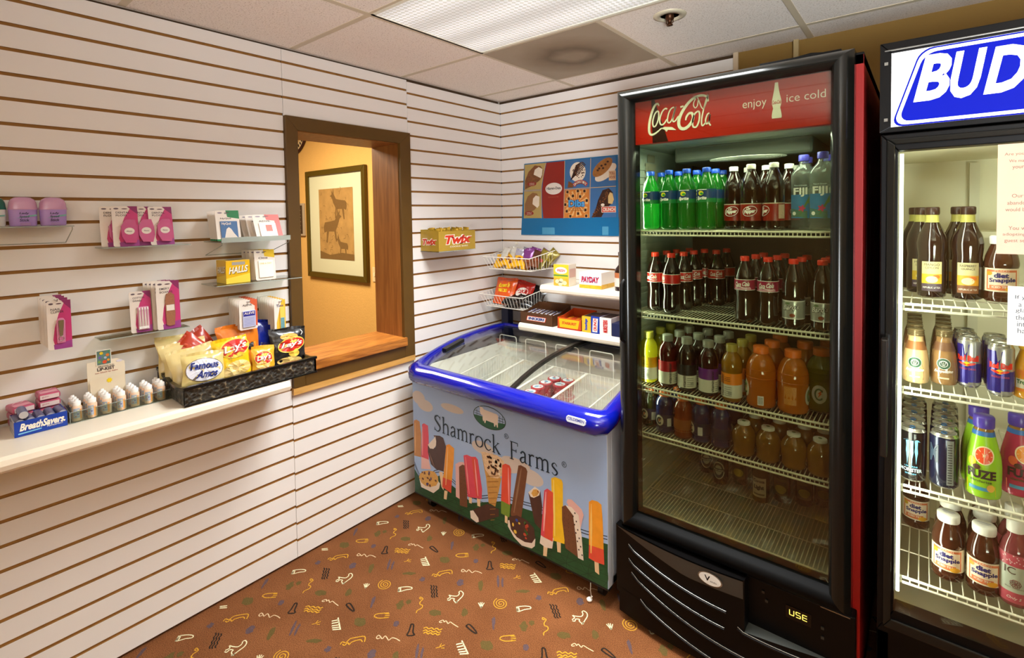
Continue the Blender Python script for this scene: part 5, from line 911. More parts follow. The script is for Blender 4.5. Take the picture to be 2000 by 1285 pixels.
# lit sign face
sw_ = M('#ffffff', .4, emis=1.15); sbl = M('#03108c', .5, spec=.1, emis=.6)
FSg = frame((0, -.8465, 0), (1, 0, 0), (0, 0, 1)); mb = MB()
mb.box(2.119, 2.831, -.846, -.83, 1.759, 1.958, sw_)
def rr(inset, xl=2.119, xr=2.81, z0=1.7605, z1=1.9565, sh=.062, r=.026):
    """slanted rounded plaque"""
    a, b, c, d = xl+inset, xr-inset, z0+inset, z1-inset; p = []
    sx = lambda z: sh*((z-z0)/(z1-z0))
    for cx, cz, t0 in ((b-r-sh, d-r, 0), (a+r, d-r, PI/2), (a+r, c+r, PI), (b-r-sh, c+r, 1.5*PI)):
        for i in range(6): t_ = t0+i*PI/10; X = cx+r*cos(t_); Z = cz+r*sin(t_); p.append((X+sx(Z), Z))
    return p
mb.poly(FSg, rr(0), sbl, h=.0003); mb.poly(FSg, rr(.004), sw_, h=.0006); mb.poly(FSg, rr(.012), sbl, h=.0009)
mb.text(FSg, 'B', 2.167, 1.820, 2.243, 1.937, sw_, h=.0013, bold=.035, shear=.28)
mb.text(FSg, 'U', 2.241, 1.816, 2.309, 1.9335, sw_, h=.0013, bold=.035, shear=.28)
mb.text(FSg, 'D', 2.303, 1.818, 2.385, 1.930, sw_, h=.0013, bold=.035, shear=.28)
shift(mb, BO); mb.build('sign_face', sb)
for z in (1.278, 1.041, .760, .493): wshelf(2.138, 2.812, -.775, -.14, z, 28, 'wire_shelf', bc, BO, bead=.02, mat=M('#f0ecd8', .35))
mb = MB(); mb.tube([(2.143, -.805, .46), (2.143, -.805, 1.69)], .0045, M('#f2fff4', .4, emis=3), 8); bb(mb, 'fluorescent_tube')
l = area('beer_cooler_lamp', (2.16, -.79, 1.07), (0, -PI/2, .5), 1.2, .03, 2.4, (.98, 1, .9))
l = area('beer_cooler_lamp', (2.48, -.74, 1.70), (0, 0, 0), .6, .04, 1.2, (.98, 1, .9))
def paper(name, label, x0, x1, z0, z1, col, lines, tcol):
    o = MB(); Fp = frame((0, -.848, 0), (1, 0, 0), (0, 0, 1)); o.box(x0, x1, -.848, -.847, z0, z1, col)
    for (s, a, b, w_, h_) in lines: o.text(Fp, s, a, b, a+w_, b+h_, tcol, h=.0004)
    org = ((x0+x1)/2, -.848, z0); shift(o, org); ob = o.build(name); ob.location = org; tag(ob, label, 'notice'); return ob
pk = M('#e4b69c', .6, noise=.12, nscale=14)
paper('taped_notice', 'pink photo notice taped inside the beer cooler door, upper right', 2.331, 2.56, 1.425, 1.692, pk, [('Are you', 2.343, 1.662, .034, .009), ('We may', 2.351, 1.645, .03, .009), ('your', 2.357, 1.629, .02, .009), ('Our c', 2.357, 1.562, .028, .009), ('abando', 2.349, 1.545, .032, .009), ('would b', 2.346, 1.529, .034, .009), ('You w', 2.352, 1.484, .03, .009), ('adopting', 2.342, 1.468, .04, .009), ('guest se', 2.345, 1.452, .036, .009)], M('#8a6a58', .6))
paper('taped_notice', 'white typed notice taped on the beer cooler door below the pink one', 2.353, 2.56, 1.203, 1.347, M('#f2efe8', .6), [('If y', 2.366, 1.314, .018, .012), ('a f', 2.372, 1.298, .014, .012), ('gla', 2.367, 1.282, .018, .012), ('the', 2.367, 1.266, .018, .012), ('int', 2.370, 1.25, .014, .012), ('ha', 2.371, 1.234, .014, .012)], M('#3c4850', .6))
# ================================================================ GOODS ON THE LEFT WALL
clearp = glass('#e6ebe4', 1.2, 'acrylic')
cedge = M('#b9c2b8', .2, trans=.3)
def cshelf(y0, y1, z, dep, label, lip=0.0, brace=True):
    t = thing('clear_shelf', label, 'shelf', (dep/2, (y0+y1)/2, z-.003))
    o = (dep/2, (y0+y1)/2, z-.003)
    mb = MB(); mb.box(.001, dep, y0, y1, z-.003, z, clearp); mb.box(dep, dep+.0012, y0, y1, z-.003, z+lip, cedge); 
    if lip: mb.box(dep-.003, dep, y0, y1, z, z+lip, clearp)
    shift(mb, o); mb.build('sheet', t)
    if brace:
        mb = MB()
        for y in (y0+.004, y1-.004): mb.tube([(dep-.004, y, z-.004), (dep-.006, y, z-.012), (.003, y, z-.055)], .0014, cedge, 5)
        mb.tube([(.002, y0+.004, z-.055), (.002, y1-.004, z-.055)], .0012, cedge, 4); shift(mb, o); mb.build('brace', t)
    return t
cshelf(-2.62, -2.192, 1.531, .115, 'clear acrylic shelf on the left slatwall carrying the deodorants')
cshelf(-2.122, -1.862, 1.4555, .085, 'clear acrylic shelf on the left slatwall under the pink dental floss cards', brace=False)
cshelf(-2.134, -1.876, 1.151, .085, 'clear acrylic shelf on the left slatwall under the cotton swab and emery board cards', brace=False)
cshelf(-1.79, -1.530, 1.459, .17, 'clear acrylic shelf beside the hatch carrying green and red medicine cards', lip=.016)
cshelf(-1.805, -1.476, 1.295, .15, 'clear acrylic shelf beside the hatch carrying the yellow cough drop box', brace=False)
cshelf(-.706, -.418, 1.350, .152, 'clear acrylic shelf under the gold chocolate bar box near the corner', brace=False)
paperw = M('#e8ded2', .5); magen = M('#c23a74', .4, noise=.12, nscale=20); purp = M('#8a2c60', .4); blis = M('#c04c80', .15, coat=.6); inkd = M('#3a2c30', .5)
def card(kind, w, h):
    """blister card, back at y=0, front facing -y, hanging hole at the top; origin at bottom centre"""
    t = thing(dict(floss='dental_floss_card', nail='nail_clipper_card', swab='cotton_swab_card', emery='emery_board_card', green='medicine_card', red='medicine_card', yel='medicine_card', alv='medicine_card', tum='antacid_card')[kind], 'x', 'blister card')
    mb = MB(); F = frame((0, -.0008, 0), (1, 0, 0), (0, 0, 1)); r = .004
    mb.prism([(-w/2, r), (-w/2+r, 0), (w/2-r, 0), (w/2, r), (w/2, h-r), (w/2-r, h), (-w/2+r, h), (-w/2, h-r)], F, .0004, paperw, -.0004)
    F = frame((0, -.0013, 0), (1, 0, 0), (0, 0, 1))
    if kind in ('floss', 'nail', 'swab', 'emery'):
        mb.poly(F, [(-.18*w, 0), (w/2, 0), (w/2, h), (.28*w, h), (-.02*w, h*.72), (-.2*w, h*.45), (-.28*w, h*.2)], magen, h=.0001)
        mb.poly(F, [(.1*w, h), (w/2, h), (w/2, h*.8), (.28*w, h*.9)], purp, h=.0002)
        mb.poly(F, [(-.25*w, 0), (w/2, 0), (w/2, h*.16), (-.27*w, h*.1)], M('#9a4088', .4, noise=.2, nscale=30), h=.00015)
        mb.ell(F, -.32*w, h*.94, .10*w, .02*h, M('#6a5a60', .4), h=.0002, n=12)
        for tx, zz in zip(dict(floss=('DENTAL', 'FLOSS'), nail=('NAIL', 'CLIPPER'), swab=('COTTON', 'SWABS'), emery=('EMERY', 'BOARDS'))[kind], (.82, .75) if kind != 'nail' else (.80, .745)):
            mb.text(F, tx, -.34*w, h*zz, .20*w if len(tx) > 5 else .08*w, h*(zz+.045), inkd, h=.0003, bold=.01)
    elif kind in ('green', 'red', 'yel'):
        c1 = M(dict(green='#1f7a44', red='#c8402c', yel='#e8c22c')[kind], .4); mb.poly(F, [(-.05*w, h), (w/2, h), (w/2, h*.72), (.0, h*.78)], c1, h=.0001)
        mb.rect(F, .30*w, 0, w/2, h*.75, c1, h=.00012) if kind == 'red' else None
        mb.rect(F, -w/2, 0, w/2, h*.06, c1, h=.0001) if kind == 'green' else None
        mb.text(F, dict(green='NyQuil', red='ADVIL', yel='One')[kind], -.3*w, h*.70, .15*w, h*.76, inkd, h=.0003, bold=.02); mb.ell(F, -.3*w, h*.92, .1*w, .025*h, M('#8a7c88', .4), h=.0002, n=12)
        mb.ell(F, -.05*w, h*.9, .08*w, .015*h, M('#5a5a50', .4), h=.0002, n=10)
    elif kind == 'alv':
        mb.poly(F, [(.1*w, h), (w/2, h), (w/2, .1*h), (.36*w, .1*h), (.36*w, .78*h), (.1*w, .9*h)], M('#d2603c', .4), h=.0001); mb.text(F, 'ALEVE', -.32*w, h*.80, .2*w, h*.865, inkd, h=.0003, bold=.02)
    else:
        mb.poly(F, [(-.3*w, 0), (w/2, 0), (w/2, h), (.2*w, h), (-.1*w, h*.6), (-.3*w, h*.3)], M('#efb73a', .4), h=.0001); mb.text(F, 'Tums', -.3*w, h*.78, .32*w, h*.86, M('#2c3a6c', .4), h=.0003, bold=.02)
    mb.ell(F, 0, h*.935, .12*w, .012*h, M('#54343c', .5), h=.00025, n=12)
    mb.build('backing_card', t)
    b = MB()
    if kind == 'floss':
        b.prism([(-.06*w, .012), (.34*w, .010), (.44*w, .035), (.42*w, .065), (.33*w, h*.66), (-.02*w, h*.66), (-.2*w, .07), (-.2*w, .035)], F, .012, blis, 0); b.ell(frame((0, -.0138, 0), (1, 0, 0), (0, 0, 1)), .1*w, h*.37, .20*w, .085*h, paperw, n=18); b.text(frame((0, -.0142, 0), (1, 0, 0), (0, 0, 1)), 'floss', .0, h*.355, .2*w, h*.385, inkd)
        b.build('floss_pack', t, .004)
    elif kind == 'nail':
        b.prism([(-.14*w, h*.12), (.22*w, h*.12), (.24*w, h*.58), (.16*w, h*.64), (-.06*w, h*.64), (-.14*w, h*.58)], F, .006, M('#d884ac', .12, coat=.6), 0); b.build('blister', t, .003)
        c = MB(); st_ = M('#b8b4a8', .2, metal=.9); c.prism([(-.03*w, h*.28), (.1*w, h*.28), (.15*w, h*.5), (.16*w, h*.6), (-.06*w, h*.6), (-.06*w, h*.5)], frame((0, -.0076, 0), (1, 0, 0), (0, 0, 1)), .004, st_, 0)
        c.tube([(.035*w+.006*cos(i*PI/5), -.010, h*.22+.008*sin(i*PI/5)) for i in range(10)], .001, st_, 5, True); c.build('nail_clipper', t)
    elif kind == 'swab':
        b.prism([(-.18*w, h*.05), (.36*w, h*.05), (.36*w, h*.62), (-.18*w, h*.62)], F, .007, M('#d89ab8', .12, coat=.6), 0); b.build('blister', t, .003)
        for i in range(7):
            x = -.13*w+i*.065*w; c = MB(); c.tube([(x, -.0098, h*.10), (x+.002*(-1)**i, -.0098, h*.58)], .0014, paperw, 5).tube([(x, -.0098, h*.08), (x, -.0098, h*.14)], .0024, M('#f6f2f0', .7), 6).tube([(x+.002*(-1)**i, -.0098, h*.54), (x+.002*(-1)**i, -.0098, h*.60)], .0024, M('#f6f2f0', .7), 6); c.build('swab', t)
    elif kind == 'emery':
        b.prism([(-.12*w, h*.09), (.0, h*.06), (.22*w, h*.07), (.27*w, h*.3), (.26*w, h*.70), (.1*w, h*.76), (-.08*w, h*.73), (-.14*w, h*.6)], F, .004, M('#9a6446', .7, noise=.3, nscale=200), 0).rect(frame((0, -.0056, 0), (1, 0, 0), (0, 0, 1)), -.10*w, h*.38, .24*w, h*.5, paperw); b.build('emery_boards', t)
    elif kind in ('green', 'red', 'yel', 'alv'):
        c1 = M(dict(green='#4a6e9c', red='#efe6dc', yel='#f8f2e2', alv='#b8bcd8')[kind], .35); b.prism([(-.34*w, h*.08), (.30*w if kind == 'red' else .38*w, h*.08), (.30*w if kind == 'red' else .38*w, h*.64), (-.34*w, h*.64)], F, .004, c1, 0)
        F3 = frame((0, -.0055, 0), (1, 0, 0), (0, 0, 1))
        if kind == 'green': b.poly(F3, [(-.2*w, h*.1), (-.1*w, h*.38), (.0, h*.44), (.1*w, h*.38), (.2*w, h*.24), (.34*w, h*.1)], paperw); b.text(F3, 'NyQuil', -.28*w, h*.5, .1*w, h*.6, paperw, bold=.02)
        if kind == 'red': b.rect(F3, -.1*w, h*.3, .14*w, h*.56, M('#c8502c', .4)).rect(F3, -.3*w, h*.3, -.1*w, h*.5, M('#d8cfc4', .4))
        if kind == 'alv': b.rect(F3, -.3*w, h*.46, .34*w, h*.62, M('#2c2c8c', .4), h=.0001); b.text(F3, 'ALEVE', -.26*w, h*.52, .3*w, h*.60, paperw, bold=.02); [b.rect(F3, -.28*w, h*(.14+.05*k), .3*w, h*(.155+.05*k), M('#8a8ec0', .4), h=.0002) for k in range(6)]
        if kind == 'yel': b.text(F3, 'ONE A DAY', -.28*w, h*.52, .3*w, h*.57, M('#e0c060', .4))
        b.build('sachet', t, .0015)
    else:
        b.prism([(.02*w, h*.1), (.36*w, h*.1), (.36*w, h*.45), (.02*w, h*.45)], F, .004, M('#6a9aa0', .35, noise=.4, nscale=120), 0).prism([(-.02*w, h*.1), (.40*w, h*.1), (.40*w, h*.76), (-.02*w, h*.76)], F, .003, M('#f0c85c', .15), 0); b.build('tablet_roll', t, .001)
    return t
def place_cards(kind, w, h, spots, labels, group=None, tilt=0.0):
    src = None
    for i, (x, y, z) in enumerate(spots):
        lab = labels[i] if isinstance(labels, (list, tuple)) else labels
        if src is None:
            src = card(kind, w, h); src.location = (x, y, z); src.rotation_euler = (tilt, 0, PI/2); src['label'] = lab
            if group: src['group'] = group
        else:
            d = dup(src, (x, y, z), PI/2, lab, group); d.rotation_euler = (tilt-.02*i, 0, PI/2)
lean = -.10
place_cards('floss', .072, .138, [(.070, -2.050, 1.456), (.050, -2.078, 1.456), (.058, -1.998, 1.456), (.040, -2.030, 1.457), (.070, -1.945, 1.456), (.048, -1.965, 1.456)],
 ['pink dental floss card, front left of the three on the clear shelf', 'pink dental floss card tucked behind the front left one', 'pink dental floss card in the middle of the clear shelf', 'pink dental floss card tucked behind the middle one', 'pink dental floss card, rightmost on the clear shelf', 'pink dental floss card tucked behind the rightmost one'], 'pink dental floss cards', lean)
place_cards('nail', .056, .150, [(.115, -2.238, 1.151), (.085, -2.240, 1.155), (.06, -2.243, 1.158), (.035, -2.245, 1.160)],
 ['pink nail clipper card, frontmost on its wall hook', 'nail clipper card second on the wall hook', 'nail clipper card third on the wall hook', 'nail clipper card nearest the slatwall on its hook'], 'nail clipper cards on a hook')
place_cards('swab', .062, .143, [(.060, -2.015, 1.153)], ['pink cotton swab card on the clear shelf beside the emery boards'], None, lean)
place_cards('emery', .072, .172, [(.078, -1.938, 1.153), (.062, -1.946, 1.153), (.046, -1.953, 1.153), (.030, -1.960, 1.153)],
 ['pink emery board card, frontmost on the clear shelf', 'pink emery board card second in its row', 'pink emery board card third in its row', 'pink emery board card at the back of its row'], 'pink emery board cards', -.05)
place_cards('green', .085, .118, [(.120, -1.742, 1.461), (.102, -1.742, 1.461), (.084, -1.742, 1.461), (.068, -1.742, 1.461), (.052, -1.742, 1.461)],
 ['green cold medicine card, frontmost on the clear shelf by the hatch']+['green cold medicine card in the row behind the front one']*4, 'green cold medicine cards', -.18)
place_cards('red', .105, .108, [(.145, -1.598, 1.461), (.115, -1.612, 1.461), (.088, -1.622, 1.461), (.062, -1.632, 1.461)],
 ['red and white painkiller card, frontmost and most tilted', 'red and white painkiller card second from the front', 'red and white painkiller card third from the front', 'red and white painkiller card standing at the back of the row'], 'red painkiller cards', -.42)
place_cards('yel', .080, .122, [(.125, -1.612, 1.297), (.098, -1.618, 1.297), (.075, -1.622, 1.297), (.052, -1.626, 1.297)],
 ['white and yellow vitamin card, frontmost beside the yellow cough drop box', 'white and yellow vitamin card second in the row', 'white and yellow vitamin card third in the row', 'white and yellow vitamin card at the back of the row'], 'yellow vitamin cards', -.12)
place_cards('alv', .068, .116, [(.130, -1.688, 1.110)]+[(.130-.018*k, -1.688, 1.110+.0006*k) for k in range(1, 6)], ['white and orange pain relief card, frontmost on its hook']+['white and orange pain relief card hanging behind the front one']*5, 'orange pain relief cards')
place_cards('tum', .046, .134, [(.145, -1.572, 1.078)]+[(.145-.018*k, -1.572, 1.078+.0006*k) for k in range(1, 8)], ['yellow antacid card, frontmost on its hook beside the hatch']+['yellow antacid card hanging behind the front one']*7, 'yellow antacid cards')
def hook(y, z, L, label):
    t = thing('peg_hook', label, 'hook', (.0, y, z)); a = MB(); st_ = M('#d0ccc4', .25, metal=.8)
    a.box(.001, .004, -.022, .022, -.012, .012, clearp if False else M('#ddd8d0', .3)); a.build('hook_plate', t)
    a = MB(); a.tube([(.003, 0, 0), (L-.006, 0, -.001), (L, 0, .006)], .0016, st_, 6); a.build('prong', t)
hook(-2.243, 1.302, .135, 'metal wall hook carrying the nail clipper cards'); hook(-1.688, 1.219, .15, 'metal wall hook carrying the orange pain relief cards'); hook(-1.572, 1.204, .165, 'metal wall hook carrying the yellow antacid cards')
# deodorants
def deo(body, cap, txt):
    t = thing('deodorant', 'x', 'deodorant'); n = 24
    def sup(rx, ry, z, m=None): return [(rx*abs(cos(a))**.7*(1 if cos(a) >= 0 else -1), ry*abs(sin(a))**.8*(1 if sin(a) >= 0 else -1), z) for a in [2*PI*i/n for i in range(n)]]
    def loft(secs, mat, cap_=True):
        b = MB(); vs = []; fs = []
        for s_ in secs: vs += s_
        for j in range(len(secs)-1):
            for i in range(n): fs.append((j*n+i, j*n+(i+1) % n, (j+1)*n+(i+1) % n, (j+1)*n+i))
        b.add(vs, fs, mat, True); b.add(secs[-1], [tuple(range(n))], mat); b.add(secs[0], [tuple(range(n))[::-1]], mat); return b
    b = loft([sup(.029, .015, 0), sup(.0305, .017, .004), sup(.0315, .0175, .03), sup(.0325, .018, .050)], body)
    F = frame((0, -.0186, 0), (1, 0, 0), (0, 0, 1)); wt = M('#e8e4f0', .4)
    for k, s_ in enumerate(txt): b.text(F, s_, -.012, .034-.010*k, .010, .042-.010*k, M('#3a3450', .4) if body is not grn_ else wt, h=.0003, bold=.02, shear=.2)
    b.poly(F, [(-.02, .024), (.026, .030), (.027, .035), (.012, .033)], M('#7ab0a8', .4), h=.0002); b.rect(F, -.011, .002, .012, .010, M('#a884b8', .4) if body is not grn_ else M('#c8c8c8', .4), h=.0002)
    b.build('body', t)
    b = loft([sup(.0335, .019, .050), sup(.0335, .019, .053), sup(.032, .018, .058), sup(.031, .0175, .070), sup(.027, .015, .080), sup(.018, .010, .0865), sup(.006, .004, .088)], cap); b.build('cap', t); return t
grn_ = M('#d8d8d8', .3)
lav = deo(M('#b090d0', .25), M('#c896b8', .2, coat=.3), ('Lady', 'Speed', 'Stick')); lav.location = (.062, -2.232, 1.532); lav.rotation_euler = (0, 0, PI/2+.1); lav['label'] = 'lavender deodorant at the right end of the clear shelf'; lav['group'] = 'lavender deodorants'
dup(lav, (.062, -2.300, 1.532), PI/2+.1, 'lavender deodorant between the other lavender one and the green-capped one', 'lavender deodorants')
gd = deo(grn_, M('#0c5a4c', .3, coat=.3), ('Speed', 'Stick', '')) if False else deo(grn_, M('#0c5a4c', .3, coat=.3), ('Mennen', 'Speed')); gd.location = (.062, -2.368, 1.532); gd.rotation_euler = (0, 0, PI/2+.1); gd['label'] = 'deodorant with dark green cap at the left edge of the shelf'
# cough drop box
t = thing('cough_drop_box', 'yellow box of cough drops on the clear shelf by the hatch', 'box', (.076, -1.716, 1.296), PI/2)
mb = MB(); yl = M('#e8b81c', .35, noise=.08, nscale=30); mb.box(-.044, .044, -.045, .045, 0, .088, yl)
F = frame((0, -.0452, 0), (1, 0, 0), (0, 0, 1)); FL2 = frame((-.0442, 0, 0), (0, -1, 0), (0, 0, 1)); wt = M('#f4efe0', .4); ye2 = M('#f6d84c', .4)
for Fq in (F, FL2):
    mb.poly(Fq, [(-.044, .02), (.044, .035), (.044, .0), (-.044, .0)], ye2, h=.0001); mb.text(Fq, 'HALLS', -.032, .034, .038, .060, M('#8a6a10', .4), h=.0003, bold=.05, shear=.2, slope=.006); mb.text(Fq, 'HALLS', -.034, .036, .036, .062, wt, h=.0006, bold=.03, shear=.2, slope=.006)
mb.rect(F, -.022, .070, .026, .082, M('#a8a49c', .3), h=.0002); mb.build('carton', t, .001)
mb = MB(); mb.box(-.02, .03, -.02, .03, .0882, .0888, M('#8c8c90', .3, metal=.4)); mb.build('window_flap', t)
# ---- items on the long shelf
t = thing('mint_roll_box', 'blue open box of breath mint rolls on the long left shelf', 'box', (.105, -2.294, .921), PI/2)
bb_ = M('#0c3aa0', .35); mb = MB(); mb.box(-.058, .058, -.048, -.046, 0, .044, bb_).box(-.058, -.056, -.046, .046, 0, .044, M('#c8ccd8', .4)).box(.056, .058, -.046, .046, 0, .044, bb_).box(-.058, .058, .044, .046, 0, .044, bb_).box(-.056, .056, -.046, .044, 0, .002, bb_)
F = frame((0, -.0482, 0), (1, 0, 0), (0, 0, 1)); mb.text(F, 'BreathSavers.', -.047, .015, .053, .037, wt, h=.0003, bold=.04, shear=.3); mb.text(F, 'PEPPERMINT', .012, .010, .048, .014, wt, h=.0003); mb.poly(F, [(-.05, .006), (.0, .009), (.0, .012), (-.05, .010)], M('#7ac0e8', .4), h=.0002); mb.build('carton', t)
mint = M('#5a6088', .3, metal=.3, noise=.4, nscale=90)
def roll():
    t = thing('mint_roll', 'x', 'roll of mints'); b = MB(); b.tube([(0, -.036, .0115), (0, .030, .0115)], .0112, mint, 14); b.build('wrapper', t)
    b = MB(); b.tube([(0, -.0375, .0115), (0, -.036, .0115)], .0102, M('#d8dce4', .3, metal=.5), 14); b.build('foil_end', t); return t
r0 = roll()
rs = [(.110, -2.341+.0235*k_, z_) for z_ in (.9235, .9470) for k_ in range(5)]+[(.116, -2.330, .9705)]
for i, p_ in enumerate(rs):
    if i == 0: r0.location = p_; r0.rotation_euler = (.0, 0, PI/2); r0['label'] = 'silver blue roll of mints lying in the blue box'; r0['group'] = 'mint rolls in the blue box'
    else: dup(r0, p_, PI/2+R.uniform(-.06, .06), 'silver blue roll of mints lying in the blue box', 'mint rolls in the blue box')
pkm = M('#b8506c', .35, noise=.12, nscale=40); pkl = M('#ecd8d4', .4)
def ppack(name, label, x, y, z, rz, rx=0):
    t = thing(name, label, 'small box', (x, y, z), rz); 
    b = MB(); b.box(-.026, .026, -.034, .034, 0, .021, pkm); b.build('tin', t, .007, 3)
    b = MB(); b.rect(frame((0, -.0342, 0), (1, 0, 0), (0, 0, 1)), -.022, .004, .022, .017, pkl, h=.0003); b.rect(frame((0, 0, .0212), (1, 0, 0), (0, 1, 0)), -.02, -.028, .02, .0, M('#d890a0', .4), h=.0003); b.stroke(frame((0, 0, .0212), (1, 0, 0), (0, 1, 0)), [(-.015, .01), (-.005, .022), (.003, .012), (.014, .024)], .002, pkl, h=.0006); b.text(frame((0, -.0342, 0), (1, 0, 0), (0, 0, 1)), 'gum', -.018, .008, -.002, .013, pkm, h=.0006); b.build('label', t)
    t.rotation_euler = (rx, 0, rz); return t
for k_ in range(4):
    if k_ < 3: ppack('gum_pack', ['pink gum pack at the bottom of the left stack behind the blue mint box', 'pink gum pack in the middle of the left stack behind the blue mint box', 'pink gum pack on top of the left stack behind the blue mint box'][k_], .038, -2.325, .9215+.0225*k_, PI/2+.08*k_)
    ppack('gum_pack', ['pink gum pack at the bottom of the right stack behind the mint rolls', 'pink gum pack second from the bottom of the right stack', 'pink gum pack second from the top of the right stack', 'pink gum pack on top of the right stack behind the mint rolls'][k_], .036, -2.262, .9215+.0225*k_, PI/2)
mb = MB(); mb.box(-.04, .04, -.03, .03, 0, .052, M('#c8a088', .5)); mb.text(frame((.0402, 0, 0), (0, 1, 0), (0, 0, 1)), 'bar', .004, .02, .02, .03, M('#b87860', .5), h=.0003); mb.box(-.03, .03, -.022, .022, .052, .085, M('#dcd0c4', .5)); o = mb.build('tan_box'); o.location = (.09, -2.412, .921); tag(o, 'tan box at the far left end of the long shelf', 'box')
# lip balm display
t = thing('display_tray', 'clear tray holding small white-capped bottles on the long shelf', 'display tray', (.09, -2.094, .921))
mb = MB(); mb.box(-.060, .062, -.136, .136, 0, .002, clearp).box(.060, .062, -.136, .136, .002, .034, clearp).box(-.060, .060, -.136, -.134, .002, .05, clearp).box(-.060, .060, .134, .136, .002, .05, clearp)
mb.tube([(.062, -.136, .034), (.062, .136, .034)], .0009, cedge, 4).tube([(.062, -.136, .0), (.062, .136, .0)], .0009, cedge, 4).tube([(.062, .136, 0), (.062, .136, .034), (-.06, .136, .05)], .0009, cedge, 4).tube([(.062, -.136, 0), (.062, -.136, .034), (-.06, -.136, .05)], .0009, cedge, 4); mb.build('tray', t)
def lotion():
    t = thing('lotion_bottle', 'x', 'small bottle'); b = MB(); bod = M('#e8c8ac', .3)
    b.lathe([(.0115, 0), (.0125, .002), (.0125, .043), (.010, .047), (.0085, .049)], bod, 18); b.build('bottle', t)
    c = MB(); c.lathe([(.0105, .0475), (.0105, .0585), (.009, .0600), (.0052, .0605), (.0048, .066), (.001, .0665)], M('#f8f6f2', .35), 18); c.build('cap', t)
    l = MB(); F = cyl(.0126, .0003); l.rect(F, -.008, .010, .008, .040, M('#a8b4c8', .4, noise=.5, nscale=220), n=5); l.rect(F, .008, .006, .014, .036, M('#e8a04c', .4), n=3)
    for k, (a, b_) in enumerate(((-.003, .03), (.003, .022), (-.002, .016), (.004, .034))): l.ell(F, a, b_, .0018, .0018, M(['#e8c84c', '#5a4aa0', '#d86a3c', '#f0e8a0'][k], .4), h=.0004, n=7)
    l.build('label', t); return t
l0 = lotion(); k = 0
for row in range(3):
    for c_i in range(7):
        y = -2.211+.0372*c_i; x = .137-.028*row+.003*((c_i*3) % 2)
        lab = ['white-capped lotion bottle in the front row of the clear tray', 'white-capped lotion bottle in the middle row of the clear tray', 'white-capped lotion bottle in the back row of the clear tray'][row]
        gname = ['lotion bottles, front row of the tray', 'lotion bottles, middle row of the tray', 'lotion bottles, back row of the tray'][row]
        if k == 0: l0.location = (x, y, .9235); l0.rotation_euler = (0, 0, PI/2-.2); l0['label'] = lab; l0['group'] = gname
        else: dup(l0, (x, y, .9235), PI/2-.45+R.uniform(-.3, .3), lab, gname)
        k += 1
t = thing('display_card', 'cream display card with flower picture above the lotion bottles', 'display card', (.058, -2.118, .9235), PI/2)
mb = MB(); crm_ = M('#e8dcc4', .5); F = frame((0, 0, 0), (1, 0, 0), (0, 0, 1)); mb.prism([(-.05, .0), (.05, .0), (.05, .14), (.03, .155), (-.05, .155)], F, .001, crm_, -.001)
mb.prism([(-.046, .0), (.046, .0), (.046, .10), (-.046, .10)], frame((0, -.012, 0), (1, 0, 0), (0, 0, 1)), .001, M('#e0d2b8', .5), 0)
F = frame((0, -.0015, 0), (1, 0, 0), (0, 0, 1)); mb.text(F, 'ARIZONA SUN', -.022, .133, .02, .138, inkd, h=.0003); mb.text(F, 'LIP-KIST', -.024, .121, .022, .132, inkd, h=.0003, bold=.03); mb.text(F, 'sun block lip balm', -.03, .112, .03, .118, M('#a83c2c', .4), h=.0003)
mb.ell(F, .035, .145, .009, .004, M('#d8d4e0', .4), h=.0002, n=12); mb.build('card', t)
mb = MB(); F = frame((0, -.003, 0), (1, 0, 0), (0, 0, 1)); mb.box(-.026, .014, -.0026, -.0014, .140, .190, wt); mb.rect(F, -.024, .142, .012, .188, M('#5c7c74', .4, noise=.5, nscale=90))
for a, b_, c_, r_ in ((-.012, .180, '#e8c82c', .005), (.004, .172, '#d87a2c', .005), (-.016, .166, '#6a5ab0', .004), (-.004, .150, '#d8502c', .006), (.006, .155, '#e89a2c', .004), (-.018, .152, '#7aa04c', .004), (-.002, .164, '#a8b8d0', .004), (.007, .184, '#4c8a5c', .003)): mb.ell(F, a, b_, r_, r_, M(c_, .4), h=.0003, n=9)
mb.build('flower_picture', t)
mb = MB(); F = frame((0, -.0135, 0), (1, 0, 0), (0, 0, 1)); mb.poly(F, [(.004+(.009 if i % 2 else .006)*cos(i*PI/8), .088+(.009 if i % 2 else .006)*sin(i*PI/8)) for i in range(16)], M('#f0d020', .4)); mb.build('sun_sticker', t)
# ---- wicker tray with crisps
tb = thing('wicker_tray', 'black woven wicker tray of snack bags on the end of the long shelf', 'tray', (.155, -1.733, .921), PI/2)
wk = bpy.data.materials.new('black_wicker'); wk.use_nodes = True; nt = wk.node_tree; b = nt.nodes['Principled BSDF']; tc = nt.nodes.new('ShaderNodeTexCoord')
wv_ = nt.nodes.new('ShaderNodeTexVoronoi'); wv_.inputs['Scale'].default_value = 75; nt.links.new(tc.outputs['Object'], wv_.inputs['Vector']); rmp = nt.nodes.new('ShaderNodeValToRGB'); rmp.color_ramp.elements[0].color = lin('#0c0a08'); rmp.color_ramp.elements[1].color = lin('#3c3830'); rmp.color_ramp.elements[1].position = .75
e = rmp.color_ramp.elements.new(.95); e.color = lin('#8a7c60'); nt.links.new(wv_.outputs['Distance'], rmp.inputs[0]); nt.links.new(rmp.outputs[0], b.inputs['Base Color']); b.inputs['Roughness'].default_value = .3
bp_ = nt.nodes.new('ShaderNodeBump'); bp_.inputs['Strength'].default_value = 1; bp_.inputs['Distance'].default_value = .006; nt.links.new(wv_.outputs['Distance'], bp_.inputs['Height']); nt.links.new(bp_.outputs['Normal'], b.inputs['Normal'])
gb = M('#14120f', .25, coat=.3)
mb = MB(); L, D = .232, .134      # half length (local x -> world y), half depth
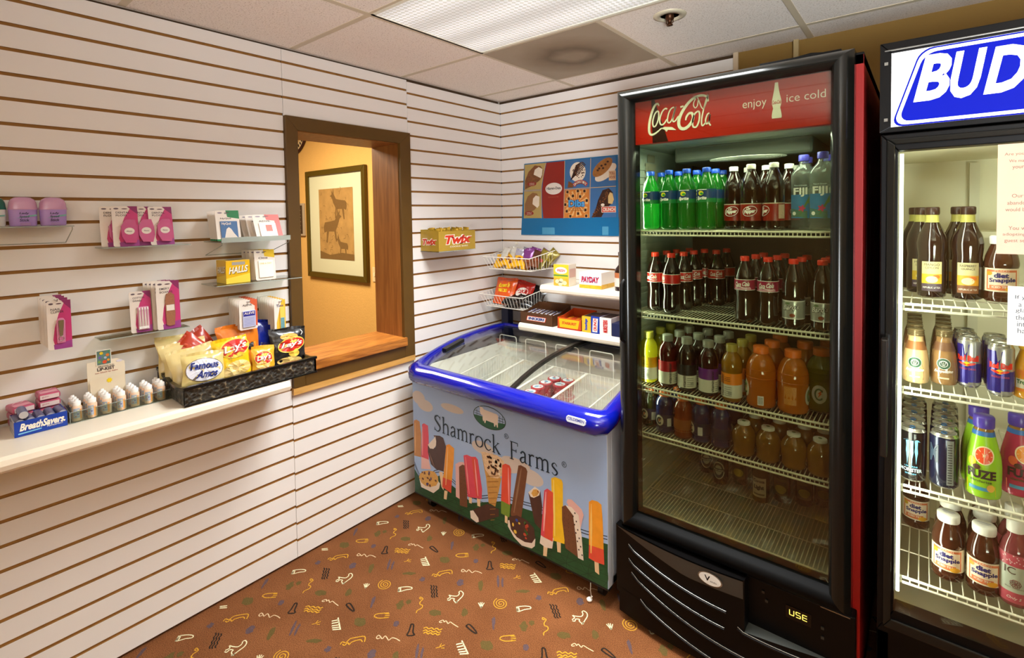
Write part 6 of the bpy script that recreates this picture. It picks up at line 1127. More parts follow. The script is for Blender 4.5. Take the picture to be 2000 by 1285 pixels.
mb.box(-L+.006, L-.006, -D+.006, D-.006, 0, .006, wk).box(-L, L, -D, -D+.008, .004, .058, wk).box(-L, L, D-.008, D, .004, .082, wk)
for s_ in (-1, 1): mb.prism([(-D, .004), (D, .004), (D, .082), (D*.5, .066), (0, .052), (-D*.6, .05), (-D, .060)], lambda a, b_, h=0, s_=s_: Vector((s_*L-s_*h, a, b_)), .008, wk, 0)
mb.build('woven_body', tb)
def rimbar(p, q): m_ = MB(); m_.tube([p, q] if len(p) == 3 and not isinstance(p[0], tuple) else p, .006, gb, 8); return m_
mb = MB(); mb.box(-L-.003, L+.003, -D-.004, -D+.010, .056, .066, gb).box(-L-.003, L+.003, D-.010, D+.004, .080, .090, gb).box(-L-.002, L+.002, -D-.003, -D+.009, .0, .007, gb)
for s_ in (-1, 1):
    pts = [(-D, .061), (-D*.6, .053), (0, .055), (D*.5, .069), (D, .085)]
    for i in range(4):
        (a, b1), (c, d1) = pts[i], pts[i+1]; q = [(a, b1-.005), (c, d1-.005), (c, d1+.005), (a, b1+.005)]
        mb.prism(q, lambda a_, b_, h=0, s_=s_: Vector((s_*(L-.009)+s_*h*1.0, a_, b_)), .013, gb, 0)
mb.build('rim', tb, .001)
def bag(w, h, d, hexc, label, loc, rx, ry, rz, art=None, cat='snack bag', name='crisp_bag', nz=.1, group=None, backc=None):
    m = M(hexc, .28, noise=nz, nscale=18, coat=.3); b, F = pillow(w, h, d, m, 16, True, int(loc[1]*-1000) % 97)
    if art: art(b, F)
    o = b.build(name); o.location = loc; o.rotation_mode = 'ZYX'; o.rotation_euler = (rx, ry, rz); o.rotation_mode = 'XYZ'
    m3 = Matrix.Rotation(rz, 3, 'Z') @ Matrix.Rotation(ry, 3, 'Y') @ Matrix.Rotation(rx, 3, 'X'); o.rotation_euler = m3.to_euler('XYZ')
    return tag(o, label, cat, group)
redc = M('#c8281c', .35); whc = M('#f2ece0', .35); chipc = M('#e2c070', .4, noise=.15, nscale=60); navyc = M('#1c2c7c', .4)
def banner(b, F, txt, cx, cz, wd_, hh_, ang=.12):
    b.ell(F, cx, cz, wd_*.60, hh_*.95, M('#e8c84c', .35), h=.0004, n=24, rot=ang); b.ell(F, cx, cz, wd_*.56, hh_*.8, redc, h=.0009, n=24, rot=ang)
    b.text(F, txt, cx-wd_*.46, cz-hh_*.42-ang*wd_*.4, cx+wd_*.46, cz+hh_*.42-ang*wd_*.4, whc, h=.0034, bold=.03, shear=.2, slope=ang*wd_*.9)
def lays_y(b, F):
    banner(b, F, "Lay's", .012, .118, .088, .038); b.text(F, 'Classic', -.01, .082, .035, .092, M('#8a6a10', .4), h=.0008)
    b.ell(F, .012, .045, .044, .026, chipc, h=.0005, n=22); b.ell(F, -.015, .035, .03, .02, M('#ecd08a', .4), h=.0009, n=18)
def lays_k(b, F):
    b.ell(F, .0, .118, .036, .013, M('#e8a84c', .4), h=.0005, n=18); banner(b, F, "Lay's", .01, .085, .095, .032); b.ell(F, .0, .022, .05, .016, chipc, h=.0005, n=18); b.ell(F, .02, .05, .022, .014, M('#e8c048', .4), h=.0006, n=14); b.stroke(F, [(.05, .12), (.058, .13), (.052, .14)], .003, whc)
def lays_s(b, F):
    banner(b, F, "Lay's", -.002, .068, .058, .03); b.ell(F, -.006, .042, .026, .014, chipc, h=.0005, n=16); b.poly(F, [(-.035, .0), (.04, .004), (.038, .03), (-.035, .02)], M('#c83a20', .35), h=.0006)
def fritos(b, F):
    b.poly(F, [(-.02, .05), (.06, .06), (.06, .09), (-.01, .085)], M('#e8a02c', .35), h=.0005); b.text(F, 'os', .015, .062, .052, .090, M('#1c1410', .4), h=.0014, bold=.06, shear=.2)
def famous(b, F):
    b.ell(F, 0, .052, .062, .040, M('#6a5a48', .4), h=.0004, n=26); b.ell(F, 0, .052, .060, .038, M('#dcdce6', .35), h=.0007, n=26)
    b.text(F, 'Famous', -.048, .054, .046, .080, navyc, h=.0034, bold=.03, shear=.3); b.text(F, 'Amos', -.028, .024, .042, .050, navyc, h=.0034, bold=.03, shear=.3)
Q = PI/2
bag(.135, .105, .03, '#d8c27c', 'cream cookie bag with blue lettering at the front left of the wicker tray', (.222, -1.882, .962), -.28, .05, Q-.10, famous)
bag(.15, .12, .028, '#dcc88a', 'cream cookie bag directly behind the lettered one', (.175, -1.885, .965), -.45, -.12, Q-.1)
bag(.15, .125, .028, '#e0cc8e', 'cream cookie bag, middle of the three at the back', (.125, -1.892, .975), -.45, -.08, Q-.05)
bag(.14, .13, .028, '#dcc686', 'cream cookie bag against the slatwall at the back left', (.075, -1.905, .985), -.35, .02, Q)
bag(.12, .15, .035, '#efc21c', 'yellow classic crisp bag standing in the middle of the wicker tray', (.205, -1.768, .945), -.22, -.10, Q-.15, lays_y)
bag(.15, .16, .03, '#dd7a20', 'orange snack bag behind the yellow crisp bag', (.125, -1.715, .965), -.18, -.05, Q-.1, fritos)
bag(.11, .15, .03, '#b8381c', 'red tortilla chip bag, upper of the fan left of the orange bag', (.105, -1.80, .99), -.25, -.85, Q)
bag(.11, .15, .03, '#c04020', 'red tortilla chip bag, lower of the fan left of the orange bag', (.14, -1.79, .97), -.3, -1.05, Q)
bag(.10, .14, .028, '#a83018', 'red tortilla chip bag at the back of the fan', (.065, -1.79, .99), -.2, -.55, Q)
bag(.085, .105, .026, '#e2a428', 'small orange and red crisp bag leaning on the yellow one', (.232, -1.682, .942), -.25, .08, Q-.1, lays_s)
bag(.11, .155, .03, '#16268c', 'dark blue snack bag behind the black crisp bag', (.10, -1.612, .965), -.12, .1, Q)
bag(.10, .10, .026, '#1c1c4c', 'navy snack bag between the small orange bag and the black bag', (.185, -1.632, .94), -.3, .25, Q, lambda b, F: b.ell(F, 0, .04, .018, .014, whc, h=.0006, n=12))
bag(.145, .145, .035, '#1c1b1a', 'black crisp bag at the right end of the wicker tray', (.19, -1.565, .945), -.16, .05, Q-.1, lays_k)
# ================================================================ GOODS IN THE CORNER
def xbox(name, label, cat, x0, x1, y0, y1, z0, z1, mat, art=None, bevel=.001, pn='carton'):
    o_ = ((x0+x1)/2, (y0+y1)/2, z0); t = thing(name, label, cat, o_); mb = MB(); mb.box(x0-o_[0], x1-o_[0], y0-o_[1], y1-o_[1], 0, z1-z0, mat)
    F = frame((0, y0-o_[1]-.0003, 0), (1, 0, 0), (0, 0, 1)); G = frame((x0-o_[0]-.0003, 0, 0), (0, -1, 0), (0, 0, 1)); Hh = frame((x1-o_[0]+.0003, 0, 0), (0, 1, 0), (0, 0, 1))
    if art: art(mb, F, G, Hh, (x1-x0)/2, z1-z0, (y1-y0)/2)
    mb.build(pn, t); return t
# gold chocolate bar box on the left wall
tw = thing('chocolate_bar_box', 'gold open box of chocolate bars with red lettering near the corner', 'box', (.077, -.562, 1.351), PI/2)
gd_ = M('#a8882c', .35, noise=.08, nscale=20); rdt = M('#c83418', .35)
mb = MB(); mb.box(-.142, .142, -.074, -.072, 0, .108, gd_).box(-.142, .142, .072, .074, 0, .118, gd_).box(-.142, -.140, -.072, .072, 0, .112, gd_).box(.140, .142, -.072, .072, 0, .108, gd_).box(-.14, .14, -.072, .072, 0, .003, gd_)
F = frame((0, -.0743, 0), (1, 0, 0), (0, 0, 1)); G = frame((-.1423, 0, 0), (0, -1, 0), (0, 0, 1))
for Fq, a0, a1, b0, b1 in ((F, -.10, .115, .032, .088), (G, -.062, .06, .030, .070)):
    mb.text(Fq, 'Twix', a0, b0, a1, b1, wt, h=.0003, bold=.11, shear=.25, slope=.004); mb.text(Fq, 'Twix', a0+.003, b0+.003, a1-.003, b1-.003, rdt, h=.0006, bold=.05, shear=.25, slope=.004)
mb.text(F, 'COOKIE BARS', -.06, .018, .08, .026, wt, h=.0003); mb.build('carton', tw)
gf = M('#b8942c', .25, metal=.4, noise=.25, nscale=60)
for i in range(22):
    r_, c_i = divmod(i, 11); b, F_ = pillow(.034, .112, .014, gf, 8, True, i); o = b.build('chocolate_bar')
    o.location = (.045+.055*r_, -.682+.0225*c_i+.005*r_, 1.3555); o.rotation_euler = (.12*(-1)**c_i*(.4+.6*r_), R.uniform(-.15, .2), [0, .3, -.25, .1][i % 4]+.2*r_)
    tag(o, 'gold wrapped chocolate bar standing in the '+['back', 'front'][r_]+' row of the gold box', 'chocolate bar', 'gold chocolate bars, '+['back', 'front'][r_]+' row')
# wire baskets
def wbasket(x0, x1, y0, zf, zb, bot, label):
    o = ((x0+x1)/2, y0/2, bot); t = thing('hanging_wire_basket', label, 'wire basket', o)
    mb = MB(); yb = -.014; ins = .03; rim = [(x0, yb, zb), (x0, y0, zf), (x1, y0, zf), (x1, yb, zb)]
    mb.tube(rim, .0028, wire, 6, True, smooth=False)
    bb0 = [(x0+ins, yb, bot), (x0+ins, y0+ins, bot), (x1-ins*.4, y0+ins, bot), (x1-ins*.4, yb, bot)]; mb.tube(bb0, .0022, wire, 6, True, smooth=False)
    n = 13
    for i in range(n+1):
        k = i/n; xa = x0+(x1-x0)*k; xb = x0+ins+(x1-x0-1.4*ins)*k; mb.tube([(xa, y0, zf), (xb, y0+ins, bot), (xb, yb, bot), (xa, yb, zb)], .0013, wire, 4, smooth=False)
    for i in range(1, 9):
        k = i/9; ya = y0+(yb-y0)*k; zz = zf+(zb-zf)*k; ye = y0+ins+(yb-y0-ins)*k; mb.tube([(x0, ya, zz), (x0+ins, ye, bot), (x1-ins*.4, ye, bot), (x1, ya, zz)], .0013, wire, 4, smooth=False)
    shift(mb, o); mb.build('basket', t)
    mb = MB()
    for x in (x0+.05, x1-.05): mb.tube([(x, yb, zb-.01), (x, -.009, zb+.02), (x, -.004, zb+.045)], .0016, wire, 5).box(x-.012, x+.012, -.004, -.001, zb+.03, zb+.045, wire)
    shift(mb, o); mb.build('wall_hook', t); return t
wbasket(.072, .436, -.275, 1.289, 1.322, 1.214, 'upper white wire basket of small candy packs in the corner')
wbasket(.030, .372, -.262, 1.054, 1.086, .978, 'lower white wire basket with orange and black candy bags in the corner')
g1 = 'small candy packs in the upper wire basket'
cols = [('#d8d4c8', 'white candy packet'), ('#7a3a7c', 'purple candy packet'), ('#a8a4b0', 'silver candy packet'), ('#d8a82c', 'yellow candy packet'), ('#5a3020', 'brown candy packet'), ('#8c7c30', 'olive candy packet')]
spec = [(.14, -.10, 1.228, 0, 0), (.165, -.14, 1.228, 0, .2), (.19, -.09, 1.23, 0, -.2), (.13, -.17, 1.226, 0, .1), (.215, -.06, 1.225, 2, .1), (.25, -.10, 1.226, 2, -.4), (.28, -.07, 1.23, 1, .3), (.27, -.14, 1.225, 2, .6), (.31, -.11, 1.228, 1, -.2), (.345, -.08, 1.226, 1, .5), (.38, -.06, 1.235, 5, .7), (.375, -.12, 1.228, 5, .5), (.36, -.16, 1.22, 4, .2), (.33, -.17, 1.222, 1, 0), (.245, -.17, 1.222, 2, .2)]
for i, (x, y, z, c, ry) in enumerate(spec):
    b, F_ = pillow(.066, .108, .018, M(cols[c][0], .22, metal=.2, noise=.35, nscale=50), 9, True, i)
    b.ell(F_, 0, .045, .018, .012, M(['#c8c8d0', '#d8c02c', '#c83a3a'][i % 3], .4), h=.0006, n=10)
    o = b.build('candy_packet'); o.location = (x, y, z); o.rotation_euler = (-.35, ry, R.uniform(-.3, .3)); tag(o, cols[c][1]+' standing in the upper corner basket', 'candy packet', cols[c][1]+'s in the upper basket')
for i in range(9):
    b, F_ = pillow(.052, .11, .018, M('#e0a818' if i < 7 else '#6a3a20', .25, noise=.3, nscale=40), 9, True, i+30); b.ell(F_, 0, .05, .014, .02, M('#7a3c18', .4), h=.0006, n=10)
    o = b.build('peanut_candy_packet'); o.location = (.125+.036*i, -.20-.003*(i % 2), 1.222+.010*(i % 3)); o.rotation_euler = (-1.0, .15*(-1)**i, .5+.1*(i % 2)); tag(o, 'yellow peanut candy packet along the front of the upper basket' if i < 7 else 'brown candy packet at the front right of the upper basket', 'candy packet', 'yellow candy packets in the upper basket' if i < 7 else 'brown candy packets at the front right')
def reese(b, F):
    b.poly(F, [(-.06, .05), (.062, .058), (.055, .125), (-.052, .118)], M('#c8501c', .35), h=.0004); b.text(F, "Reese's", -.045, .088, .045, .118, M('#f0c81c', .4), h=.0012, bold=.05, shear=.2, slope=.008); b.text(F, 'PIECES', -.035, .062, .04, .082, M('#f0c81c', .4), h=.0012, bold=.05)
def kit(b, F):
    b.ell(F, .0, .07, .045, .032, whc, h=.0005, n=20, rot=.3); b.text(F, 'KitKat', -.036, .058, .038, .082, M('#b81c14', .4), h=.0012, bold=.05, shear=.2, slope=.012)
bag(.165, .150, .055, '#e05a18', 'bright orange peanut butter candy bag in the lower corner basket', (.135, -.165, .995), -.38, 0, .05, reese, 'candy bag', 'candy_bag')
bag(.14, .135, .045, '#b8261a', 'red wafer candy bag behind the orange one', (.245, -.125, .99), -.3, .15, .1, kit, 'candy bag', 'candy_bag')
bag(.15, .12, .04, '#c85018', 'orange candy bag at the back of the lower basket', (.16, -.07, 1.0), -.15, 0, 0, None, 'candy bag', 'candy_bag')
for i, (x, y, z, rx, ry, rz) in enumerate([(.22, -.20, 1.0, -1.05, .1, .3), (.285, -.16, 1.0, -.8, .2, .2), (.32, -.10, .99, -.4, .3, .1), (.30, -.06, .995, -.2, .1, 0), (.25, -.21, .985, -1.2, -.1, .1), (.325, -.17, .985, -.9, .3, .4)]):
    b, F_ = pillow(.11, .10, .024, M('#141210', .25, coat=.3, noise=.1), 10, True, i+50); b.text(F_, 'MINTS' if False else 'Dark', -.03, .03, .03, .045, M('#8c8c88', .3, metal=.5), h=.001, bold=.03)
    o = b.build('black_candy_pack'); o.location = (x, y, z); o.rotation_euler = (rx, ry, rz); tag(o, 'black candy pack with grey lettering in the lower corner basket', 'candy pack', 'black candy packs in the lower basket')
# shelf boxes
def a_cereal(mb, F, G, Hh, w, h, d):
    mb.rect(F, -w, 0, w, h, M('#d8c030', .4), h=.0001); mb.ell(F, .0, h*.72, w*.8, h*.16, whc, h=.0003, n=20); mb.text(F, 'TASTY', -w*.55, h*.72, w*.55, h*.80, redc, h=.0006, bold=.03) if False else mb.text(F, 'FRESH', -w*.55, h*.66, w*.55, h*.78, redc, h=.0006, bold=.03, shear=.2)
    mb.rect(F, -w, h*.45, w*.9, h*.52, M('#5a8c3c', .4), h=.0003); mb.rect(F, -w, 0, w, h*.36, M('#e0a83c', .4, noise=.4, nscale=60), h=.0003)
    for a, b_ in ((-.5, .2), (0, .25), (.45, .15), (-.1, .1)): mb.ell(F, a*w, b_*h, w*.3, h*.1, M('#ecd9a8', .4), h=.0005, n=12)
    mb.rect(Hh, -d*.8, h*.4, d*.8, h*.8, M('#c8a090', .4), h=.0003)
xbox('snack_box', 'yellow upright snack box at the left end of the upper white shelf', 'box', .608, .706, -.28, -.205, 1.152, 1.269, M('#d8ccb8', .4), a_cereal)
def a_pay(mb, F, G, Hh, w, h, d):
    mb.rect(F, -w, 0, w, h*.22, M('#d8a82c', .4, noise=.4, nscale=80), h=.0002); mb.text(F, 'PAYDAY', -w*.82, h*.36, w*.82, h*.74, M('#2c3a8c', .4), h=.0003, bold=.07, shear=.15); mb.text(F, 'PAYDAY', -w*.80, h*.38, w*.80, h*.72, redc, h=.0006, bold=.02, shear=.15)
    mb.rect(Hh, -d, 0, d, h*.26, M('#d8a82c', .4, noise=.4, nscale=80), h=.0002)
xbox('peanut_bar_box', 'white and yellow peanut bar box on the upper shelf by the cola cooler', 'box', .773, .905, -.28, -.14, 1.152, 1.236, M('#efe8da', .4), a_pay)
def openbox(name, label, x0, x1, y0, y1, z0, hf, hb, mat, art):
    o_ = ((x0+x1)/2, (y0+y1)/2, z0); t = thing(name, label, 'box', o_); w = (x1-x0)/2; d = (y1-y0)/2; mb = MB()
    mb.box(-w, w, -d, -d+.0015, 0, hf, mat).box(-w, w, d-.0015, d, 0, hb, mat).box(-w, w, -d, d, 0, .002, mat)
    for s_ in (-1, 1): mb.prism([(-d, 0), (d, 0), (d, hb), (-d*.2, hf*1.05), (-d, hf)], lambda a, b_, h=0, s_=s_: Vector((s_*(w-h), a, b_)), .0015, mat, 0)
    art(mb, frame((0, -d-.0003, 0), (1, 0, 0), (0, 0, 1)), w, hf); mb.build('carton', t); return t
def a_sn(mb, F, w, h):
    mb.poly(F, [(-w*.62, h*.28), (w*.55, h*.28), (w*.62, h*.72), (-w*.55, h*.72)], redc, h=.0002); mb.poly(F, [(-w*.58, h*.32), (w*.52, h*.32), (w*.58, h*.68), (-w*.52, h*.68)], whc, h=.0004); mb.text(F, 'SNICKERS', -w*.50, h*.38, w*.52, h*.63, navyc, h=.0007, bold=.06, shear=.2)
openbox('chocolate_bar_box', 'brown open box of chocolate bars at the left end of the lower white shelf', .372, .600, -.285, -.10, .920, .062, .095, M('#54341c', .45), a_sn)
brw = M('#4a2c1c', .25, noise=.3, nscale=50)
for i in range(14):
    b, F_ = pillow(.030, .115, .014, brw, 8, True, i+70); b.rect(F_, -.008, .02, .008, .095, whc, h=.0005, n=2, nv=4); b.text(F_, 'SNICKERS', -.006, .025, .006, .09, navyc, h=.0012, bold=.05, vert=True)
    r_, c_i = divmod(i, 7); o = b.build('chocolate_bar'); o.location = (.395+.030*c_i, -.262+.006*r_, .938+.026*r_); o.rotation_euler = (-PI/2+.12, 0, 0)
    tag(o, 'dark wrapped chocolate bar with blue and white label in the brown box', 'chocolate bar', 'dark chocolate bars in the brown box')
def a_sb(mb, F, w, h):
    mb.poly(F, [(-w*.8, h*.12), (w*.72, h*.12), (w*.86, h*.9), (-w*.86, h*.9)], M('#efb81c', .4), h=.0002); mb.text(F, 'STARBURST', -w*.6, h*.42, w*.62, h*.66, M('#c8281c', .4), h=.0005, bold=.04, shear=.1); mb.rect(F, -w, 0, w, h*.1, M('#b8281c', .4), h=.0003)
openbox('fruit_chew_box', 'orange and yellow open fruit chew box on the lower white shelf', .632, .784, -.285, -.12, .920, .060, .085, M('#c8501c', .45), a_sb)
for i in range(10):
    r_, c_i = divmod(i, 5); b, F_ = pillow(.026, .10, .013, M(['#c8401c', '#d87a1c'][i % 2], .25, noise=.3, nscale=50), 8, True, i+90); o = b.build('fruit_chew_pack'); o.location = (.655+.0275*c_i, -.262, .934+.019*r_); o.rotation_euler = (-PI/2+.1, 0, 0); tag(o, 'orange fruit chew pack lying in the orange and yellow box', 'fruit chew pack', 'fruit chew packs')
def vbox(bg, txt, tcol, mid, mcol):
    def a(mb, F, G, Hh, w, h, d):
        if mid: mb.poly(F, [(-w*.7, h*.08), (w*.5, h*.08), (w*.7, h*.9), (-w*.5, h*.9)], mcol, h=.0002)
        mb.text(F, txt, -w*.38, h*.14, w*.38, h*.88, tcol, h=.0005, bold=.05, vert=True)
        mb.rect(frame((0, 0, h+.0003), (1, 0, 0), (0, 1, 0)), -w*.9, -d*.9, w*.9, d*.9, M('#2c1c18', .5), h=.0001)
    return a
xbox('candy_bar_box', 'narrow yellow candy bar box standing beside the orange one on the lower shelf', 'box', .789, .842, -.285, -.16, .920, 1.003, M('#e0b42c', .4), vbox(0, 'Butterfinger', M('#2c4ab0', .4), 0, None))
xbox('candy_bar_box', 'narrow blue candy bar box with red and white lettering on the lower shelf', 'box', .844, .893, -.285, -.16, .920, 1.008, M('#1c3a9c', .4), vbox(0, 'CRUNCH', redc, 1, whc))
xbox('candy_bar_box', 'narrow white candy bar box with red lettering on the lower shelf', 'box', .895, .962, -.285, -.16, .920, 1.008, M('#e8e4dc', .4), vbox(0, 'MUSKETEERS', redc, 0, None))
xbox('candy_bar_box', 'dark blue candy bar box next to the cola cooler on the lower shelf', 'box', .965, 1.03, -.285, -.16, .920, .985, M('#1c2448', .4), None)
t = thing('sauce_bottle', 'dark bottle at the right of the upper shelf, half behind the cooler', 'bottle', (1.003, -.25, 1.151))
MB().lathe([(.031, 0), (.033, .004), (.033, .098), (.028, .112), (.014, .130), (.0125, .175), (.015, .176), (.015, .195), (.001, .196)], M('#241008', .12, coat=.5), 20).build('bottle', t)
b = MB(); b.rect(cyl(.0332, .0004, 0, -.5), -.036, .022, .036, .066, M('#e0d4c4', .5), n=10); b.rect(cyl(.0332, .0004, 0, -.5), -.036, .066, .036, .092, M('#b86a3c', .5, noise=.3, nscale=60), n=10); b.build('label', t)
# ================================================================ DRINKS
def vessel(name, body, bmat, cap=None, cmat=None, label=None, extra=None, n=24, cat='bottle', bname='bottle'):
    """a drink standing at the origin, label facing -y"""
    t = thing(name, 'x', cat); mb = MB(); mb.lathe(body, bmat, n); mb.build(bname, t)
    if cap:
        mb = MB(); mb.lathe(cap, cmat, 20); mb.build('cap', t)
    if label:
        mb = MB(); label(mb); mb.build('label', t)
    if extra:
        for nm, fn in extra: mb = MB(); fn(mb); mb.build(nm, t)
    return t
def rfun(prof):
    def f(z):
        for (r0, z0), (r1, z1) in zip(prof, prof[1:]):
            if z0 <= z <= z1 and z1 > z0: return r0+(r1-r0)*(z-z0)/(z1-z0)
        return prof[-1][0]
    return f
def band(mb, rf, z0, z1, mat, lift=.0004, n=32, nv=4):
    """label wrapped all the way round"""
    F = cyl(rf, lift); vs = []
    for j in range(nv+1):
        z = z0+(z1-z0)*j/nv
        for i in range(n):
            a = 2*PI*i/n; r = rf(z)+lift; vs.append((r*cos(a), r*sin(a), z))
    mb.add(vs, [(j*n+i, j*n+(i+1) % n, (j+1)*n+(i+1) % n, (j+1)*n+i) for j in range(nv) for i in range(n)], mat, True)
wtl = M('#f2eee6', .35)
def row(src, spots, label, group=None):
    """first spot takes the thing itself, the rest are copies; spots: (x, y, z, rot[, label])"""
    for i, s_ in enumerate(spots):
        lb = s_[4] if len(s_) > 4 else label; gp = None if (len(s_) > 4 and not group) else group
        if i == 0:
            src.location = s_[:3]; src.rotation_euler = (0, 0, s_[3]); src['label'] = lb
            if gp: src['group'] = gp
        else: dup(src, s_[:3], s_[3], lb, gp)
# --- lemon-lime soda
pb = [(.028, 0), (.0315, .004), (.032, .012), (.031, .02), (.0325, .05), (.0315, .085), (.0325, .092), (.0325, .135), (.030, .150), (.024, .170), (.016, .188), (.0125, .198), (.0125, .206), (.001, .207)]
lime = liquid('#20a030', 'lime_soda', .45)
capp = lambda r, z, h=.014: [(r, z), (r, z+h-.002), (r-.002, z+h), (.001, z+h)]
rf = rfun(pb)
def l_sprite(mb):
    band(mb, rf, .094, .140, M('#1c3c6a', .35)); band(mb, rf, .094, .108, M('#1c7a3c', .35), .0006)
    F = cyl(rf, .0009); yg = M('#e8d82c', .35)
    mb.ell(F, -.002, .126, .010, .008, yg, h=.0002, n=14); mb.ell(F, .001, .124, .006, .004, M('#2c9a3c', .35), h=.0005, n=10)
    mb.text(F, 'Sprite', -.018, .1, .018, .115, wtl, h=.0006, bold=.05, shear=.3); mb.rect(F, -.018, .137, .018, .139, wtl, h=.0003, n=4)
sp = vessel('lemon_lime_soda_bottle', pb, lime, capp(.0145, .200, .016), M('#1c50c8', .3), l_sprite)
Z1 = 1.4805
row(sp, [(1.385, -.745, Z1, -.2, 'leftmost green lemon-lime soda bottle on the top shelf of the cola cooler'), (1.457, -.745, Z1, -.25, 'second green lemon-lime soda bottle from the left on the top shelf'), (1.525, -.75, Z1, 0, 'green lemon-lime soda bottle, third in the front row of the top shelf'), (1.596, -.75, Z1, -.25, 'green lemon-lime soda bottle, fourth in the front row, beside the maroon-labelled cola')], '', 'lemon-lime soda bottles in the front row')
for i, (x, y) in enumerate([(1.39, -.66), (1.46, -.66), (1.53, -.66), (1.60, -.665), (1.39, -.575), (1.46, -.575), (1.53, -.575), (1.60, -.58)]): dup(sp, (x, y, Z1), R.uniform(-2, 2), 'green lemon-lime soda bottle in a rear row of the top shelf', 'lemon-lime soda bottles, rear rows')
# --- maroon-label cola
cola = M('#1a0a06', .06, coat=.8, spec=.6); colac = liquid('#5a3a20', 'clear_neck', .6)
def l_dp(mb):
    band(mb, rf, .028, .085, M('#8a1c10', .35)); band(mb, rf, .083, .086, M('#c8b8a0', .4), .0006); F = cyl(rf, .0009)
    mb.tube([F(.022*cos(i*PI/12), .060+.016*sin(i*PI/12)+.003*cos(i*PI/12), .0004) for i in range(24)], .0009, wtl, 4, True)
    mb.text(F, 'Dr', -.010, .063, .004, .074, wtl, h=.0006, bold=.06, shear=.2); mb.text(F, 'Pepper', -.018, .048, .018, .064, wtl, h=.0006, bold=.06, shear=.2, slope=.004)
    F2 = cyl(rf, .0009, 0, 1.9); mb.rect(F2, -.012, .035, .012, .08, M('#c8a890', .5, noise=.6, nscale=400), n=5, h=.0002)
dp = vessel('maroon_label_soda_bottle', pb, cola, capp(.0145, .200, .016), wtl, l_dp)
row(dp, [(1.655+.018, -.70, Z1, 0, 'maroon-labelled soda bottle standing behind and left of the other two'), (1.742, -.75, Z1, .1, 'maroon-labelled soda bottle in the middle of the top shelf front row'), (1.812, -.752, Z1, -.9, 'maroon-labelled soda bottle turned sideways beside the water bottles')], '', 'maroon-labelled soda bottles at the front')
for x, y in [(1.70, -.62), (1.77, -.665), (1.84, -.665), (1.77, -.58), (1.84, -.58)]: dup(dp, (x, y, Z1), R.uniform(-2, 2), 'maroon-labelled soda bottle in a rear row of the top shelf', 'maroon-labelled soda bottles, rear rows')
# --- square spring water bottles
clr = liquid('#dfe6e0', 'clear_water', .86)
def water():
    t = thing('spring_water_bottle', 'x', 'bottle'); n = 32; prof = [(.030, 0), (.033, .004), (.033, .018), (.0322, .022), (.033, .026), (.033, .168), (.032, .176), (.027, .190), (.018, .203), (.0135, .210), (.0135, .224), (.001, .225)]
    def k(a, z): e = 4.5 if z < .18 else (3.0 if z < .195 else 2.0); return (abs(cos(a))**e+abs(sin(a))**e)**(-1/e)
    vs = [(r*k(2*PI*i/n, z)*cos(2*PI*i/n), r*k(2*PI*i/n, z)*sin(2*PI*i/n), z) for r, z in prof for i in range(n)]
    mb = MB(); mb.add(vs, [(j*n+i, j*n+(i+1) % n, (j+1)*n+(i+1) % n, (j+1)*n+i) for j in range(len(prof)-1) for i in range(n)], clr, True); mb.build('bottle', t)
    mb = MB(); mb.lathe(capp(.0155, .218, .020), M('#4a48b8', .35), 20); mb.build('cap', t)
    mb = MB(); F = frame((0, -.0336, 0), (1, 0, 0), (0, 0, 1)); wb_ = M('#3a7aa8', .35, noise=.3, nscale=40); lf = M('#5c7a3c', .4, noise=.4, nscale=80)
    mb.rect(F, -.027, .035, .027, .110, wb_, h=.0001)
    for i in range(7): mb.stroke(F, [(-.002+.003*i, .045+.005*i), (.012+.002*i, .075+.004*i), (.026, .085+.003*i)], .003, lf, h=.0003)
    for i in range(5): mb.stroke(F, [(-.027, .04+.006*i), (-.01+.002*i, .042+.004*i), (.02, .036+.005*i)], .003, lf, h=.0004)
    for a in range(5): mb.ell(F, .004+.006*cos(a*1.26), .066+.006*sin(a*1.26), .0055, .003, M('#c83a5c', .4), h=.0006, n=8, rot=a*1.26)
    mb.ell(F, -.018, .050, .005, .006, wtl, h=.0006, n=12); mb.text(F, 'FIJI', -.020, .103, .020, .132, M('#e8e4d8', .4), h=.0007, bold=.03); mb.text(F, 'Natural Artesian', -.018, .137, .018, .142, M('#c8ccc8', .4), h=.0007)
    mb.build('label', t); return t
fj = water()
row(fj, [(1.889, -.70, Z1, -.12, 'square spring water bottle with violet cap, set back behind its neighbour'), (1.949, -.752, Z1, -.08, 'square spring water bottle with blue cap at the right end of the top shelf')], '', None)
for x, y in [(1.885, -.61), (1.950, -.64)]: dup(fj, (x, y, Z1), 0, 'square spring water bottle at the back of the top shelf', 'spring water bottles, rear')
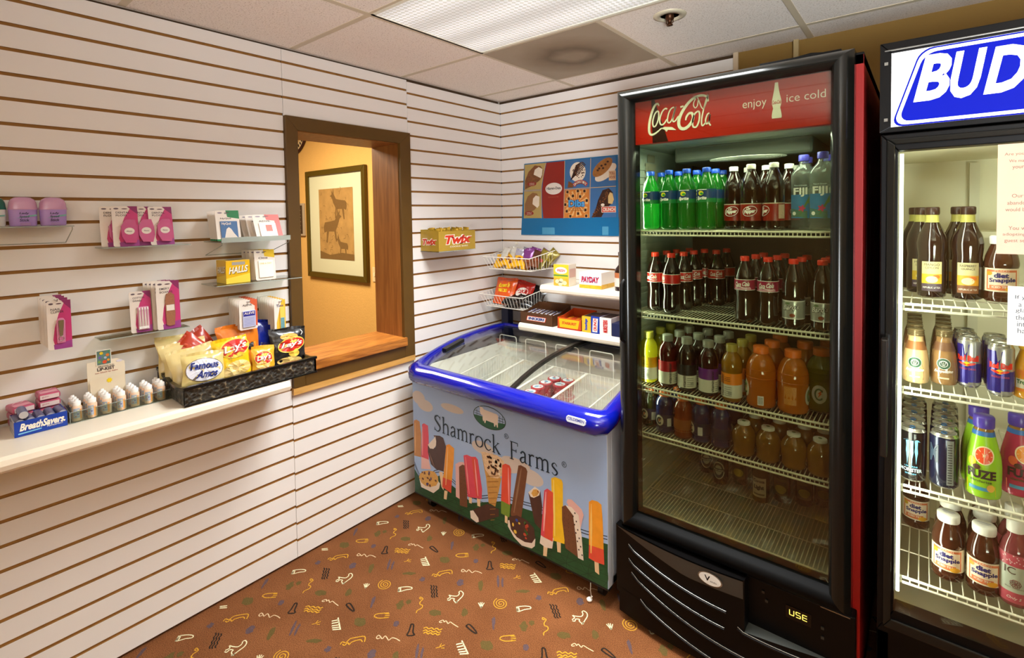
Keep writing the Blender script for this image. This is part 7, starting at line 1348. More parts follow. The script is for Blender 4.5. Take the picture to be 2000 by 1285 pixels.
# --- contour cola bottles
cb_ = [(.027, 0), (.031, .003), (.0325, .015), (.0325, .035), (.030, .062), (.0295, .078), (.032, .100), (.0325, .108), (.0325, .140), (.030, .155), (.024, .175), (.016, .192), (.0125, .203), (.0125, .209), (.001, .210)]
rc = rfun(cb_)
def coke(lc, extra_fruit=False, lz=(.108, .142)):
    def l(mb):
        band(mb, rc, lz[0], lz[1], M(lc, .35)); F = cyl(rc, .0006); band(mb, rc, lz[0]-.001, lz[0]+.0008, wtl, .0006); band(mb, rc, lz[1]-.0006, lz[1]+.001, wtl, .0006)
        m = (lz[0]+lz[1])/2; mb.text(F, 'Coca', -.024, m-.006, -.003, m+.009, wtl, h=.0006, bold=.03, shear=.45); mb.text(F, 'Cola', .0, m-.004, .023, m+.011, wtl, h=.0006, bold=.03, shear=.45)
        mb.stroke(F, [(-.022, m-.008), (-.01, m-.006), (.01, m-.010), (.024, m-.008)], .0018, wtl, h=.0006)
        if extra_fruit: mb.rect(F, -.028, lz[0]+.002, .028, lz[0]+.008, M('#d89ab0', .4, noise=.3, nscale=90), h=.0003, n=8)
    return l
redcap = M('#d8301c', .35)
Z2 = 1.1705
ck1 = vessel('cola_bottle', cb_, cola, capp(.0145, .203, .016), redcap, coke('#c4201a'))
row(ck1, [(1.388, -.715, Z2, -.15, 'red-labelled cola bottle at the far left of the second shelf'), (1.462, -.740, Z2, -1.1, 'red-labelled cola bottle turned away, nearest the front at the left'), (1.475, -.650, Z2, .5, 'red-labelled cola bottle just behind the two front ones on the left')], '', None)
for x, y in [(1.395, -.62), (1.40, -.53), (1.48, -.555), (1.49, -.46), (1.42, -.44), (1.55, -.50), (1.56, -.40)]: dup(ck1, (x, y, Z2), R.uniform(-1, 1), 'red-labelled cola bottle deep inside the second shelf on the left', 'red-labelled cola bottles, rear')
ck2 = vessel('cherry_cola_bottle', cb_, cola, capp(.0145, .203, .016), redcap, coke('#9c2444', True))
row(ck2, [(1.722, -.750, Z2, .0, 'cherry cola bottle with magenta label, left of the pair mid shelf'), (1.795, -.755, Z2, .05, 'cherry cola bottle with magenta label, beside the silver-labelled root beer')], '', None)
for x, y in [(1.735, -.66), (1.805, -.665), (1.74, -.57), (1.81, -.575)]: dup(ck2, (x, y, Z2), R.uniform(-1, 1), 'cherry cola bottle behind the magenta-labelled pair', 'cherry cola bottles, rear')
def l_barq(mb):
    band(mb, rf, .028, .086, M('#b0b0a8', .3, metal=.4, noise=.1)); band(mb, rf, .083, .0865, wtl, .0006); band(mb, rf, .028, .031, wtl, .0006); F = cyl(rf, .0008)
    mb.text(F, "Barq's", -.024, .050, .024, .072, M('#1c1a18', .4), h=.0004, bold=.10, shear=.3, slope=.005); mb.text(F, "Barq's", -.023, .0515, .023, .0715, M('#e8e4dc', .4), h=.0008, bold=.02, shear=.3, slope=.005); mb.ell(F, .004, .040, .008, .006, M('#8a3c1c', .4), h=.0003, n=12); mb.ell(F, -.010, .077, .008, .003, M('#5c7a4c', .4), h=.0003, n=10)
bq = vessel('root_beer_bottle', pb, cola, capp(.0145, .200, .016), redcap, l_barq)
row(bq, [(1.870, -.757, Z2, -.05, 'silver-labelled root beer bottle beside the cherry cola'), (1.950, -.757, Z2, -.1, 'silver-labelled root beer bottle at the right end of the second shelf')], '', None)
for x, y in [(1.878, -.668), (1.948, -.67), (1.88, -.58), (1.95, -.585)]: dup(bq, (x, y, Z2), R.uniform(-1, 1), 'silver-labelled root beer bottle in a rear row', 'root beer bottles, rear')
# --- vitamin drinks
vp = [(.028, 0), (.032, .003), (.033, .010), (.0335, .012), (.0335, .096), (.033, .100), (.0345, .108), (.0345, .118), (.033, .136), (.027, .152), (.019, .162), (.0165, .168), (.0165, .174), (.001, .175)]
rv = rfun(vp); Z3 = .8925
def vit(nm, lcol, liq_, capc):
    def l(mb):
        band(mb, rv, .013, .058, M('#dedccc', .4)); band(mb, rv, .058, .097, M(lcol, .4)); F = cyl(rv, .0008)
        mb.text(F, 'vitaminwater', -.014, .015, -.004, .092, M('#1c1c1c', .4), h=.0003, bold=.02, vert=True)
        for k in range(5): mb.rect(F, .0, .020+.007*k, .024, .022+.007*k, M('#8a8a80', .4), h=.0002, n=4)
        mb.rect(F, .012, .024, .024, .034, M('#a8a89c', .4), h=.0004, n=3)
        for k in range(3): mb.rect(F, .0, .082-.006*k, .02, .0835-.006*k, M('#3a3a30', .4), h=.0002, n=4)
    return vessel(nm, vp, liq_, [(.019, .168), (.019, .190), (.017, .192), (.001, .192)], M(capc, .35, trans=.2), l)
capg = '#98988a'
vs_ = [('yellow_vitamin_drink', '#e0b81c', liquid('#b8b01c', 'yel_d', .35), '#b0a840', 'yellow', 1.366, -.732, -.3), ('red_vitamin_drink', '#b01820', M('#3c0c08', .08, coat=.6), capg, 'red', 1.446, -.740, .9), ('black_vitamin_drink', '#1c1c1a', M('#1c0e08', .08, coat=.6), capg, 'black', 1.520, -.743, .35), ('purple_vitamin_drink', '#6a2482', M('#2c0e0c', .08, coat=.6), capg, 'purple', 1.598, -.745, 1.0), ('orange_vitamin_drink', '#f08a1c', liquid('#c89020', 'or_d', .35), '#b09c40', 'orange', 1.680, -.752, -.45)]
for nm, lc, lq, cc, w_, x, y, rz in vs_:
    v = vit(nm, lc, lq, cc); row(v, [(x, y, Z3, rz, w_+' and white labelled vitamin drink bottle, in the front row of the third shelf')], '', None)
    for k in range(2): dup(v, (x+.012+.006*k, y+.088*(k+1), Z3), R.uniform(-1, 1), w_+' and white labelled vitamin drink bottle standing behind its twin', w_+' vitamin drinks, rear')
# --- sports drinks
gp = [(.038, 0), (.044, .004), (.0455, .015), (.0440, .035), (.0455, .05), (.0455, .092), (.0465, .105), (.0465, .118), (.043, .138), (.034, .160), (.024, .172), (.021, .176), (.021, .182), (.001, .183)]
rg = rfun(gp)
def gator(nm, liq_, capc, lm, rev=False):
    def l(mb):
        F = cyl(rg, .0006); mb.ell(F, 0, .058, .022, .030, M('#cfcab4', .4), n=22)
        mb.tube([F(.011*cos(.6+i*5.0/14), .058+.017*sin(.6+i*5.0/14), .0006) for i in range(15)], .0028, M('#5a6a3c' if lm != 'blue' else '#b8b4b8', .4), 5)
        mb.poly(F, [(-.004, .046), (.008, .062), (.004, .062), (.012, .078), (-.004, .060), (.001, .060)], M('#d8601c', .4), h=.0008)
        G = cyl(rg, .0006, 0, 1.35); mb.rect(G, -.009, .012, .009, .042, wtl, n=3); 
        for k in range(6): mb.rect(G, -.007+.0025*k, .015, -.006+.0025*k, .039, M('#3a3a3a', .4), h=.0003)
        G = cyl(rg, .0006, 0, -1.5); mb.rect(G, -.018, .03, .018, .088, M('#c8863c', .4, noise=.3, nscale=200), n=5)
    def ridges(mb):
        for z in (.098, .125): mb.tube([((rg(z)+.0002)*cos(i*PI/14), (rg(z)+.0002)*sin(i*PI/14), z) for i in range(28)], .0012, liq_, 4, True)
    return vessel(nm, gp, liq_, [(.0245, .176), (.0245, .196), (.023, .199), (.001, .199)], M(capc, .4), l, [('grip_ring', ridges)], 28)
orl = liquid('#e8861c', 'orange_sport', .3); yll = liquid('#8c8c1c', 'lemon_sport', .3)
go_ = gator('orange_sports_drink', orl, '#e8701c', 'o'); gy_ = gator('yellow_sports_drink', yll, '#e0701c', 'y')
row(go_, [(1.772, -.747, Z3, -1.15, 'wide orange sports drink bottle beside the orange vitamin drink'), (1.866, -.740, Z3, 1.5, 'wide orange sports drink bottle seen from its text side')], '', None)
row(gy_, [(1.936, -.668, Z3, .0, 'wide yellow-green sports drink bottle at the right end of the third shelf')], '', None)
for x, y in [(1.785, -.645), (1.878, -.60), (1.79, -.545)]: dup(go_, (x, y, Z3), R.uniform(-1, 1), 'wide orange sports drink bottle behind the front pair', 'orange sports drinks, rear')
dup(gy_, (1.94, -.55, Z3), 0, 'wide yellow-green sports drink bottle deep on the third shelf')
sp2 = [(.028, 0), (.033, .003), (.034, .01), (.032, .02), (.034, .03), (.034, .070), (.032, .078), (.034, .086), (.032, .094), (.034, .102), (.032, .112), (.027, .126), (.019, .134), (.017, .140), (.001, .141)]
rs2 = rfun(sp2); Z4 = .7145
def slim(nm, liq_, dark='#c8c4b8', lab_=True):
    def l(mb):
        F = cyl(rs2, .0006); band(mb, rs2, .024, .070, M('#14203c' if liq_ is not slim_o else '#8a4a14', .4), .0003)
        mb.ell(F, 0, .047, .016, .020, M('#cfcab4', .4), n=20, h=.0003); mb.tube([F(.008*cos(.6+i*5.0/12), .047+.011*sin(.6+i*5.0/12), .001) for i in range(13)], .0026, M('#1c1c1c', .4), 5)
        mb.poly(F, [(-.003, .040), (.005, .050), (.002, .050), (.007, .058), (-.003, .049), (.0, .049)], M('#d8601c', .4), h=.0012)
        G = cyl(rs2, .0006, 0, 1.1); mb.rect(G, -.008, .028, .008, .058, M('#c8c8c4', .4), n=3, h=.0003)
    return vessel(nm, sp2, liq_, [(.0205, .134), (.0205, .150), (.019, .152), (.001, .152)], M('#c8601c', .4), l)
slim_b = M('#10204c', .1, coat=.6); slim_o = liquid('#a8420c', 'amber_sport', .3); slim_g = M('#1c2410', .1, coat=.6)
a_ = slim('blue_sports_drink', slim_b); o2_ = slim('amber_sports_drink', slim_o); g2_ = slim('dark_green_sports_drink', slim_g)
row(g2_, [(1.362, -.713, Z4, -.3, 'dark green sports drink bottle at the far left of the fourth shelf')], '', None)
row(a_, [(1.433, -.738, Z4, -.25, 'blue sports drink bottle with white logo, left of the amber one'), (1.570, -.738, Z4, -.9, 'blue sports drink bottle with barcode, right of the amber one'), (1.640, -.741, Z4, 2.6, 'blue sports drink bottle beside the apple juice, back label showing')], '', None)
row(o2_, [(1.505, -.744, Z4, 1.9, 'amber sports drink bottle between two blue ones on the fourth shelf')], '', None)
for x in (1.38, 1.45, 1.585, 1.655): dup(a_, (x, -.645, Z4), R.uniform(-2, 2), 'blue sports drink bottle in the second row of the fourth shelf', 'blue sports drinks, second row')
# --- apple juice
ap = [(.030, 0), (.034, .004), (.036, .012), (.034, .02), (.036, .030), (.0385, .050), (.0385, .068), (.033, .086), (.022, .099), (.0175, .104), (.001, .105)]
aj = vessel('apple_juice_bottle', ap, liquid('#a8741c', 'apple_juice', .35), [(.020, .096), (.020, .109), (.018, .111), (.001, .111)], M('#e4e0d4', .4), lambda mb: mb.ell(lambda a, b, h=0: Vector((a, b, .1112+h)), 0, 0, .006, .006, M('#5c7a3c', .4), n=10) and mb)
row(aj, [(1.719, -.752, Z4, 0, 'round apple juice bottle with white cap, leftmost of the front row'), (1.795, -.752, Z4, 0, 'round apple juice bottle with white cap, second of the front row'), (1.871, -.752, Z4, 0, 'round apple juice bottle with white cap, third of the front row'), (1.945, -.752, Z4, 0, 'round apple juice bottle with white cap at the right end of the fourth shelf')], '', None)
for x in (1.735, 1.812, 1.888, 1.945):
    for k in (0, 1): dup(aj, (x+.004*k, -.668+.082*k, Z4), 0, 'round apple juice bottle behind the front row', 'apple juice bottles, rear rows')
# --- beer on the cooler floor
bp = [(.028, 0), (.0305, .003), (.0305, .115), (.028, .135), (.018, .165), (.0135, .185), (.013, .215), (.0145, .222), (.001, .223)]
rb = rfun(bp); Z5 = .4275; brn_ = M('#1c1008', .08, coat=.7)
def beer(nm, glass_, kind):
    def l(mb):
        F = cyl(rb, .0004)
        if kind == 'oval':
            mb.ell(F, 0, .058, .024, .036, M('#c8c4ac', .4), n=24); mb.ell(F, 0, .058, .020, .031, M('#1c2c1c', .4), n=24, h=.0003); mb.ell(F, 0, .060, .014, .020, M('#b8b49c', .4), n=20, h=.0006); mb.rect(F, -.024, .055, .024, .066, M('#1c1c14', .4), h=.0009, n=6); mb.text(F, 'Heineken', -.020, .057, .020, .064, M('#d8d4bc', .4), h=.0012, bold=.02)
        elif kind == 'light':
            mb.rect(F, -.026, .022, .026, .096, M('#b8a88c', .4), n=8); mb.text(F, 'Corona', -.020, .078, .020, .090, M('#2c2418', .4), h=.0004, bold=.04); mb.text(F, 'Light', -.018, .048, .018, .068, M('#1c2424', .4), h=.0004, bold=.06); mb.rect(F, -.02, .03, .02, .036, M('#6a5c44', .4), h=.0003, n=5)
        else:
            mb.rect(F, -.026, .026, .026, .092, M('#4c4414', .4), n=8); mb.ell(F, 0, .05, .02, .016, M('#a8902c', .4), n=16, h=.0004); mb.text(F, dict(extra='Corona', amber='PACIFICO')[kind], -.020, .068, .020, .080, M('#1c1810', .4), h=.0006, bold=.04)
    return vessel(nm, bp, glass_, [(.0145, .216), (.0145, .224), (.012, .226), (.001, .226)], M('#8a7a3c', .4, metal=.4), l)
h_ = beer('beer_bottle', brn_, 'oval'); c1_ = beer('beer_bottle', brn_, 'extra'); c2_ = beer('beer_bottle', liquid('#5c4420', 'beer_clear', .35), 'light'); c3_ = beer('beer_bottle', brn_, 'amber')
row(h_, [(1.548, -.445, Z5, .0, 'brown beer bottle with oval label on the cooler floor, leftmost near one'), (1.470, -.385, Z5, .3, 'brown beer bottle with oval label furthest back on the left')], '', None)
row(c1_, [(1.612, -.400, Z5, 0, 'beer bottle with dark yellow label between the oval and the pale labels')], '', None)
row(c2_, [(1.711, -.487, Z5, 0, 'beer bottle with tall pale label standing nearest the glass on the cooler floor')], '', None)
row(c3_, [(1.775, -.435, Z5, 0, 'beer bottle with dark label right of the pale-labelled one'), (1.846, -.415, Z5, .2, 'beer bottle with dark label second right of the pale-labelled one'), (1.905, -.38, Z5, .2, 'beer bottle with dark label at the right end of the cooler floor')], '', None)
# ================= beer cooler stock
B1, B2, B3, B4 = 1.2805, 1.0435, .7625, .4955
tp_ = [(.030, 0), (.034, .003), (.0345, .02), (.0345, .10), (.0325, .118), (.0355, .145), (.036, .158), (.032, .180), (.022, .205), (.0155, .222), (.0145, .245), (.001, .246)]
rt_ = rfun(tp_); tea = M('#1c0a0a', .05, coat=.8)
def teab(nm, l1, l2, c1, c2):
    def l(mb):
        F = cyl(rt_, .0006); mb.rect(F, -.024, .018, .024, .104, M('#c8be90', .4), n=8, nv=2); mb.rect(F, -.024, .018, .024, .040, M(c2, .4), n=8, h=.0002); mb.rect(F, -.024, .040, .024, .068, M(c1, .4, noise=.2, nscale=60), n=8, h=.0002)
        mb.ell(F, 0, .052, .014, .010, M('#e8e0b0', .4), h=.0005, n=16); mb.ell(F, .010, .060, .009, .006, M('#d8702c', .4), h=.0004, n=12); mb.text(F, l1, -.018, .092, .018, .099, inkd, h=.0004); mb.text(F, l2, -.015, .083, .015, .089, inkd, h=.0004); mb.text(F, 'REPUBLIC of TEA', -.02, .026, .02, .031, wtl, h=.0006)
        band(mb, rt_, .218, .240, M('#b8b460', .4), .0005)
    return vessel(nm, tp_, tea, [(.0165, .240), (.0175, .244), (.0175, .260), (.015, .263), (.001, .263)], M('#2c1410', .3), l)
mt = teab('iced_tea_bottle', 'MANGO', 'CEYLON', '#c8a830', '#4a3c4c'); rp = teab('iced_tea_bottle', 'RASPBERRY', 'QUINCE', '#e0a02c', '#7a4a2c')
row(mt, [(2.211, -.625, B1, 0, 'dark tea bottle with cream mango label, front left of the beer cooler top shelf'), (2.185, -.54, B1, .1, 'dark tea bottle with cream label half hidden behind the mango one'), (2.170, -.45, B1, .1, 'dark tea bottle at the far left back of the top shelf')], '', None)
row(rp, [(2.290, -.625, B1, 0, 'dark tea bottle with raspberry label in the middle of the top shelf'), (2.272, -.53, B1, .1, 'dark tea bottle behind the raspberry-labelled one')], '', None)
sn_ = [(.033, 0), (.037, .004), (.037, .022), (.0355, .026), (.0355, .094), (.037, .098), (.037, .106), (.034, .125), (.026, .148), (.0215, .158), (.0215, .166), (.001, .167)]
rn = rfun(sn_)
def l_snap(mb):
    band(mb, rn, .028, .092, M('#ece0c8', .4), .0003); F = cyl(rn, .0008); orr = M('#d8764c', .4)
    mb.rect(F, -.034, .032, .034, .088, orr, n=10, h=.0001); mb.rect(F, -.030, .036, .030, .082, M('#f0dcc4', .4), n=10, h=.0003)
    mb.text(F, 'PEACH', -.014, .083, .014, .0875, M('#f0e0c8', .4), h=.0004); mb.text(F, 'diet', -.016, .066, .014, .080, M('#2c2c6c', .4), h=.0007, bold=.05)
    mb.text(F, 'Snapple', -.027, .049, .030, .066, M('#f4e0c8', .4), h=.0006, bold=.08, slope=.003); mb.text(F, 'Snapple', -.026, .050, .029, .065, M('#24246c', .4), h=.0009, bold=.04, slope=.003)
    mb.rect(F, -.026, .036, .020, .046, orr, n=6, h=.0005); mb.text(F, 'ICED TEA', -.020, .038, .015, .044, M('#f0e4d0', .4), h=.0008, bold=.03); mb.ell(F, .018, .036, .012, .007, M('#e8a82c', .4), h=.0010, n=14); mb.ell(F, -.026, .078, .007, .006, M('#c8a02c', .4), h=.0010, n=10)
sn = vessel('diet_iced_tea_bottle', sn_, M('#3c1c10', .07, coat=.7), [(.0245, .158), (.0255, .162), (.0255, .178), (.023, .181), (.001, .181)], M('#ecebe4', .35), l_snap, [('lid_print', lambda mb: mb.stroke(lambda a, b, h=0: Vector((a, b, .1812+h)), [(-.014, .004), (.014, .004)], .003, M('#8a94b0', .4), h=.0002, smooth=False).stroke(lambda a, b, h=0: Vector((a, b, .1812+h)), [(-.010, -.004), (.010, -.004)], .002, M('#8a94b0', .4), h=.0002, smooth=False))])
row(sn, [(2.254, -.700, B4, -.1, 'peach iced tea bottle with white lid, left of the front pair on the lowest shelf'), (2.328, -.712, B4, -.05, 'peach iced tea bottle with white lid, right of the front pair on the lowest shelf'), (2.180, -.458, B4, .0, 'peach iced tea bottle alone at the back left of the lowest shelf'), (2.360, -.630, B1, -.05, 'peach iced tea bottle on the top shelf beside the raspberry tea')], '', None)
for x, y in [(2.335, -.625), (2.34, -.54), (2.262, -.61)]: dup(sn, (x, y, B4), 0, 'peach iced tea bottle behind the front pair on the lowest shelf', 'peach iced teas, rear')
# coffee drinks
fp = [(.026, 0), (.030, .003), (.0315, .02), (.031, .045), (.029, .07), (.026, .092), (.0205, .112), (.0175, .122), (.0170, .134), (.001, .135)]
rfp = rfun(fp)
def frap(nm, liqc, lc):
    def l(mb):
        F = cyl(rfp, .0006); mb.poly(F, [(-.020, .012), (.020, .012), (.021, .04), (.014, .062), (0, .066), (-.014, .062), (-.021, .04)], M(lc, .4, noise=.15, nscale=60))
        mb.ell(F, 0, .060, .0155, .0155, M('#ece8dc', .4), h=.0003, n=22); mb.ell(F, 0, .060, .0145, .0145, M('#1c4a34', .4), h=.0006, n=22); mb.ell(F, 0, .060, .009, .009, M('#ece8dc', .4), h=.0009, n=18); mb.ell(F, 0, .0595, .0075, .0075, M('#1c3c2c', .4), h=.0012, n=16)
        for k in (-1, 0, 1): mb.stroke(F, [(.002*k, .054), (.003*k, .060), (.0045*k, .065)], .0008, M('#ece8dc', .4), h=.0015)
        mb.text(F, 'Frappuccino', -.021, .032, .021, .043, wtl, h=.0006, bold=.02, shear=.4, slope=.002); mb.rect(F, -.012, .018, .012, .022, M('#e0c8a0', .4), h=.0004, n=3)
        band(mb, rfp, .095, .118, M(lc, .35), .0004)
    def r_(mb):
        for z in (.136, .142, .148): mb.tube([(.0185*cos(i*PI/10), .0185*sin(i*PI/10), z) for i in range(20)], .0016, M('#6a5a3c', .15, metal=.4), 5, True)
    return vessel(nm, fp, M(liqc, .12, coat=.6), [(.0180, .133), (.0185, .136), (.0185, .151), (.001, .152)], M('#7a6c4c', .2, metal=.3, trans=.2), l, [('lid_ring', r_)])
f1 = frap('coffee_drink_bottle', '#c8a878', '#8a5a34'); f2 = frap('coffee_drink_bottle', '#8c6a44', '#6c4a34')
row(f1, [(2.177, -.715, B2, -.05, 'creamy coffee drink bottle at the left front of the second shelf')], '', None); row(f2, [(2.240, -.690, B2, -.05, 'darker caramel coffee drink bottle beside the creamy one')], '', None)
for k in range(4): dup(f1, (2.174-.001*k, -.648+.066*k, B2), 0, 'creamy coffee drink bottle in the left file behind the front one', 'creamy coffee drinks, rear'); dup(f2, (2.240+.001*k, -.624+.066*k, B2), 0, 'caramel coffee drink bottle in the file behind the front one', 'caramel coffee drinks, rear')
# energy drink cans
def can(nm, R_, h, bodym, label, top='#a8a8a0'):
    pr = [(R_*.78, 0), (R_*.82, .002), (R_, .008), (R_, h-.014), (R_*.84, h-.003), (R_*.86, h-.001), (R_*.86, h), (R_*.80, h), (R_*.77, h-.004), (.001, h-.004)]
    t = thing(nm, 'x', 'can'); mb = MB(); alu = M('#b8b8b0', .22, metal=.8)
    mb.lathe(pr[:2]+[(R_*.9, .005)], alu, 28); mb.lathe([(R_*.9, .005), (R_, .009), (R_, h-.014), (R_*.95, h-.009)], bodym, 28); mb.lathe([(R_*.95, h-.009), (R_*.84, h-.003), (R_*.86, h-.001), (R_*.86, h), (R_*.80, h), (R_*.77, h-.004), (.001, h-.004)], alu, 28); mb.build('can_body', t)
    mb = MB(); label(mb, cyl(R_, .0004)); mb.build('printed_label', t)
    mb = MB(); mb.tube([(.006*cos(i*PI/6), -.004+.009*sin(i*PI/6), h-.002) for i in range(12)], .0014, M('#3a7ab8' if top != '#a8a8a0' else '#9a9a94', .3, metal=.6), 5, True); mb.build('ring_pull', t); return t
sil_ = M('#b4b4b4', .25, metal=.7); blu_ = M('#201c7c', .25, metal=.3, coat=.3)
def l_rb(mb, F):
    mb.poly(F, [(-.034, .065), (-.010, .065), (.0, .122), (-.034, .122)], blu_, h=.0001) if False else None
    for i in range(6):
        x0_ = -.040+.007*i; mb.poly(F, [(x0_, .068), (x0_+.007, .068), (x0_+.007, .068+.052*min(1, 1)), (x0_, .12)], blu_, h=.0001) if i < 4 else None
    mb.poly(F, [(-.012, .068), (-.006, .068), (.004, .12), (-.012, .12)], blu_, h=.0001)
    for i in range(8): mb.rect(F, .001+.006*i, .016, .007+.006*i, .068, blu_, h=.0001)
    for i in range(7): mb.rect(F, -.041+.006*i, .012, -.035+.006*i, .068, sil_, h=.0001) if False else mb.rect(F, -.041+.006*i, .012, -.035+.006*i, .068, blu_, h=.00012)
    rd_ = M('#d82c1c', .3); mb.text(F, 'Red', -.024, .074, -.004, .090, rd_, h=.0006, bold=.06); mb.text(F, 'Bull', .0, .074, .024, .090, rd_, h=.0006, bold=.06); mb.ell(F, -.002, .066, .008, .006, M('#e8b81c', .3), h=.0005, n=14); mb.ell(F, -.011, .066, .010, .003, rd_, h=.0008, n=12, rot=-.3); mb.ell(F, .008, .066, .010, .003, rd_, h=.0008, n=12, rot=.3)
    mb.text(F, 'ENERGY DRINK', -.018, .050, .018, .055, M('#c83a3c', .3), h=.0006)
rbc = can('energy_drink_can', .0265, .138, sil_, l_rb)
row(rbc, [(2.293, -.682, B2, -.15, 'slim blue and silver energy drink can next to the caramel coffee'), (2.354, -.726, B2, -.1, 'slim blue and silver energy drink can nearest the glass')], '', None)
for x, y in [(2.290, -.624), (2.352, -.668), (2.288, -.566), (2.350, -.610)]: dup(rbc, (x, y, B2), 0, 'slim blue and silver energy drink can behind the front pair', 'slim energy drink cans, rear')
def l_mo(mb, F):
    wh_ = M('#b8ccd8', .3); tq = M('#5c9cb8', .3)
    for k, (x, b_) in enumerate(((-.010, .050), (0, .040), (.010, .052))):
        mb.poly(F, [(x-.0030, .118), (x+.0045, .120), (x+.0035, .100), (x+.0045, .085), (x+.0022, .070), (x+.0005, b_), (x-.0008, .072), (x-.0028, .090), (x-.0018, .104)], tq, h=.0003)
    mb.poly(F, [(-.020, .118), (-.010, .123), (.014, .123), (.021, .117), (.010, .120), (-.010, .119)], tq, h=.0004)
    mb.text(F, 'MONSTER', -.027, .030, .025, .040, wh_, h=.0003, bold=.02, slope=.0); mb.text(F, 'LO-CARB', -.016, .043, .014, .047, tq, h=.0003); mb.text(F, 'ENERGY', -.014, .022, .012, .026, tq, h=.0003)
def l_mo2(mb, F):
    mb.rect(F, .008, .014, .024, .138, M('#9aa4a8', .3, metal=.3, noise=.3, nscale=300), n=4, h=.0002)
    for k in range(16): mb.rect(F, .010, .02+.007*k, .020, .0225+.007*k, M('#3a4448', .4), n=2, h=.0006)
    mb.text(F, 'M', -.034, .07, -.010, .12, M('#2c3c4c', .3), h=.0003, bold=.04)
dkc = M('#0c1014', .2, metal=.4, coat=.4)
mo = can('large_energy_drink_can', .0325, .152, dkc, l_mo, 'b'); mo2 = can('large_energy_drink_can', .0325, .152, M('#101c38', .2, metal=.4, coat=.4), l_mo2, 'b')
row(mo, [(2.172, -.728, B3, -.05, 'tall black energy drink can with claw mark at the left front')], '', None); row(mo2, [(2.242, -.724, B3, -.1, 'tall dark blue energy drink can with silver text strip facing out')], '', None)
for k in range(4): dup(mo, (2.173, -.658+.070*k, B3), R.uniform(-.4, .4), 'tall black energy drink can in the left file behind the front one', 'tall black cans, rear'); dup(mo2, (2.244+.002*k, -.654+.070*k, B3), R.uniform(-.4, .4), 'tall dark blue energy drink can in the file behind the front one', 'tall dark blue cans, rear')
# bright fruit tea bottles
zp = [(.030, 0), (.035, .003), (.0375, .015), (.0365, .035), (.0375, .055), (.0375, .085), (.035, .112), (.028, .145), (.022, .172), (.0195, .184), (.0185, .196), (.001, .197)]
rz_ = rfun(zp)
def fuze(nm, c0, c1, c2, fruit):
    def l(mb):
        band(mb, rz_, .004, .176, M(c0, .25, coat=.3), .0004, 32, 14); F = cyl(rz_, .0010); band(mb, rz_, .166, .178, M('#2c6ab0', .3), .0008, 32, 2)
        mb.poly(F, [(-.030, .012), (.032, .012), (.030, .04), (.0, .055), (-.032, .045)], M(c1, .3), h=.0003); mb.ell(F, .006, .118, .020, .024, M('#f0d8b0', .3), h=.0006, n=22); mb.ell(F, .006, .118, .017, .021, M(c2, .3), h=.0010, n=22)
        for k in range(8): mb.stroke(F, [(.006, .118), (.006+.016*cos(k*PI/4), .118+.020*sin(k*PI/4))], .0012, M('#f0d8b0', .3), h=.0014)
        mb.ell(F, -.018, .098, .009, .012, M(c1, .3), h=.0006, n=14); mb.ell(F, -.008, .086, .008, .007, M('#4a2c1c', .4), h=.0007, n=16)
        mb.text(F, 'FUZE', -.028, .056, .031, .080, M('#2c1c1c', .4), h=.0012, bold=.045); mb.text(F, 'slenderize', -.022, .046, .022, .053, M('#3c4c1c', .4), h=.0012, bold=.02); mb.rect(F, -.024, .024, .016, .033, M('#3c8ab0', .3), h=.0007, n=5); mb.ell(F, .02, .034, .008, .01, M('#e8b04c', .3), h=.0008, n=14)
    return vessel(nm, zp, liquid('#c89a4c', 'fruit_tea', .3), [(.0215, .186), (.0225, .190), (.0225, .213), (.020, .217), (.001, .217)], M('#4a3ca0', .3), l)
fz1 = fuze('fruit_drink_bottle', '#8cc024', '#e0c020', '#e0502c', 0); fz2 = fuze('fruit_drink_bottle', '#a82c4c', '#d8603c', '#f0902c', 0)
row(fz1, [(2.323, -.722, B3, -.2, 'lime green fruit drink bottle with purple cap on the third shelf'), (2.318, -.640, B3, .1, 'lime green fruit drink bottle behind the front lime green one')], '', None)
row(fz2, [(2.398, -.655, B3, .1, 'raspberry red fruit drink bottle cut by the right edge of the photo')], '', None)
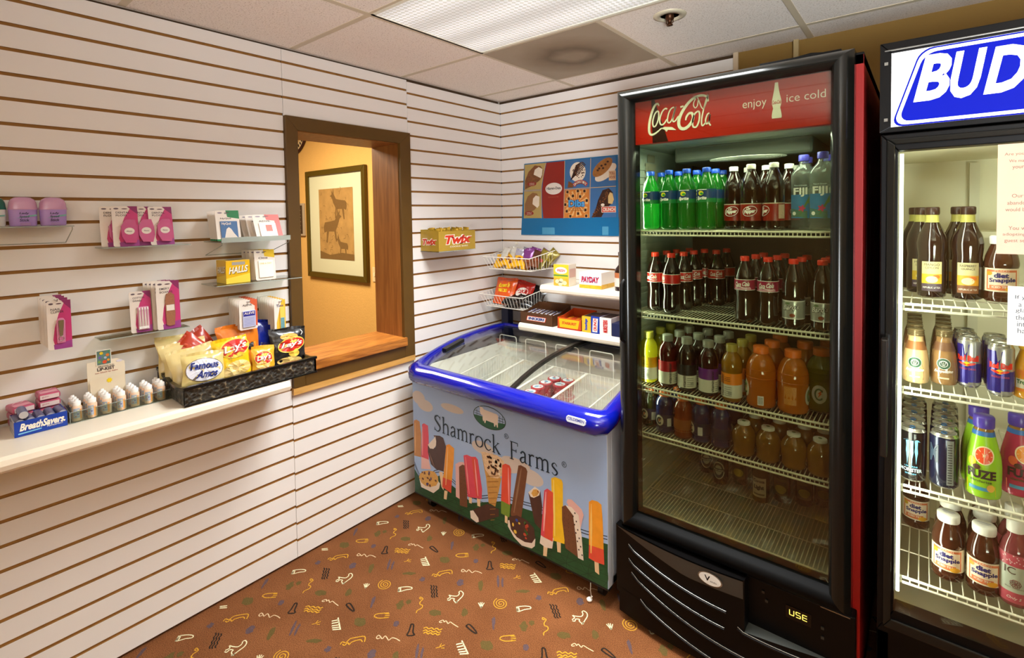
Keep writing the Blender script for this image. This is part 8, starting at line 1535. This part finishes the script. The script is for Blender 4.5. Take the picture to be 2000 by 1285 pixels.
def l_trop(mb):
    F = cyl(rfp, .0006); mb.rect(F, -.026, .02, .026, .075, M('#e8822c', .4), n=8); mb.rect(F, -.026, .028, .026, .052, M('#e8e0c8', .4), n=8, h=.0003); mb.text(F, 'Tropicana', -.024, .036, .024, .050, M('#2c6a3c', .4), h=.0007, bold=.04)
trp = vessel('orange_juice_bottle', fp, M('#e8a01c', .12, coat=.6), [(.019, .126), (.020, .129), (.020, .147), (.001, .149)], M('#e8b02c', .35), l_trop)
row(trp, [(2.408, -.712, B2, -.1, 'orange juice bottle cut by the right edge of the photo on the second shelf')], '', None)
ip = [(.028, 0), (.032, .003), (.033, .01), (.033, .130), (.031, .146), (.024, .168), (.0165, .180), (.0155, .205), (.001, .206)]
rip = rfun(ip)
def l_ic(mb):
    band(mb, rip, .012, .138, M('#b8c0b0', .35), .0003); band(mb, rip, .012, .040, M('#b84c5c', .35), .0006); band(mb, rip, .108, .138, M('#b84c5c', .35), .0006); F = cyl(rip, .0010)
    for i in range(26): mb.ell(F, R.uniform(-.03, .03), R.uniform(.112, .136), .0016, .0016, M('#e8c8c8', .4), h=.0002, n=6)
    mb.text(F, 'IC', -.024, .088, -.002, .106, M('#4a2c24', .4), h=.0003, bold=.0)
    for a in range(7): mb.tube([F(-.002+.006*cos(a*.9)+.005*cos(i*PI/4), .064+.006*sin(a*.9)+.005*sin(i*PI/4), .0004) for i in range(8)], .0006, M('#7a3c3c', .4), 4, True)
    mb.text(F, 'Black Raspberry', -.022, .050, .018, .054, M('#4a2c24', .4), h=.0003); mb.text(F, 'Only 5', -.018, .02, .010, .029, wtl, h=.0003, shear=.3)
ic = vessel('pink_sparkling_water_bottle', ip, liquid('#b85a60', 'pink_water', .4), [(.0175, .190), (.018, .193), (.018, .222), (.016, .224), (.001, .224)], M('#ecebe4', .35), l_ic)
row(ic, [(2.388, -.722, B4, 0, 'pink sparkling water bottle cut by the right edge on the lowest shelf'), (2.392, -.64, B4, 0, 'pink sparkling water bottle behind the one at the right edge')], '', None)
